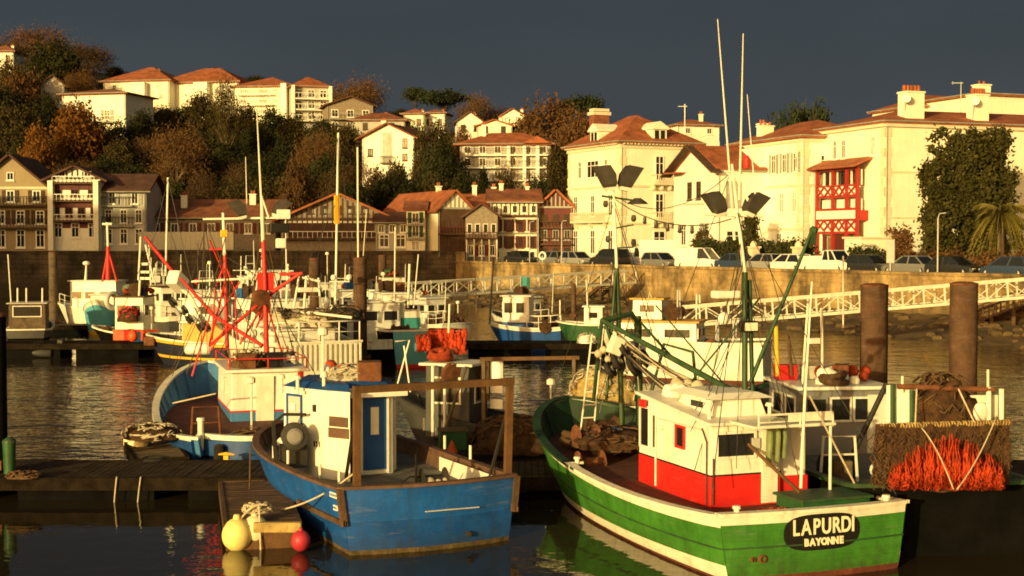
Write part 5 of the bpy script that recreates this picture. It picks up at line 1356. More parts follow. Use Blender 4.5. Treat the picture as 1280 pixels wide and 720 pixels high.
def cleat(label, p, rz=0):
    t = MB().box((0, 0, .05), (.12, .16, .1)).tube([(-.2, 0, .12), (0, 0, .14), (.2, 0, .12)], [.02, .045, .02], 8).build('cleat', M('yellow_paint'), loc=p); t.rotation_euler = (0, 0, rz); tag(t, label, 'cleat')
cleat('yellow mooring cleat on the pontoon under the rounded blue stern', G(283, 574, .56))

# ------------------------------------------------------------------ 1 LAPURDI
b = Boat('fishing_trawler', 'green and white trawler with red based wheelhouse, nearest boat in the harbour', 5.55, 25.25, 20.2)
A1 = b
b.hull(11.9, 4.5, (1.20, 1.14, 2.0), sb=.87, p=2.7, q=.6, wl=.9, rake=1.1, curve=.14,
       bands=((.0, 'antifoul'), (.05, 'antifoul'), ((.27, .17), 'white_hull'), ((.84, .95), 'green_hull'), (1.0, 'white_hull')),
       tband=((.0, 'antifoul'), (.09, 'antifoul'), (.87, 'green_hull'), (1.0, 'white_hull')))
dz = lambda t: .93 + .55 * max(0, t - .35) ** 1.3
b.inside(dz, 'bulwark_green', 'deck_red')
b.band('gunwale', 'white_hull', 1, -.03, .2, .06, .03, t1=.55, stern=False); sc_ = [b.pt(0, 1, -1)] + b.stern_edge(1, 0)[::-1] + [b.pt(0, 1, 1)]; MB().loft([[p + V((0, -.05, 0)), p + V((0, .16, 0)), p + V((0, .16, .058)), p + V((0, -.05, .058))] for p in sc_]).build('stern_cap', M('white_hull'), b.t); b.band('bow_cap', 'bulwark_green', 1, -.03, .2, .058, .03, t0=.5, stern=False)
b.band('seam_strip', 'green_steel', .52, .008, .03, .025)
# stern lettering on its black oval
mb = MB(); n = 36; ox, oz = .07, .83
ring = [V((ox + .98 * math.copysign(abs(math.cos(6.283 * i / n)) ** .75, math.cos(6.283 * i / n)), 0, oz + .30 * math.copysign(abs(math.sin(6.283 * i / n)) ** .75, math.sin(6.283 * i / n)))) for i in range(n)]
def onst(p, out):
    w = b.pt(0, max(0, p.z / b.shf(0)), 1).x
    return V((p.x, b.curve * (p.x / (b.B / 2 * b.sb)) ** 2 - out, p.z))
cols = 28
for i in range(cols):
    c0, c1 = math.pi * i / cols, math.pi * (i + 1) / cols
    e0, e1 = [(ox - .80 * math.copysign(abs(math.cos(c)) ** .6, math.cos(c)), .33 * abs(math.sin(c)) ** .75) for c in (c0, c1)]
    for j in range(6):
        q0, q1 = -1 + j / 3, -1 + (j + 1) / 3
        mb.add([onst(V((e0[0], 0, oz + e0[1] * q0)), .012), onst(V((e1[0], 0, oz + e1[1] * q0)), .012), onst(V((e1[0], 0, oz + e1[1] * q1)), .012), onst(V((e0[0], 0, oz + e0[1] * q1)), .012)], [(0, 1, 2, 3)])
pl = b.part('name_plate', mb, 'plate_black')
x = -.66
for ch, wd in zip('LAPURDI', (.19, .225, .20, .215, .205, .215, .09)):
    o = lettering(ch, .40, M('letter_cream'), pl, onst(V((ox + x + wd / 2 + .01, 0, oz + .09)), .022), (R(90), 0, 0), .006, .74, 'letter', .008); x += wd
x = -.40
for ch in 'BAYONNE':
    o = lettering(ch, .175, M('letter_cream'), pl, onst(V((ox + x + .06, 0, oz - .18)), .022), (R(90), 0, 0), .006, .9, 'letter', .01); x += .122
for x, r_ in ((-1.15, .075), (-1.33, .045)):
    mb = MB().lathe(onst(V((x, 0, .42)), 0), [(r_, -.02), (r_, .05), (r_ * .7, .055), (r_ * .65, -.01)], 14, (0, -1, 0)); b.part('exhaust_pipe', mb, 'rust')
# wheelhouse
z0, zr, zs = .93, 2.52, 1.55
WX0, WX1, WY0, WY1 = -1.06, .48, 2.15, 5.35
wh, FF = b.house((WX0 + WX1) / 2, (WY0 + WY1) / 2, WX1 - WX0, WY1 - WY0, z0, zr, 'white_paint', ('red_paint', zs), ov=.07, th=.07,
    wins=(('W', .35, 1.95, .36, .42, 'red_paint'), ('W', -.78, 1.76, .28, .72), ('W', -1.28, 1.74, .44, .84), ('S', -.22, 1.9, .84, .48, 'white_paint')))
MB().box(((WX0 + WX1) / 2, (WY0 + WY1) / 2, zs + .012), (WX1 - WX0 + .03, WY1 - WY0 + .03, .03)).build('dado_strip', M('plate_black'), wh)
mb = MB(); f = FF['S']
mb.ob(*f, .78, z0 + .05, .42, 1.42, .004, .03); mb.build('door', M('oilskin'), wh) if False else None
# aft shelter over the deck, starboard wing
mb = MB().box((.27, 1.75, zr + .06), (1.8, 1.0, .06)); mb.build('shelter_roof', M('white_steel'), wh, bevel=.02)
mb = MB()
for x in (-.5, .4, 1.12): mb.tube([(x, 1.3, zr + .09), (x, 1.3, zr + .36)], .018, 6)
mb.tube([(-.5, 1.3, zr + .36), (1.12, 1.3, zr + .36)], .022, 6).tube([(-.5, 1.3, zr + .22), (1.12, 1.3, zr + .22)], .014, 6).box((.62, 1.3, zr + .28), (.95, .02, .14)); mb.build('roof_rail', M('white_steel'), wh)
b.part('shelter_post', MB().tube([(1.1, 1.35, z0), (1.1, 1.35, zr + .03)], .03, 8), 'white_steel')
mb = MB().prism([(.50, 2.3), (1.15, 2.3), (1.15, 4.6), (.50, 4.6)], z0, zr - .05); b.part('starboard_locker', mb, 'white_paint', bevel=.03)
b.part('locker_base', MB().box((.85, 3.44, (z0 + zs) / 2 - .05), (.65, 2.34, zs - z0 - .1)), 'red_paint')
# roof clutter
mb = MB().prism([(-.75, 2.6), (.45, 2.6), (.45, 4.3), (-.75, 4.3)], zr + .075, zr + .46, [(-.65, 2.7), (.35, 2.7), (.35, 4.1), (-.65, 4.1)]); bx = b.part('roof_house', mb, 'white_paint', bevel=.03)
MB().prism([(-.85, 2.5), (.55, 2.5), (.55, 4.4), (-.85, 4.4)], zr + .462, zr + .56, [(-.6, 2.75), (.3, 2.75), (.3, 4.1), (-.6, 4.1)]).build('roof_cap', M('trim_white'), bx)
MB().box((-.66, 3.4, zr + .24), (.1, .5, .22)).build('roof_window', M('pane'), bx)
q = fender('white cased life raft canister on the green trawler wheelhouse', b.w((-.2, 4.85, zr + .32)), .24, 'white_paint', 'tube', 'life raft', 'life_raft'); q.rotation_euler = (R(90), 0, R(111))
heap('tarpaulin', 'crumpled pale tarpaulin on the green trawler wheelhouse roof', 'tarpaulin', b.w((.55, 4.6, zr + .08)), .5, .6, .4, 'curtain', 5, 'rope_pale')
mb = MB().sph(b.inv @ P(905, 398, 28.6), (.13, .08, .13), 14, 8); b.part('round_lamp', mb, 'white_paint', smooth='all')
# main mast, antennas and spreader
Ym = 28.35; Yf = 33.2
mA = b.at(932, 515, Ym); mTop = b.at(926, 262, Ym)
b.mast([b.at(931, 590, Ym), b.at(931, 340, Ym)], .06, 'green_steel'); b.mast([b.at(943, 590, Ym + .2), b.at(937, 350, Ym + .1)], .045, 'green_steel', 'mast_strut')
b.mast([b.at(931, 342, Ym), b.at(921, 258, Ym), b.at(915, 205, Ym)], [.045, .036, .025], 'white_steel', 'topmast')
b.mast([b.at(918, 300, Ym + .05), b.at(912, 215, Ym + .05), b.at(897, 24, Ym + .05)], [.028, .022, .01], 'white_steel', 'whip_aerial', 6)
b.mast([b.at(924, 250, Ym - .05), b.at(926, 180, Ym - .05), b.at(929, 42, Ym - .05)], [.026, .022, .01], 'white_steel', 'whip_aerial', 6)
b.mast([b.at(946, 270, Ym), b.at(934, 118, Ym)], [.018, .008], 'white_steel', 'whip_aerial', 6)
mb = MB().tube([b.at(882, 268, Ym), b.at(955, 270, Ym)], .03, 6).tube([b.at(905, 214, Ym), b.at(948, 218, Ym)], .02, 6).bar(b.at(918, 218, Ym), b.at(944, 268, Ym), .05); b.part('spreader', mb, 'white_steel')
b.flood(b.at(900, 266, Ym), R(180), R(14), .85); b.flood(b.at(936, 266, Ym), 0, R(22), .85)
mb = MB().lathe(b.at(933, 210, Ym), [(.06, 0), (.07, .05), (.07, .2), (.04, .25)], 12); b.part('mast_light', mb, 'red_steel')
mb = MB().box(b.at(907, 368, Ym), (.55, .3, .16)); b.part('radar', mb, 'white_paint', bevel=.04)
mb = MB().box(b.at(936, 408, Ym), (.34, .18, .22)); q = b.part('work_lamp', mb, 'plate_black'); MB().box(b.at(936, 408, Ym) - V((0, .1, 0)), (.28, .03, .16)).build('lens', M('lamp_glass'), q)
for o_ in [wh] + [c for c in wh.children if c.name.startswith('roof')]:
    for v_ in o_.data.vertices:
        if v_.co.z > 2.3: v_.co.z += .28 * (v_.co.y - WY0) / (WY1 - WY0)
# cabin fittings
mb = MB(); fW = FF['W']
def wpt(f, u, o, z): return f[0] + f[1] * u + f[2] * o + V((0, 0, z))
mb.tube([wpt(fW, -.6, .07, 2.42), wpt(fW, 1.3, .07, 2.42)], .014, 6)
for u in (-.6, .1, .7, 1.3): mb.tube([wpt(fW, u, 0, 2.42), wpt(fW, u, .07, 2.42)], .012, 5)
mb.tube([wpt(fW, -.72, .03, 1.0), wpt(fW, -.72, .03, 2.45)], .022, 6); mb.build('grab_rail', M('white_steel'), wh)
mb = MB(); mb.tube([wpt(fW, 1.5, .03, .98), wpt(fW, 1.5, .03, 2.2), wpt(fW, 1.3, .03, 2.45)], .014, 5); mb.tube([wpt(FF['S'], -.72, .03, 1.0), wpt(FF['S'], -.72, .03, 1.9)], .016, 5); mb.build('cable_pipe', M('iron_dark'), wh)
dr = MB().ob(*FF['S'], .52, z0 + .04, .36, 1.4, .004, .035).build('door', M('white_steel'), wh, bevel=.01)
MB().ob(*FF['S'], .2, 2.06, .16, .2, .004, .07).build('junction_box', M('galv'), wh); MB().lathe(wpt(fW, -.45, .0, 2.25), [(.05, 0), (.06, .08), (.03, .12)], 10, (-1, 0, 0)).build('bulkhead_lamp', M('lamp_glass'), wh)
b.part('side_light_board', MB().box((WX0 - .08, 5.0, zr + .14), (.04, .28, .16)), 'red_paint')
for k, (x, y, h) in enumerate(((-.9, 2.5, .5), (.5, 2.6, .35), (.1, 5.2, .6), (-.4, 5.2, .45))): b.part('roof_vent', MB().lathe((x, y, zr + .07), [(.035, 0), (.035, h * .6), (.09, h * .62), (.07, h * .8)], 10), 'white_steel')
for a, c in (((915, 210, Ym), (800, 520, 31)), ((926, 330, Ym), (860, 505, 30)), ((921, 262, Ym), (990, 520, 26.6)), ((921, 262, Ym), (1120, 618, 26)), ((768, 250, Yf), (690, 500, 36)), ((768, 250, Yf), (850, 505, 31)), ((771, 330, Yf), (820, 500, 32)), ((945, 268, Ym), (1008, 500, 26))):
    b.stay(b.at(*a), b.at(*c), .008, 'wire', .05)
b.clutter(5, .1, 1.6, 5.6, 7.2, 1.05, 24); b.clutter(4, -1.0, 1.0, 7.6, 9.2, 1.2, 25); b.clutter(3, -.7, .3, 4.4, 5.2, zr + .25, 27, (2, 5))
# booms
b.mast([b.at(752, 400, 32.2), b.at(936, 500, Ym)], [.055, .07], 'green_steel', 'boom')
b.mast([b.at(938, 478, Ym), b.at(1017, 283, Ym + .6)], [.045, .036], 'green_steel', 'derrick'); b.part('derrick_tip', MB().sph(b.at(1017, 288, Ym + .6), .09, 8, 6).bar(b.at(1015, 305, Ym + .6), b.at(1017, 285, Ym + .6), .12), 'green_steel')
b.mast([b.at(845, 500, 30), b.at(950, 372, 29)], .02, 'green_steel', 'jib_stay')
b.mast([b.at(820, 382, 32), b.at(905, 480, 29.5)], .018, 'green_steel', 'jib_stay')
# fore mast with floodlights
Yf = 33.2
b.mast([b.at(778, 545, Yf), b.at(771, 335, Yf)], [.07, .055], 'green_steel', 'fore_mast'); b.mast([b.at(771, 337, Yf), b.at(767, 238, Yf)], [.038, .028], 'white_steel', 'fore_topmast')
b.mast([b.at(800, 545, Yf + .2), b.at(797, 395, Yf + .2)], .09, 'green_steel', 'fore_post'); b.mast([b.at(758, 500, Yf - .6), b.at(770, 335, Yf)], .035, 'green_steel', 'fore_strut')
b.mast([b.at(752, 245, Yf), b.at(803, 252, Yf)], .025, 'green_steel', 'fore_spreader'); b.mast([b.at(770, 285, Yf), b.at(792, 281, Yf)], .018, 'green_steel', 'fore_spreader'); b.mast([b.at(770, 310, Yf), b.at(792, 309, Yf)], .018, 'green_steel', 'fore_spreader')
for px, py in ((792, 274), (792, 304), (757, 256), (760, 300)): b.part('deck_lamp', MB().lathe(b.at(px, py, Yf), [(.05, .1), (.07, 0), (.04, -.06)], 8), 'lamp_shade')
b.flood(b.at(762, 234, Yf), R(175), R(6), 1.0); b.flood(b.at(781, 234, Yf), R(-5), R(10), 1.0)
mb = MB().lathe(b.at(797, 254, Yf), [(.08, .12), (.25, 0), (.24, -.02)], 12); b.part('deck_lamp', mb, 'lamp_shade')
b.stay(b.at(770, 250, Yf), b.at(920, 272, Ym), .012, 'wire', .35, 'lamp_cable')
for i in range(6):
    k = .27 + .1 * i; p = V(b.at(770, 250, Yf)).lerp(b.at(920, 272, Ym), k) - V((0, 0, 4 * .35 * k * (1 - k))); b.part('festoon_bulb', MB().tube([p, p - V((0, 0, .09))], [.03, .045], 8).sph(p - V((0, 0, .13)), .05, 8, 6), 'lamp_shade')
# net gallows with blocks, over the fore deck
b.mast([b.at(752, 402, 32.2), b.at(790, 392, 32.6), b.at(800, 410, 33.0)], .06, 'green_steel', 'gallows'); b.mast([b.at(756, 402, 32.2), b.at(768, 440, 32.3)], .04, 'green_steel', 'gallows')
for px, py, r_ in ((772, 452, .22), (792, 458, .25), (806, 448, .22), (780, 436, .17), (763, 462, .2)):
    c = b.at(px, py, 32.0); q = b.part('pulley_block', MB().lathe(c, [(r_ * .3, -.07), (r_, -.05), (r_ * .82, 0), (r_, .05), (r_ * .3, .07)], 18, (.6, -.6, .5)), 'iron_dark', smooth=True)
    MB().lathe(c, [(r_ * .42, -.09), (r_ * .42, .09)], 12, (.6, -.6, .5)).build('cheek', M('chrome'), q)
for k in range(6):
    b.stay(b.at(780 + k * 5, 440 + 4 * k, 31.9), b.at(862 + 12 * k, 508 + 3 * k, 30 - .1 * k), .016, 'rope_pale' if k % 2 else 'wire', .12, 'warp')
b.part('net_drum_guard', MB().box(b.at(792, 440, 32.6), (.5, .3, .5)), 'white_steel')
rr = random.Random(202)
for k in range(9):
    f = k / 8; b.stay(b.at(762 + 30 * f, 404 + 40 * f, 32.1), b.at(868 + 62 * f, 486 + 12 * f, 29.2 - f * .4), rr.uniform(.007, .016), rr.choice(('wire', 'rope_dark', 'rope_pale')), rr.uniform(.02, .22), 'warp')
for k in range(10):
    b.stay(b.at(rr.uniform(745, 800), rr.uniform(395, 430), 32.3), b.at(rr.uniform(740, 830), rr.uniform(470, 520), 32), rr.uniform(.007, .014), rr.choice(('wire', 'rope_dark', 'rope_pale')), rr.uniform(0, .1), 'fall')
for k in range(8):
    b.stay(b.at(930 + rr.uniform(-4, 8), rr.uniform(300, 400), Ym), b.at(rr.uniform(850, 1000), rr.uniform(495, 610), rr.uniform(26.4, 29)), rr.uniform(.006, .010), 'wire', .05)
b.mast([b.at(812, 500, 31.5), b.at(830, 430, 31.5), b.at(866, 440, 30.6), b.at(872, 500, 30.3)], .035, 'green_steel', 'gantry'); b.mast([b.at(742, 500, 33.2), b.at(752, 402, 32.2)], .045, 'green_steel', 'gallows'); b.mast([b.at(798, 400, 33), b.at(845, 452, 31)], .03, 'green_steel', 'gantry_strut')
b.part('net_sonde_box', MB().box(b.at(770, 432, 32.0), (.3, .25, .42), Matrix.Rotation(.4, 3, 'Y')), 'white_steel', bevel=.03)
mb = MB()
for i in range(16): c = b.at(rr.uniform(748, 800), rr.uniform(428, 468), 32.2); mb.tube([c, c + V((rr.uniform(-.15, .15), 0, -rr.uniform(.2, .5)))], [rr.uniform(.03, .06), .02], 6)
b.part('hanging_net', mb, 'net_black'); mb = MB()
cs_ = [b.at(748 + 6 * i, rr.uniform(425, 470), 32.1) for i in range(9)]
for c_ in cs_: mb.sph(c_, rr.uniform(.05, .1), 8, 6)
mb.tube(cs_, .015, 5)
b.part('net_floats_string', mb, 'rope_pale', smooth='all')
# stern staff, stays, deck gear
b.mast([b.at(1001, 610, 25.9), b.at(1006, 500, 25.9), b.at(1015, 352, 26.0)], [.03, .026, .016], 'white_steel', 'ensign_staff', 8)
b.part('staff_box', MB().box(b.at(1017, 426, 26.0), (.22, .1, .1)), 'white_paint')
b.mast([b.at(935, 555, 27.2), b.at(1000, 616, 25.9)], .035, 'wood_post', 'stern_brace')
b.stay(b.at(1012, 495, 26), b.at(1068, 604, 26.4), .018, 'rope_pale'); b.stay(b.at(921, 262, Ym), b.at(1001, 608, 25.9), .01); b.stay(b.at(915, 215, Ym), b.at(768, 245, Yf), .009, 'wire', .5)
b.stay(b.at(771, 300, Yf), b.at(745, 490, 35), .011); b.stay(b.at(769, 260, Yf), b.at(840, 500, 30.5), .011); b.stay(b.at(926, 300, Ym), b.at(880, 520, 28), .01); b.stay(b.at(926, 300, Ym), b.at(890, 610, 26.2), .01)
for k, px in enumerate((962, 972, 980, 968)):
    mb = MB(); p = b.at(px, 522, 27.0 + .1 * k); mb.tube([p, p - V((0, 0, .35)), p - V((.02, 0, .95 - .08 * k))], [.03, .10, .085], 8, flat=.5)
    q = mb.build('oilskin', M('oilskin')); q.matrix_world = b.mw; tag(q, 'green oilskin hung to dry under the trawler wheelhouse shelter', 'oilskin', 'oilskins hung under the shelter')
t = thing('fish_hold_hatch', 'green hatch cover behind the red based wheelhouse', 'hatch', b.w((.75, 1.05, .93)), R(21.5))
MB().box((0, 0, .16), (1.5, .9, .32)).build('coaming', M('green_box'), t, bevel=.02); MB().box((0, 0, .35), (1.6, 1.0, .05)).build('lid', M('green_steel'), t, bevel=.01)
heap('rope_heap', 'coiled rope and floats on the green trawler stern deck', 'rope', b.w((-.35, .75, .93)), .5, .35, .16, 'rope_dark', 3, 'orange_net')
for k, (x, y) in enumerate(((.35, .5), (.9, .42))): tag(MB().sph((0, 0, 0), (.11, .11, .1), 10, 7).build('net_float', M('orange_plastic' if k == 0 else 'white_paint'), loc=b.w((x, y, 1.02)), smooth='all'), ('small orange' if k == 0 else 'small white') + ' net float lying on the green trawler stern', 'float')
for x, y in ((-1.55, .25), (1.6, .25), (-2.0, 6.5)): b.part('bollard', MB().lathe((x, y, 1.0), [(.05, 0), (.05, .3), (.08, .31), (.07, .36)], 10).bar((x - .14, y, 1.22), (x + .14, y, 1.22), .05), 'white_steel')
mb = MB().lathe((-1.35, 7.3, 1.05), [(.16, -.3), (.3, -.29), (.14, -.25), (.14, .25), (.3, .29), (.16, .3)], 14, (1, 0, 0)); b.part('winch', mb, 'rust')
lp0, lp1 = P(733, 548, 33.4), P(745, 418, 33.2)
t = thing('ladder', 'white steel ladder standing up from the green trawler fore deck', 'ladder'); side = V((.32, .1, 0))
MB().tube([lp0 - side * .5, lp1 - side * .3], .022, 6).tube([lp0 + side * .5, lp1 + side * .5], .022, 6).build('stile', M('white_steel'), t)
mb = MB()
for k in range(7): mb.tube([(lp0 - side * .5).lerp(lp1 - side * .3, (k + .6) / 8), (lp0 + side * .5).lerp(lp1 + side * .5, (k + .6) / 8)], .018, 6)
mb.build('rung', M('white_steel'), t)
heap('net_heap', 'pale net bundle slung at the fore gallows of the green trawler', 'net', tuple(P(712, 500, 37.0) + V((.9, .6, 0)) - V((0, 0, .2))), .9, .45, 1.0, 'net_yellow', 7, 'rope_pale')
heap('net_heap', 'dark net piled on the green trawler fore deck below the ladder', 'net', b.w((-.3, 8.2, 1.25)), 1.0, .9, .45, 'net_brown', 8, 'rope_dark')
b.part('fore_locker', MB().box((.25, 6.6, 1.35), (.7, .6, .75)), 'bulwark_brown', bevel=.03)

# ------------------------------------------------------------------ 2 BLUE BOAT
b = Boat('fishing_boat', 'bright blue fishing boat with cream cabin and brown stern gallows', -1.5, 27.5, 24.5); A2 = b
b.hull(10.3, 4.0, (1.28, 1.16, 1.32), sb=.93, p=2.5, q=.64, wl=.9, rake=.8, curve=.3,
       bands=((.0, 'weed'), (.07, 'weed'), (.5, 'blue_hull_low'), (1.0, 'blue_hull')))
dz = lambda t: .8 + .4 * max(0, t - .4)
b.inside(dz, 'bulwark_brown', 'deck_grey')
b.band('gunwale', 'bulwark_brown', 1, -.03, .17, .06, .03)
b.band('rubbing_strake', 'wood', .5, .03, .06, .1, t1=.3, stern=False, t0=0)
mb = MB()
for s_ in (-1, 1):
    a = b.pt(0, .45, s_); c = b.pt(0, 1, s_); b.part('corner_post', MB().bar(a + V((s_ * .02, -.02, 0)), c + V((s_ * .02, -.02, .02)), .12), 'wood')
for k, w_ in ((0, .42), (1, .2)):
    p = b.pt(.06, .86 - .2 * k, -1); p2 = b.pt(.11, .86 - .2 * k, -1); d_ = (p2 - p).normalized(); n_ = V((-d_.y, d_.x, 0)).normalized()
    q = b.part('name_plate', MB().ob(tuple(p), tuple(d_), tuple(n_), .0, 0, w_, .1, .0, .03), 'sign_white')
    mb = MB()
    for i in range(7 if k == 0 else 4): mb.ob(tuple(p), tuple(d_), tuple(n_), (i - (3 if k == 0 else 1.5)) * .052, .025, .03, .05, .031, .034)
    mb.build('plate_marks', M('blue_deep'), q)
b.part('exhaust_pipe', MB().lathe((.7, -.0, .26), [(.055, -.02), (.055, .05), (.03, .055)], 12, (0, -1, 0)), 'iron_dark')
b.part('weld_scar', MB().box((.35, -.012, .78), (1.15, .02, .02)), 'galv')
# many sided cabin
zr = 2.72; zb = .8
pl = [b.at(402, 597, z=.8), b.at(437, 602, z=.8)]
Yc = 30.2
c1 = b.inv @ G(405, 598, .82); c2 = b.inv @ G(438, 602, .82)
poly = [(c1.x - .55, c1.y + 1.3), (c1.x, c1.y), (c2.x, c2.y), (c2.x + .12, c2.y + .75), (c2.x + 1.25, c2.y + .75), (c2.x + 1.5, c2.y + 1.2), (c2.x + 1.4, c2.y + 2.6), (c1.x + .2, c1.y + 2.6)]
mb = MB().prism(poly, zb, zr); wh = b.part('wheelhouse', mb, 'white_paint', bevel=.025)
cxm = sum(p[0] for p in poly) / 8; cym = sum(p[1] for p in poly) / 8
big = [(cxm + (x - cxm) * 1.05, cym + (y - cym) * 1.04) for x, y in poly]; sm = [(cxm + (x - cxm) * .8, cym + (y - cym) * .8) for x, y in poly]
MB().prism(big, zr + .002, zr + .06).build('roof_edge', M('white_paint'), wh)
MB().prism([(cxm + (x - cxm) * 1.0, cym + (y - cym) * 1.0) for x, y in poly], zr + .062, zr + .2, sm).build('roof', M('blue_deep'), wh, bevel=.02)
def facep(i):
    a, c = V((*poly[i], 0)), V((*poly[(i + 1) % len(poly)], 0)); m_ = (a + c) / 2; ux = (c - a).normalized(); return (m_, ux, V((ux.y, -ux.x, 0))), (c - a).length
f0, l0 = facep(0); f1, l1 = facep(1); f3, l3 = facep(3)
b.win(wh, f0, -.30, 1.3, .5, 1.3, 'blue_paint', 'galv'); MB().ob(*f0, -.34, 2.25, .2, .16, .037, .045).build('notice', M('sign_white'), wh)
MB().ob(*f1, .06, 2.0, l1 * .7, .22, .0, .03).ob(*f1, .06, 1.75, l1 * .76, .22, .0, .03).build('louvre', M('bulwark_brown'), wh)
MB().ob(*f0, .42, 2.28, .07, .16, .0, .06).build('wall_lamp', M('iron_dark'), wh)
MB().ob(*f0, .38, 1.5, .05, .12, .0, .006).ob(*f0, .46, 1.5, .05, .05, .0, .006).ob(*f0, .46, 1.57, .05, .05, .0, .006).ob(*f0, .56, 1.5, .03, .12, .0, .006).build('registration_mark', M('plate_black'), wh)
MB().ob(*f3, -.37, .84, .34, 1.75, .003, .012).build('doorway', M('plate_black'), wh)
dr = MB().ob(*f3, .12, .92, .56, 1.64, .003, .05).build('door', M('blue_paint'), wh, bevel=.012)
MB().ob(*f3, .12, 1.72, .19, .62, .051, .056).build('door_window', M('curtain'), dr) if False else MB().ob(*f3, .12, 1.72, .19, .62, .051, .056).build('door_window', M('lamp_glass'), wh)
MB().ob(*f3, -.19, .84, .05, 1.76, .003, .06).ob(*f3, .43, .84, .05, 1.76, .003, .06).ob(*f3, .12, 2.6, .67, .05, .003, .06).build('door_frame', M('white_paint'), wh)
MB().ob(*f3, .1, zr - .12, 1.4, .1, .003, .35).build('rain_hood', M('white_paint'), wh)
# roof gear
for px, h in ((352, .35), (372, .3), (405, .5)): b.part('roof_vent', MB().lathe(b.at(px, 478, 31.2), [(.04, -.25), (.04, h * .2), (.09, h * .2 + .02), (.07, h * .5)], 10), 'white_steel')
heap('gear_heap', 'jumble of pale floats and rope on the blue boat cabin roof', 'gear', b.w((c2.x + .55, c2.y + 1.4, zr + .2)), .55, .45, .32, 'curtain', 12, 'rope_pale')
b.mast([b.at(513, 490, 31), b.at(505, 432, 31)], .02, 'white_steel', 'stub_mast'); b.mast([b.at(497, 480, 31), b.at(512, 425, 31), b.at(494, 427, 31)], .02, 'white_steel', 'stub_mast')
# gallows at the stern
g0, g1 = b.pt(0, 1, -1) + V((.1, .1, -.4)), b.pt(0, 1, 1) + V((-.1, .15, -.4)); g0 = b.at(446, 625, b.w(g0).y); g1 = b.at(634, 612, b.w(g1).y); t0 = b.inv @ P(446, 487, b.w(g0).y); t1 = b.inv @ P(637, 477, b.w(g1).y)
mb = MB().bar(g0, t0, .13); b.part('gallows_post', mb, 'wood_post'); b.part('gallows_post', MB().bar(g1, t1, .13), 'wood_post')
b.part('gallows_beam', MB().bar(t0 + (t0 - t1) * .02, t1 + (t1 - t0) * .025, .14), 'wood_post')
b.part('gallows_brace', MB().bar(t0 + V((.02, .05, -.3)), b.at(432, 600, 28.6), .06), 'iron_dark'); b.part('gallows_brace', MB().bar(t1 + V((0, 0, -.4)), b.at(612, 597, 29.3), .05), 'iron_dark')
b.clutter(5, c2.x - .2, c2.x + 1.2, c2.y + 1.0, c2.y + 2.2, zr + .18, 14, (1, 3, 5, 5)); b.clutter(3, -.2, 1.3, .9, 2.0, .82, 15); b.clutter(4, -.8, .9, 6.6, 8.2, 1.0, 16)
# starboard bulwark panel, stanchions and winch
for px, py, Y in ((342, 566, 31.4), (360, 572, 30.6), (400, 590, 29.2), (424, 600, 28.2), (530, 530, 33), (556, 553, 31.4), (588, 566, 30.2)):
    p = b.at(px, py + 8, Y); b.part('stanchion', MB().tube([p, p + V((0, 0, .3))], .03, 8), 'white_steel')
a = b.pt(.1, 1, 1, -.2); c = b.pt(.42, 1, 1, -.2); mb = MB().loft([[a - V((0, 0, .42)), a - V((0, 0, .04)), a - V((.02, 0, .04)), a - V((.02, 0, .42))], [c - V((0, 0, .42)), c - V((0, 0, .04)), c - V((.02, 0, .04)), c - V((.02, 0, .42))]]); b.part('white_panel', mb, 'white_paint')
wc = b.inv @ P(368, 545, 31.0)
q = b.part('net_hauler', MB().lathe(wc, [(.1, -.3), (.30, -.26), (.27, -.2), (.15, -.14), (.15, .14), (.27, .2), (.30, .26), (.1, .3)], 22, (-.25, -1, .1)), 'iron_dark', smooth=True)
MB().lathe(wc + V((-.07, -.3, .03)), [(.17, -.03), (.18, 0), (.13, .05), (.05, .06)], 20, (-.25, -1, .1)).build('hub', M('shade_paint'), q)
MB().box(wc - V((0, -.1, .45)), (.5, .5, .5)).bar(wc + V((-.4, .1, -.6)), wc + V((-.45, .1, .3)), .07).tube([wc + V((-.45, .1, .3)), wc + V((-.2, .1, .48)), wc + V((.3, .1, .45))], .035, 6).build('bracket', M('iron_dark'), q)
b.part('tiller_rail', MB().tube([b.at(500, 605, 28.6), b.at(512, 596, 28.8), b.at(540, 596, 28.9), b.at(548, 610, 28.6)], .02, 6), 'iron_dark')
b.part('deck_post', MB().tube([b.at(520, 610, 28.7), b.at(520, 568, 28.7)], .025, 8), 'iron_dark')

# finger pontoon dressing
fender('yellow ball buoy floating against the finger pontoon', G(297, 668, .28) + V((0, -.05, 0)), .3, 'buoy_yellow', cat='buoy', name='mooring_buoy')
fender('pale ball buoy lashed beside the yellow one', G(314, 664, .34) + V((.05, .12, 0)), .27, 'buoy_pale', cat='buoy', name='mooring_buoy')
fender('dark red ball fender between the finger pontoon and the blue hull', G(376, 676, .22), .19, 'buoy_red')
tag(MB().box((0, 0, 0), (.95, .14, .2)).build('timber_block', M('net_yellow'), loc=P(347, 659, 27.55), bevel=.02), 'pale timber block on the end of the finger pontoon', 'timber')
rope('mooring_rope', 'pale mooring rope from the blue stern down to the finger pontoon', A2.w(A2.inv @ P(447, 588, 27.6)), P(352, 637, 28.2), .12, .02, M('rope_pale'))
rope('mooring_rope', 'rope knotted over the end of the finger pontoon', P(300, 650, 27.6), P(335, 632, 27.7), -.12, .022, M('rope_pale'))
rope('mooring_rope', 'two hanging rope ends beside the yellow buoy', P(324, 632, 27.6), P(326, 690, 27.5), 0, .02, M('rope_pale'))
heap('rope_heap', 'tangle of pale rope on the finger pontoon above the buoys', 'rope', tuple(P(322, 640, 27.9)), .28, .22, .16, 'rope_pale', 15)
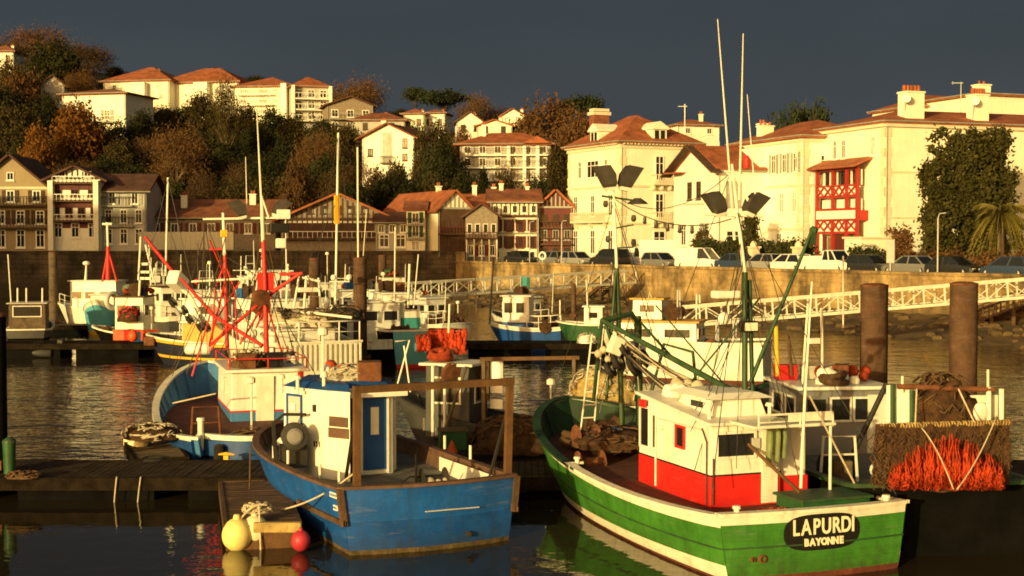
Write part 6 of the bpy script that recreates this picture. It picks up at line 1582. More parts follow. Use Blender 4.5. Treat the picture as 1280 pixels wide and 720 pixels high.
rope('mooring_chain', 'dark line hanging from the blue bow to the finger pontoon', P(313, 556, 31.8), P(312, 612, 31.4), 0, .018, M('rope_dark'))
rope('mooring_rope', 'thin rope looped over the edge of the long pontoon, nearer the shadowed corner', P(146, 596, 32.56), P(142, 640, 32.55), -.05, .018, M('rope_pale'))
rope('mooring_rope', 'thin rope looped over the long pontoon edge, nearer the fenders', P(176, 596, 32.56), P(171, 640, 32.55), -.05, .018, M('rope_pale'))
# fenders on the stub
fender('white sausage fender standing at the end of the pontoon stub', P(160, 548, 38.2), .12, 'buoy_pale', 'tube')
q = fender('white drum fender lying on its side at the stub end', P(172, 556, 37.6), .17, 'buoy_pale', 'tube'); q.rotation_euler = (R(80), 0, R(40))
heap('net_heap', 'heap of rope and brown netting on the pontoon stub', 'net', tuple(P(190, 548, 37.2)), .75, .6, .38, 'net_brown', 22, 'rope_pale')
tag(MB().torus((0, 0, 0), .26, .1, n=22).build('tyre_fender', M('rubber'), loc=P(192, 576, 35.4), smooth='all'), 'old tyre lying at the root of the pontoon stub', 'tyre')
t = thing('litter_bin', 'small green bin by the black pile at the harbour edge', 'bin', tuple(G(12, 592, .56)))
MB().lathe((0, 0, 0), [(.13, 0), (.15, .6), (.16, .74)], 14).build('bin_body', M('green_box'), t, smooth=True); MB().lathe((0, 0, .742), [(.17, 0), (.15, .06), (.06, .12)], 14).build('lid', M('green_steel'), t)
heap('rope_heap', 'rope coiled beside the small green bin', 'rope', tuple(G(30, 597, .56)), .38, .25, .12, 'rope_dark', 31)

# ------------------------------------------------------------------ 3 BLUE AND WHITE TRAWLER WITH RED MASTS
b = Boat('fishing_trawler', 'blue and white round sterned trawler with tall red mast and derricks', -6.55, 36.05, 17.5); A3 = b
b.hull(13.6, 4.5, (1.0, .95, 1.85), sb=.62, p=2.6, q=.6, wl=.9, rake=1.2, curve=1.0, tm=.3,
       bands=((.0, 'antifoul'), (.08, 'antifoul'), (.93, 'blue_deep'), (1.0, 'white_hull')))
dz = lambda t: .5 + .5 * max(0, t - .35)
b.inside(dz, 'blue_bright', 'deck_red', .1)
b.band('gunwale', 'white_hull', 1, -.04, .21, .07, .03)
q0 = b.inv @ G(300, 521, .72)
cx, cy = q0.x + .85, q0.y + 1.9
wh, FF = b.house(cx, cy, 2.25, 3.8, .52, 2.06, 'white_paint', ('blue_bright', .86), 'white_paint', .16, .1,
    wins=(('W', .5, 1.35, .5, .42, 'white_paint'), ('W', -.7, 1.35, .4, .4), ('S', .75, 1.3, .4, .4)))
MB().box((cx, cy, .88), (2.29, 3.84, .05)).build('red_line', M('red_paint'), wh)
MB().ob(*FF['S'], 1.0, .7, .17, 1.34, .003, .08).build('red_post', M('red_paint'), wh)
MB().ob(*FF['S'], -.1, .56, .55, 1.38, .003, .04).build('door', M('white_steel'), wh)
rz_ = 2.18
mb = MB().tube([(cx - 1.17, cy - 2, rz_ + .3), (cx + 1.17, cy - 2, rz_ + .3), (cx + 1.17, cy + 2, rz_ + .3), (cx - 1.17, cy + 2, rz_ + .3), (cx - 1.17, cy - 2, rz_ + .3)], .018, 6)
for x in (-1.17, 0, 1.17):
    for y in (-2, 2): mb.tube([(cx + x, cy + y, rz_ - .05), (cx + x, cy + y, rz_ + .3)], .022, 6)
mb.build('roof_rail', M('red_steel'), wh)
heap('net_heap', 'heap of pale gear and floats on the red railed wheelhouse roof', 'net', b.w((cx - .45, cy - 1.0, rz_)), .6, .6, .5, 'rope_dark', 33, 'rope_pale')
for k, (x, y, m) in enumerate(((-.6, -1.6, 'rust'), (.25, -1.5, 'plate_black'))):
    t = thing('gear_crate', ('rusty brown' if k == 0 else 'black') + ' crate on the red railed wheelhouse roof', 'crate', b.w((cx + x, cy + y, rz_)), R(20))
    MB().box((0, 0, .2), (.5, .4, .4)).build('crate_body', M(m), t, bevel=.02); MB().box((0, 0, .42), (.54, .44, .05)).build('rim', M(m), t)
Ym = b.w((cx, cy - 1.2, 0)).y
b.mast([b.at(334, 470, Ym), b.at(331, 345, Ym), b.at(329, 300, Ym)], [.08, .075, .065], 'red_steel'); b.mast([b.at(329, 302, Ym), b.at(327, 245, Ym)], [.065, .05], 'white_steel', 'topmast')
b.mast([b.at(326.5, 248, Ym), b.at(321, 138, Ym)], [.035, .015], 'white_steel', 'whip_aerial', 6); b.mast([b.at(309, 272, Ym), b.at(307, 196, Ym)], [.018, .01], 'white_steel', 'whip_aerial', 6)
b.mast([b.at(254, 274, Ym + .3), b.at(360, 272, Ym)], .035, 'white_steel', 'spreader'); b.mast([b.at(328, 248, Ym), b.at(336, 272, Ym)], .03, 'white_steel', 'mast_brace')
b.flood(b.at(303, 270, Ym), R(180), R(14), 1.0); b.flood(b.at(345, 268, Ym), 0, R(22), 1.0)
for px, py, w_, m in ((354, 268, .42, 'white_paint'), (351, 304, .3, 'white_paint'), (349, 285, .6, 'plate_black')):
    b.part('mast_box', MB().box(b.at(px, py, Ym), (w_, .3, .3)), m, bevel=.03)
b.mast([b.at(357, 272, Ym), b.at(358, 340, Ym)], .02, 'white_steel', 'mast_pendant', 6)
Yk = Ym + 3.2
b.mast([b.at(284, 435, Yk), b.at(281, 318, Yk)], [.07, .06], 'red_steel', 'fore_mast'); b.mast([b.at(281, 320, Yk), b.at(279, 266, Yk)], [.06, .05], 'white_steel', 'fore_topmast')
b.part('mast_lantern', MB().box(b.at(280, 292, Yk), (.24, .2, .24)), 'yellow_paint', bevel=.03); b.mast([b.at(262, 312, Yk), b.at(283, 311, Yk)], .04, 'red_steel', 'crosstree')
for dx in (-1, 1): b.mast([b.at(281, 330, Yk), b.at(281 + dx * 12, 360, Yk), b.at(281 + dx * 16, 425, Yk)], .03, 'red_steel', 'mast_leg')
b.mast([b.at(226, 348, Ym + 2), b.at(268, 395, Ym + 1), b.at(328, 432, Ym)], [.045, .06, .06], 'red_steel', 'boom'); b.mast([b.at(377, 341, Ym), b.at(345, 362, Ym), b.at(262, 432, Ym + 2.5)], [.05, .06, .05], 'red_steel', 'boom')
b.mast([b.at(350, 343, Ym), b.at(378, 342, Ym)], .05, 'red_steel', 'boom_head'); b.mast([b.at(240, 352, Yk), b.at(312, 348, Ym)], .04, 'white_steel', 'light_boom'); b.part('boom_tip', MB().sph(b.at(246, 352, Yk), .1, 8, 6), 'red_steel')
b.mast([b.at(263, 392, Yk - 2), b.at(240, 470, Yk - 2)], .03, 'red_steel', 'side_stay'); b.mast([b.at(282, 410, Yk - 1), b.at(262, 440, Yk - 1)], .03, 'red_steel', 'side_stay')
for a, c in (((329, 305), (300, 460)), ((329, 305), (372, 455)), ((281, 325), (215, 470)), ((329, 350), (395, 470)), ((281, 320), (329, 350)), ((255, 275), (280, 420)), ((331, 345), (303, 462))):
    b.stay(b.at(*a, Ym + 1), b.at(*c, Ym), .013, 'wire')
b.stay(b.at(226, 352, Ym + 2), b.at(300, 368, Ym + 1), .014, 'rope_dark', .3)
q = b.part('power_block', MB().lathe(b.at(326, 372, Ym - .2), [(.1, -.12), (.26, -.1), (.16, 0), (.26, .1), (.1, .12)], 16, (.3, -1, 0)), 'rust', smooth=True)
b.part('hanging_bracket', MB().box(b.at(332, 352, Ym + .1), (.5, .2, .55)), 'red_steel')
rr = random.Random(303)
for k in range(14):
    x0 = rr.choice((329, 281, 330, 255, 357)); b.stay(b.at(x0, rr.uniform(255, 345), Ym + 1), b.at(x0 + rr.uniform(-75, 75), rr.uniform(430, 470), Ym + rr.uniform(-1, 2)), rr.uniform(.010, .018), rr.choice(('wire', 'wire', 'rope_dark')), rr.uniform(0, .25))
for a, c, r_ in (((281, 345), (262, 300), .03), ((262, 430), (282, 350), .035), ((300, 430), (330, 380), .035), ((352, 440), (331, 372), .03), ((340, 368), (320, 410), .03), ((270, 400), (300, 352), .028)):
    b.mast([b.at(*a, Ym + 1.5), b.at(*c, Ym + 1)], r_, 'red_steel', 'strut', 6)
# stern fittings
b.clutter(7, -1.4, 1.2, cy - 1.8 - .2, cy + 1.6, rz_, 5) if False else b.clutter(6, cx - .9, cx + .9, cy - 1.6, cy + 1.6, rz_, 5, (1, 2, 3, 5))
b.clutter(2, -1.2, .6, 1.6, 3.4, .56, 6)
b.part('samson_post', MB().lathe(b.pt(.06, 1, -1, -.3) - V((0, 0, .3)), [(.08, 0), (.08, .75), (.11, .76), (.1, .84)], 12), 'white_steel')
heap('net_heap', 'dark net spread over the rounded blue and white stern', 'net', b.w((.35, .95, .55)), 1.1, .6, .55, 'net_black', 41, 'rope_dark')
q = fender('dark fender hanging under the rounded blue and white stern', b.w((-.95, .25, .55)), .14, 'net_black', 'tube')
rope('mooring_rope', 'white rope stretched across the blue trawler stern deck', b.w(b.inv @ P(216, 504, 42)), b.w(b.inv @ P(270, 492, 41.3)), .0, .025, M('rope_pale'))
rope('mooring_rope', 'rope from the rounded stern to the pontoon stub', P(214, 532, 38), P(190, 552, 37.4), .15, .022, M('rope_pale'))
# ------------------------------------------------------------------ 4 NET BOAT (right)
b = Boat('fishing_trawler', 'dark hulled trawler with shade-painted white wheelhouse and nets heaped over its stern', 8.45, 27.0, 7.5); A4 = b
b.hull(11.0, 4.1, (1.35, 1.35, 2.2), sb=.92, p=2.5, q=.62, wl=.92, rake=.9, curve=.1, bands=((.0, 'black_hull'), (1.0, 'black_hull')))
b.inside(lambda t: .9 + .4 * max(0, t - .4), 'grey_hull', 'deck_grey'); b.band('gunwale', 'green_steel', 1, -.03, .18, .08, .04)
wp_ = b.inv @ P(1056, 592, 33.5)
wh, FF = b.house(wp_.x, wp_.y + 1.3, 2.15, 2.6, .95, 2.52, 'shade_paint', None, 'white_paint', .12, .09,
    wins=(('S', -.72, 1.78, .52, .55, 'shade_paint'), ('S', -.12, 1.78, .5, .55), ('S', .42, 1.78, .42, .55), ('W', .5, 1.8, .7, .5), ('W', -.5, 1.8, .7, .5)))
MB().ob(*FF['S'], .8, 1.0, .5, 1.4, .003, .05).build('door', M('white_steel'), wh)
for px, w_, m in ((1034, .3, 'white_steel'), (1062, .22, 'trim_white'), (1078, .25, 'white_steel')): MB().lathe((wp_.x + (px - 1056) * .019, wp_.y + .5, 2.62), [(w_ * .5, 0), (w_ * .5, .1), (w_ * .3, .18)], 12).build('roof_vent', M(m), wh)
t = thing('fish_crate', 'red fish crate on the shade-painted wheelhouse roof', 'crate', b.w((wp_.x - .95, wp_.y + 1.6, 2.63)), R(10)); MB().box((0, 0, .17), (.5, .4, .34)).build('crate_body', M('red_paint'), t, bevel=.02); MB().box((0, 0, .35), (.55, .45, .04)).build('rim', M('red_steel'), t)
t = thing('fish_crate', 'pale fish crate on the shade-painted wheelhouse roof', 'crate', b.w((wp_.x - .1, wp_.y + 1.7, 2.63)), R(-6)); MB().box((0, 0, .15), (.8, .5, .3)).build('crate_body', M('curtain'), t, bevel=.02); MB().box((0, 0, .31), (.85, .55, .04)).build('rim', M('rope_pale'), t)
for px0, py0, px1, py1, Y, r_ in ((1003, 480, 1010, 380, 33.6, .03), (1028, 465, 1027, 385, 34.5, .035), (1054, 410, 1054, 320, 33.8, .02), (990, 470, 985, 420, 34, .04)):
    b.mast([b.at(px0, py0, Y), b.at(px1, py1, Y)], r_, 'white_steel' if r_ < .036 else 'wood_post', 'pole', 8)
b.mast([b.at(972, 470, 34), b.at(970, 408, 34)], .055, 'yellow_paint', 'yellow_pole'); 
b.mast([b.at(1108, 480, 31), b.at(1058, 585, 30.5)], .06, 'iron_dark', 'boom'); b.part('winch', MB().lathe(b.at(1045, 585, 30.6), [(.1, -.3), (.35, -.28), (.2, -.2), (.2, .2), (.35, .28), (.1, .3)], 16, (1, .2, 0)), 'iron_dark', smooth=True)
b.rail([b.at(1006, 598, 30.5), b.at(1006, 590, 31.5), b.at(1006, 580, 33)], .35, 'green_steel')
# stern net gantry
Yg = 27.35
gl, gr = b.at(1112, 612, Yg), b.at(1252, 612, Yg)
for px, top in ((1116, 480), (1140, 488), (1236, 484), (1252, 486)):
    b.mast([b.at(px, 612, Yg), b.at(px, top, Yg)], .05, 'green_steel' if px < 1200 else 'white_steel', 'gantry_post', 8)
b.part('gantry_plate', MB().box(b.at(1127, 505, Yg + .1), (.62, .05, .75)), 'sign_white', bevel=.02)
b.part('gantry_panel', MB().box(b.at(1225, 508, Yg + .2), (.75, .05, .45)), 'white_steel', bevel=.02)
b.part('gantry_beam', MB().tube([b.at(1122, 483, Yg), b.at(1242, 487, Yg)], .055, 8), 'rust'); b.part('gantry_beam', MB().tube([b.at(1100, 534, 26.75), b.at(1264, 528, 26.75)], .06, 8), 'wood_post')
for px, y0, y1 in ((1128, 478, 470), (1235, 476, 462)): b.mast([b.at(px, 490, Yg), b.at(px, y1, Yg)], .025, 'white_steel', 'peg', 6)
heap('net_heap', 'tall brown net mound behind the orange net on the stern gantry', 'net', tuple(P(1175, 540, 27.6)), .72, .4, 1.15, 'net_brown', 51, 'rope_dark')
# brown net apron
t = thing('trawl_net', 'brown trawl net draped over the stern behind the orange fringe', 'net'); nx, nz_ = 36, 16; vs = []
for j in range(nz_ + 1):
    for i in range(nx + 1):
        px = 1094 + (1262 - 1094) * i / nx - (1 - j / nz_) * 0; f = j / nz_; e = abs(i / nx - .5) * 2
        py = 530 + f * (86 - 10 * e); Y = 26.72 - .22 * math.sin(f * 2.6) + .12 * noise.noise(V((i * .45, j * .4, 1))) + .05 * noise.noise(V((i * 1.3, j * 1.3, 4)))
        vs.append(P(px - (4 if i == 0 else 0) * f, py, Y))
mb = MB().add(vs, [(j * (nx + 1) + i, j * (nx + 1) + i + 1, (j + 1) * (nx + 1) + i + 1, (j + 1) * (nx + 1) + i) for j in range(nz_) for i in range(nx)]); mb.build('net_sheet', M('net_brown'), t, smooth='all')
rr = random.Random(77); mb = MB()
for i in range(520):
    px = rr.uniform(1090, 1262); py = rr.uniform(532, 600); pts = []
    for k in range(5): pts.append(P(px, py, 26.55 - rr.uniform(0, .12))); px += rr.uniform(-4, 4); py += rr.uniform(1, 5)
    mb.tube(pts, rr.uniform(.003, .009), 4)
mb.build('net_strands', M('rope_dark'), t)
mb = MB()
for i in range(46): mb.torus(P(1100 + 160 * i / 45, 533 - 5 * i / 45, 26.74), .05, .014, (1, .2, rr.uniform(-.4, .4)), 10, 5)
mb.build('head_rope_lashing', M('net_yellow'), t)
mb = MB()
for i in range(60):
    px, py = rr.uniform(1090, 1112), rr.uniform(535, 605); pts = []
    for k in range(4): pts.append(P(px, py, 26.5 - rr.uniform(0, .1))); px += rr.uniform(-6, 6); py += rr.uniform(1, 6)
    mb.tube(pts, .011, 4)
mb.build('pale_selvedge', M('rope_dark'), t)
t = thing('orange_net', 'bright orange chafing net hanging in ragged strands over the dark stern', 'net'); mb = MB()
vs = []; nx, nz_ = 60, 14
for j in range(nz_ + 1):
    for i in range(nx + 1):
        u = i / nx; e = abs(u - .52) * 2; top = 558 + 38 * e ** 1.6 + 16 * noise.noise(V((u * 19, 0, 5))); f = j / nz_
        vs.append(P(1112 + 142 * u, top + (612 + 5 * noise.noise(V((u * 25, 3, 1))) - top) * f, 26.44 - .3 * math.sin(f * 3) + .2 * noise.noise(V((u * 24, f * 1.5, 2)))))
mb.add(vs, [(j * (nx + 1) + i, j * (nx + 1) + i + 1, (j + 1) * (nx + 1) + i + 1, (j + 1) * (nx + 1) + i) for j in range(nz_) for i in range(nx)])
for i in range(700):
    u = .5 + (rr.random() - .5) * (1 if i % 3 else .98); u = u + .018 * math.sin(u * 61); px = 1112 + 142 * u; e = abs(u - .52) * 2; bot = rr.uniform(600, 613); top = min(bot - 10, 552 + 40 * e ** 1.6 + rr.uniform(-10, 40)); pts = []; rad = []
    Y = 26.36 - rr.uniform(0, .2)
    n = 7; ph = rr.uniform(0, 6.28)
    for k in range(n):
        f = k / (n - 1); pts.append(P(px + 4.0 * math.sin(ph + f * 5) * f + rr.uniform(-2.2, 2.2), top + (bot - top) * f, Y - .28 * math.sin(f * 3.1))); rad.append(rr.uniform(.005, .016) * (1.2 - abs(f - .5)))
    mb.tube(pts, rad, 5)
mb.build('net_weave', M('orange_net'), t)
rope('net_rope', 'pale rope slanting down across the orange net', P(1152, 535, 26.2), P(1192, 612, 25.5), -.12, .013, M('rope_pale')); rope('net_rope', 'pale rope sweeping from the gantry end over the orange net', P(1246, 520, 26.3), P(1196, 612, 25.5), .12, .013, M('rope_pale'))
rope('net_rope', 'pale rope tied over the brown net mound, nearer the white plate', P(1146, 486, 27.0), P(1144, 532, 26.7), 0, .018, M('rope_pale')); rope('net_rope', 'pale rope tied over the brown net mound, nearer the grey panel', P(1198, 486, 27.0), P(1218, 528, 26.7), 0, .018, M('rope_pale'))
q = b.part('stern_lamp', MB().sph(b.at(1226, 515, Yg), (.16, .1, .2), 12, 8), 'white_paint', smooth='all')

b.clutter(6, wp_.x - .9, wp_.x + .9, wp_.y + .2, wp_.y + 2.4, 2.62, 81, (1, 2, 5)); b.clutter(5, -1.5, 1.2, 1.5, 4.5, .95, 82)
# ------------------------------------------------------------------ 5 DARK GREY TRAWLER behind the blue boat
b = Boat('fishing_trawler', 'dark grey trawler with timber gallows lying across behind the blue boat', 2.7, 38.2, 68); A5 = b
b.hull(6.6, 2.7, (1.0, 1.0, 1.75), sb=.85, p=2.3, q=.68, wl=.85, rake=.9, bands=((.0, 'antifoul'), (.1, 'antifoul'), (1.0, 'grey_hull')))
b.inside(lambda t: .55 + .3 * t, 'grey_hull', 'deck_grey'); b.band('gunwale', 'iron_dark', 1, -.03, .15, .07, .03)
wp_ = b.inv @ P(571, 545, 39.3)
wh, FF = b.house(wp_.x, wp_.y, 1.3, 1.35, .6, 2.62, 'grey_hull', None, 'white_steel', .14, .08, wins=(('W', 0, 1.6, .8, .7, 'white_steel'), ('N', .0, 1.7, .6, .5), ('S', 0, 1.6, .6, .6)))
q = b.part('line_hauler', MB().lathe(b.at(565, 468, 38.5), [(.1, -.1), (.32, -.08), (.22, 0), (.32, .08), (.1, .1)], 18, (.3, .5, .1)), 'rust', smooth=True)
for px in (541, 556): b.mast([b.at(px, 545, 38.5), b.at(px, 456, 38.5)], .045, 'white_steel', 'roof_post', 8)
b.mast([b.at(555, 540, 38.2), b.at(583, 458, 38.2)], .04, 'wood_grey', 'brace', 8)
for px, h in ((605, 448), (718, 447)): b.part('gallows_post', MB().bar(b.at(px, 560, 38.6), b.at(px, h, 38.6), .1), 'wood_grey')
b.part('gallows_beam', MB().bar(b.at(600, 449, 38.6), b.at(724, 447, 38.6), .1), 'wood_post')
b.part('white_board', MB().box(b.at(621, 470, 38.8), (.05, .38, .95), None), 'sign_white', bevel=.01); b.part('brown_board', MB().box(b.at(606, 475, 39.0), (.05, .3, 1.1)), 'wood')
b.part('lower_board', MB().box(b.at(621, 505, 38.8), (.05, .38, .26)), 'sign_white', bevel=.01)
b.clutter(8, -1.0, 1.0, .4, 3.6, .6, 83); b.clutter(3, wp_.x - .5, wp_.x + .5, wp_.y - .5, wp_.y + .5, 2.72, 84, (2, 5))
t = thing('fish_box', 'green fish box on the dark grey trawler deck', 'box', tuple(P(566, 562, 37.5)), R(10)); MB().box((0, 0, .26), (.72, .5, .52)).build('box_body', M('green_box'), t, bevel=.03); MB().box((0, 0, .54), (.78, .56, .05)).build('rim', M('wood_grey'), t)
for i, px in enumerate((546, 560, 570, 578)):
    q = fender('small pale stake float standing in a row behind the green fish box', P(px, 540, 37.9), .05, 'white_paint', 'tube', 'float', 'stake_float'); q['group'] = 'row of stake floats on the grey trawler'
heap('net_heap', 'dark brown nets and pots heaped at the grey trawler stern', 'net', tuple(P(640, 565, 37.6)), 1.1, .7, .95, 'net_brown', 61, 'rope_dark')
tag(MB().lathe((0, 0, 0), [(.0, 0), (.16, .02), (.02, .32)], 10).build('orange_cone_float', M('orange_plastic'), loc=P(565, 566, 36.2)), 'small red cone float beside the white stanchions of the blue boat', 'float')

def hang(name, label, px0, px1, py0, py1, Y, seed):
    t = thing(name, label, 'net'); rr = random.Random(seed); mb = MB()
    for i in range(int((px1 - px0) * 1.5)):
        px = rr.uniform(px0, px1); top = py0 + rr.uniform(0, 7); pts = []
        for k in range(5): pts.append(P(px + rr.uniform(-1.5, 1.5), top + (py1 - top) * k / 4, Y - .1 * k - rr.uniform(0, .5)))
        mb.tube(pts, [rr.uniform(.05, .14) for _ in range(5)], 6)
    mb.build('net_weave', M('orange_net'), t)
    MB().tube([P(px0, py0, Y), P(px1, py0 + 1, Y)], .05, 6).build('rail', M('rust'), t); return t
# ------------------------------------------------------------------ generic small working boats in the middle distance
def workboat(name, label, x, y, head, L, B, sheer, bands, deck, cab, roofm='white_paint', cat='fishing boat', strake='white_hull', inner='grey_hull', ddeck='deck_grey', rail=True, masts=(), **kw):
    b = Boat(name, label, x, y, head, cat)
    b.hull(L, B, sheer, bands=bands, n=18, **kw); b.inside(lambda t: deck + .3 * max(0, t - .4), inner, ddeck); b.band('gunwale', strake, 1, -.02, .14, .08, .03)
    for c in cab:
        cx, cy, w, d, z0, z1, m, low, wins = c
        wh, FF = b.house(cx, cy, w, d, z0, z1, m, low, roofm, .12, .08, wins=wins)
    for pts, r_, m, nm in masts: b.mast([b.at(*p) for p in pts], r_, m, nm, 8)
    return b
WN_ = lambda w, d, z, h: (('W', -d * .25, z, d * .34, h), ('W', d * .25, z, d * .34, h), ('S', -w * .25, z, w * .36, h), ('S', w * .25, z, w * .36, h))
# navy and yellow
x, y = -11.2, 67.6
b = workboat('fishing_boat', 'navy blue boat with yellow stripe and ochre deckhouse by the far pontoon', x, y, 72, 7.2, 3.0, (1.2, 1.15, 1.45), ((0, 'navy_hull'), (.28, 'navy_hull'), (.38, 'yellow_paint'), (.86, 'navy_hull'), (1.0, 'yellow_paint')), .8,
    [(0, 2.4, 2.5, 4.4, .8, 2.1, 'ochre_paint', None, ()), (0.1, 3.6, 2.0, 2.4, 2.2, 3.2, 'white_paint', None, (('W', 0, 2.5, .8, .4), ('N', 0, 2.5, .8, .4)))], sb=.9, q=.5)
b.mast([b.at(262, 415, 66), b.at(236, 368, 66), b.at(215, 352, 66)], [.12, .1, .1], 'white_steel', 'crane_arm')
b.part('crane_head', MB().box(b.at(222, 352, 66), (1.0, .6, .7), Matrix.Rotation(.5, 3, 'Y')), 'white_paint', bevel=.05)
for k in range(7): b.part('trawl_block', MB().lathe(b.at(216 + k * 7, 378 + 5 * k + 6 * (k % 2), 65.5), [(.06, -.12), (.25, -.1), (.18, 0), (.25, .1), (.06, .12)], 12, (.7, -.5, .5)), ('iron_dark', 'galv', 'iron_dark')[k % 3], smooth=True)
for a, c, r_, m in (((207, 345), (210, 222), .05, 'white_steel'), ((181, 296), (226, 352), .09, 'red_steel'), ((186, 300), (188, 345), .03, 'white_steel'), ((173, 350), (176, 296), .05, 'white_steel'), ((192, 350), (182, 306), .05, 'white_steel')):
    b.mast([b.at(*a, 70), b.at(*c, 70)], r_, m, 'mast')
for py, wd in ((330, 10), (340, 12), (348, 16)): b.part('mast_shelf', MB().box(b.at(182, py, 70), (.12, wd * 70 / FPX, .12)), 'white_steel')
fender('white oval fender against the navy bow', P(247, 436, 64.6), .28, 'white_paint', 'tube').rotation_euler = (0, R(90), 0)
b.clutter(8, -1.2, 1.2, 4.6, 6.6, .95, 41); b.clutter(5, -1.0, 1.0, 1.2, 4.4, 2.2, 42)
for a, c in (((210, 224), (180, 350)), ((210, 224), (250, 400)), ((181, 297), (240, 400)), ((190, 300), (150, 395)), ((200, 250), (236, 360))): b.stay(b.at(*a, 69.5), b.at(*c, 68), .015)
# white trawler
b = workboat('fishing_trawler', 'big white trawler with stern railings and tall white mast amid the harbour', -8.2, 60.0, 27, 12.5, 4.3, (1.7, 1.6, 2.9), ((0, 'antifoul'), (.08, 'antifoul'), (1.0, 'white_hull')), 1.2,
    [(-.1, 6.6, 2.6, 3.2, 1.3, 3.3, 'white_paint', None, WN_(2.6, 3.2, 2.4, .5)), (0, 7.2, 1.6, 1.6, 3.4, 4.6, 'white_paint', None, WN_(1.6, 1.6, 3.85, .4)), (-.2, 2.6, 2.9, 2.2, 1.2, 2.15, 'white_paint', None, ())], inner='white_paint', sb=.9)
e = [b.pt(t, 1, -1, -.1) for t in (0, .1, .2, .3, .4, .5, .6)]; b.rail(e, .9, r=.03); e = [b.pt(0, 1, -1, -.1), V((-.9, .1, 1.7)), V((0, .1, 1.7)), V((.9, .1, 1.7)), b.pt(0, 1, 1, -.1)]; b.rail(e, .9, r=.035)
mb = MB()
for i in range(17): mb.box((-1.8 + 3.6 * i / 16, -.06, 1.1), (.08, .06, 1.1))
b.part('stern_slats', mb, 'white_steel')
for a, c, r_, m in (((419, 400), (423, 166), .055, 'white_steel'), ((313, 410), (325, 335), .05, 'white_steel'), ((379, 400), (383, 345), .06, 'white_steel'), ((402, 400), (398, 347), .05, 'white_steel'), ((358, 380), (360, 330), .05, 'white_steel'), ((367, 385), (374, 345), .05, 'white_steel')):
    b.mast([b.at(*a, 64), b.at(*c, 64)], r_, m, 'mast')
b.part('mast_collar', MB().box(b.at(421, 262, 64), (.2, .2, 1.3)), 'yellow_paint')
b.mast([b.at(378, 347, 64), b.at(400, 352, 64)], .06, 'white_steel', 'gantry_beam'); b.part('gantry_shelf', MB().box(b.at(388, 362, 64), (1.1, .3, .2)), 'white_paint'); b.mast([b.at(355, 387, 62), b.at(440, 397, 61)], .06, 'white_steel', 'boom')
b.mast([b.at(412, 352, 63), b.at(437, 352, 63)], .03, 'white_steel', 'spreader')
for px in (417, 436): b.part('deck_lamp', MB().sph(b.at(px, 347, 63), .14, 8, 6), 'white_paint')
for px, py, s_ in ((372, 405, .5), (392, 408, .6), (430, 402, .55), (350, 402, .45)): heap('net_heap', {372: 'small pale net heap on the white trawler deck', 392: 'largest pale net heap on the white trawler deck', 430: 'pale net heap by the white trawler stern rail', 350: 'pale net heap under the white trawler wheelhouse'}[px], 'net', tuple(P(px, py, 62)), .8 * s_ * 2, .6, s_ * 1.3, 'rope_pale' if px != 430 else 'net_black', px, 'rope_dark')
b.part('funnel', MB().lathe(b.at(326, 382, 60), [(.1, -.14), (.42, -.1), (.3, .05), (.42, .12), (.1, .14)], 16, (0, -1, 0)), 'rust', smooth=True)
b.clutter(14, -1.6, 1.6, .4, 5.0, 1.22, 31); b.clutter(8, -1.2, 1.2, 5.2, 8.0, 3.4, 32); b.clutter(5, -1.3, 1.0, 1.8, 3.4, 2.25, 33); b.clutter(6, -1.2, 1.2, 8.6, 10.5, 1.7, 34)
for a, c in (((423, 168), (385, 395)), ((423, 168), (450, 400)), ((422, 250), (360, 380)), ((383, 346), (440, 400)), ((398, 348), (350, 330)), ((325, 336), (300, 400)), ((325, 336), (380, 350))): b.stay(b.at(*a, 64), b.at(*c, 62), .014)
# second white boat right of it
b = workboat('fishing_boat', 'white and dark boat half hidden behind the thick pile pair', -5.4, 67, 24, 8, 3.2, (1.3, 1.3, 2.0), ((0, 'black_hull'), (.7, 'black_hull'), (1.0, 'white_hull')), .9,
    [(0, 3.8, 2.1, 2.2, .95, 3.0, 'white_paint', None, WN_(2.1, 2.2, 2.1, .5))], masts=[([(448, 390, 70), (447, 184, 70)], .045, 'white_steel', 'mast'), ([(454, 320, 70), (458, 265, 70)], .02, 'white_steel', 'whip_aerial'), ([(421, 375, 69), (441, 366, 69)], .05, 'white_steel', 'boom')])
b.rail([b.pt(t, 1, -1, -.1) for t in (0, .2, .4, .6)], .8, r=.03)
# turquoise boat; the shadow on its side is painted in as black hull
b = workboat('fishing_boat', 'turquoise hulled boat with white wheelhouse and red waterline', -4.55, 67.0, 20, 8.0, 2.4, (1.75, 1.7, 2.2), ((0, 'black_hull'), (1.0, 'black_hull')), 1.3,
    [(.2, 4.4, 1.9, 2.2, 1.5, 3.4, 'white_paint', ('teal_paint', 2.2), WN_(1.9, 2.2, 2.6, .5))], inner='teal_paint', sb=.95, tband=((0, 'red_paint'), (.1, 'red_paint'), (1.0, 'sky_blue')),
    masts=[([(510, 385, 70), (512, 330, 70)], .06, 'white_steel', 'mast'), ([(517, 385, 70), (523, 318, 70)], .03, 'white_steel', 'whip_aerial'), ([(493, 380, 70), (494, 284, 70)], .035, 'white_steel', 'mast'), ([(560, 440, 66), (562, 380, 66)], .05, 'white_steel', 'post')])
b.clutter(7, -.9, .9, .4, 3.2, 1.4, 71); b.clutter(4, -.7, .9, 3.6, 5.2, 3.5, 72)
b.part('radar', MB().box(b.at(524, 378, 69), (1.0, .4, .25)), 'white_paint', bevel=.06)
hang('orange_net', 'orange nets hung in folds beside the turquoise boat stern', 536, 582, 411, 441, 66.5, 71)
hang('orange_net', 'small red orange net bundle against the turquoise hull', 523, 536, 418, 438, 65.6, 72)
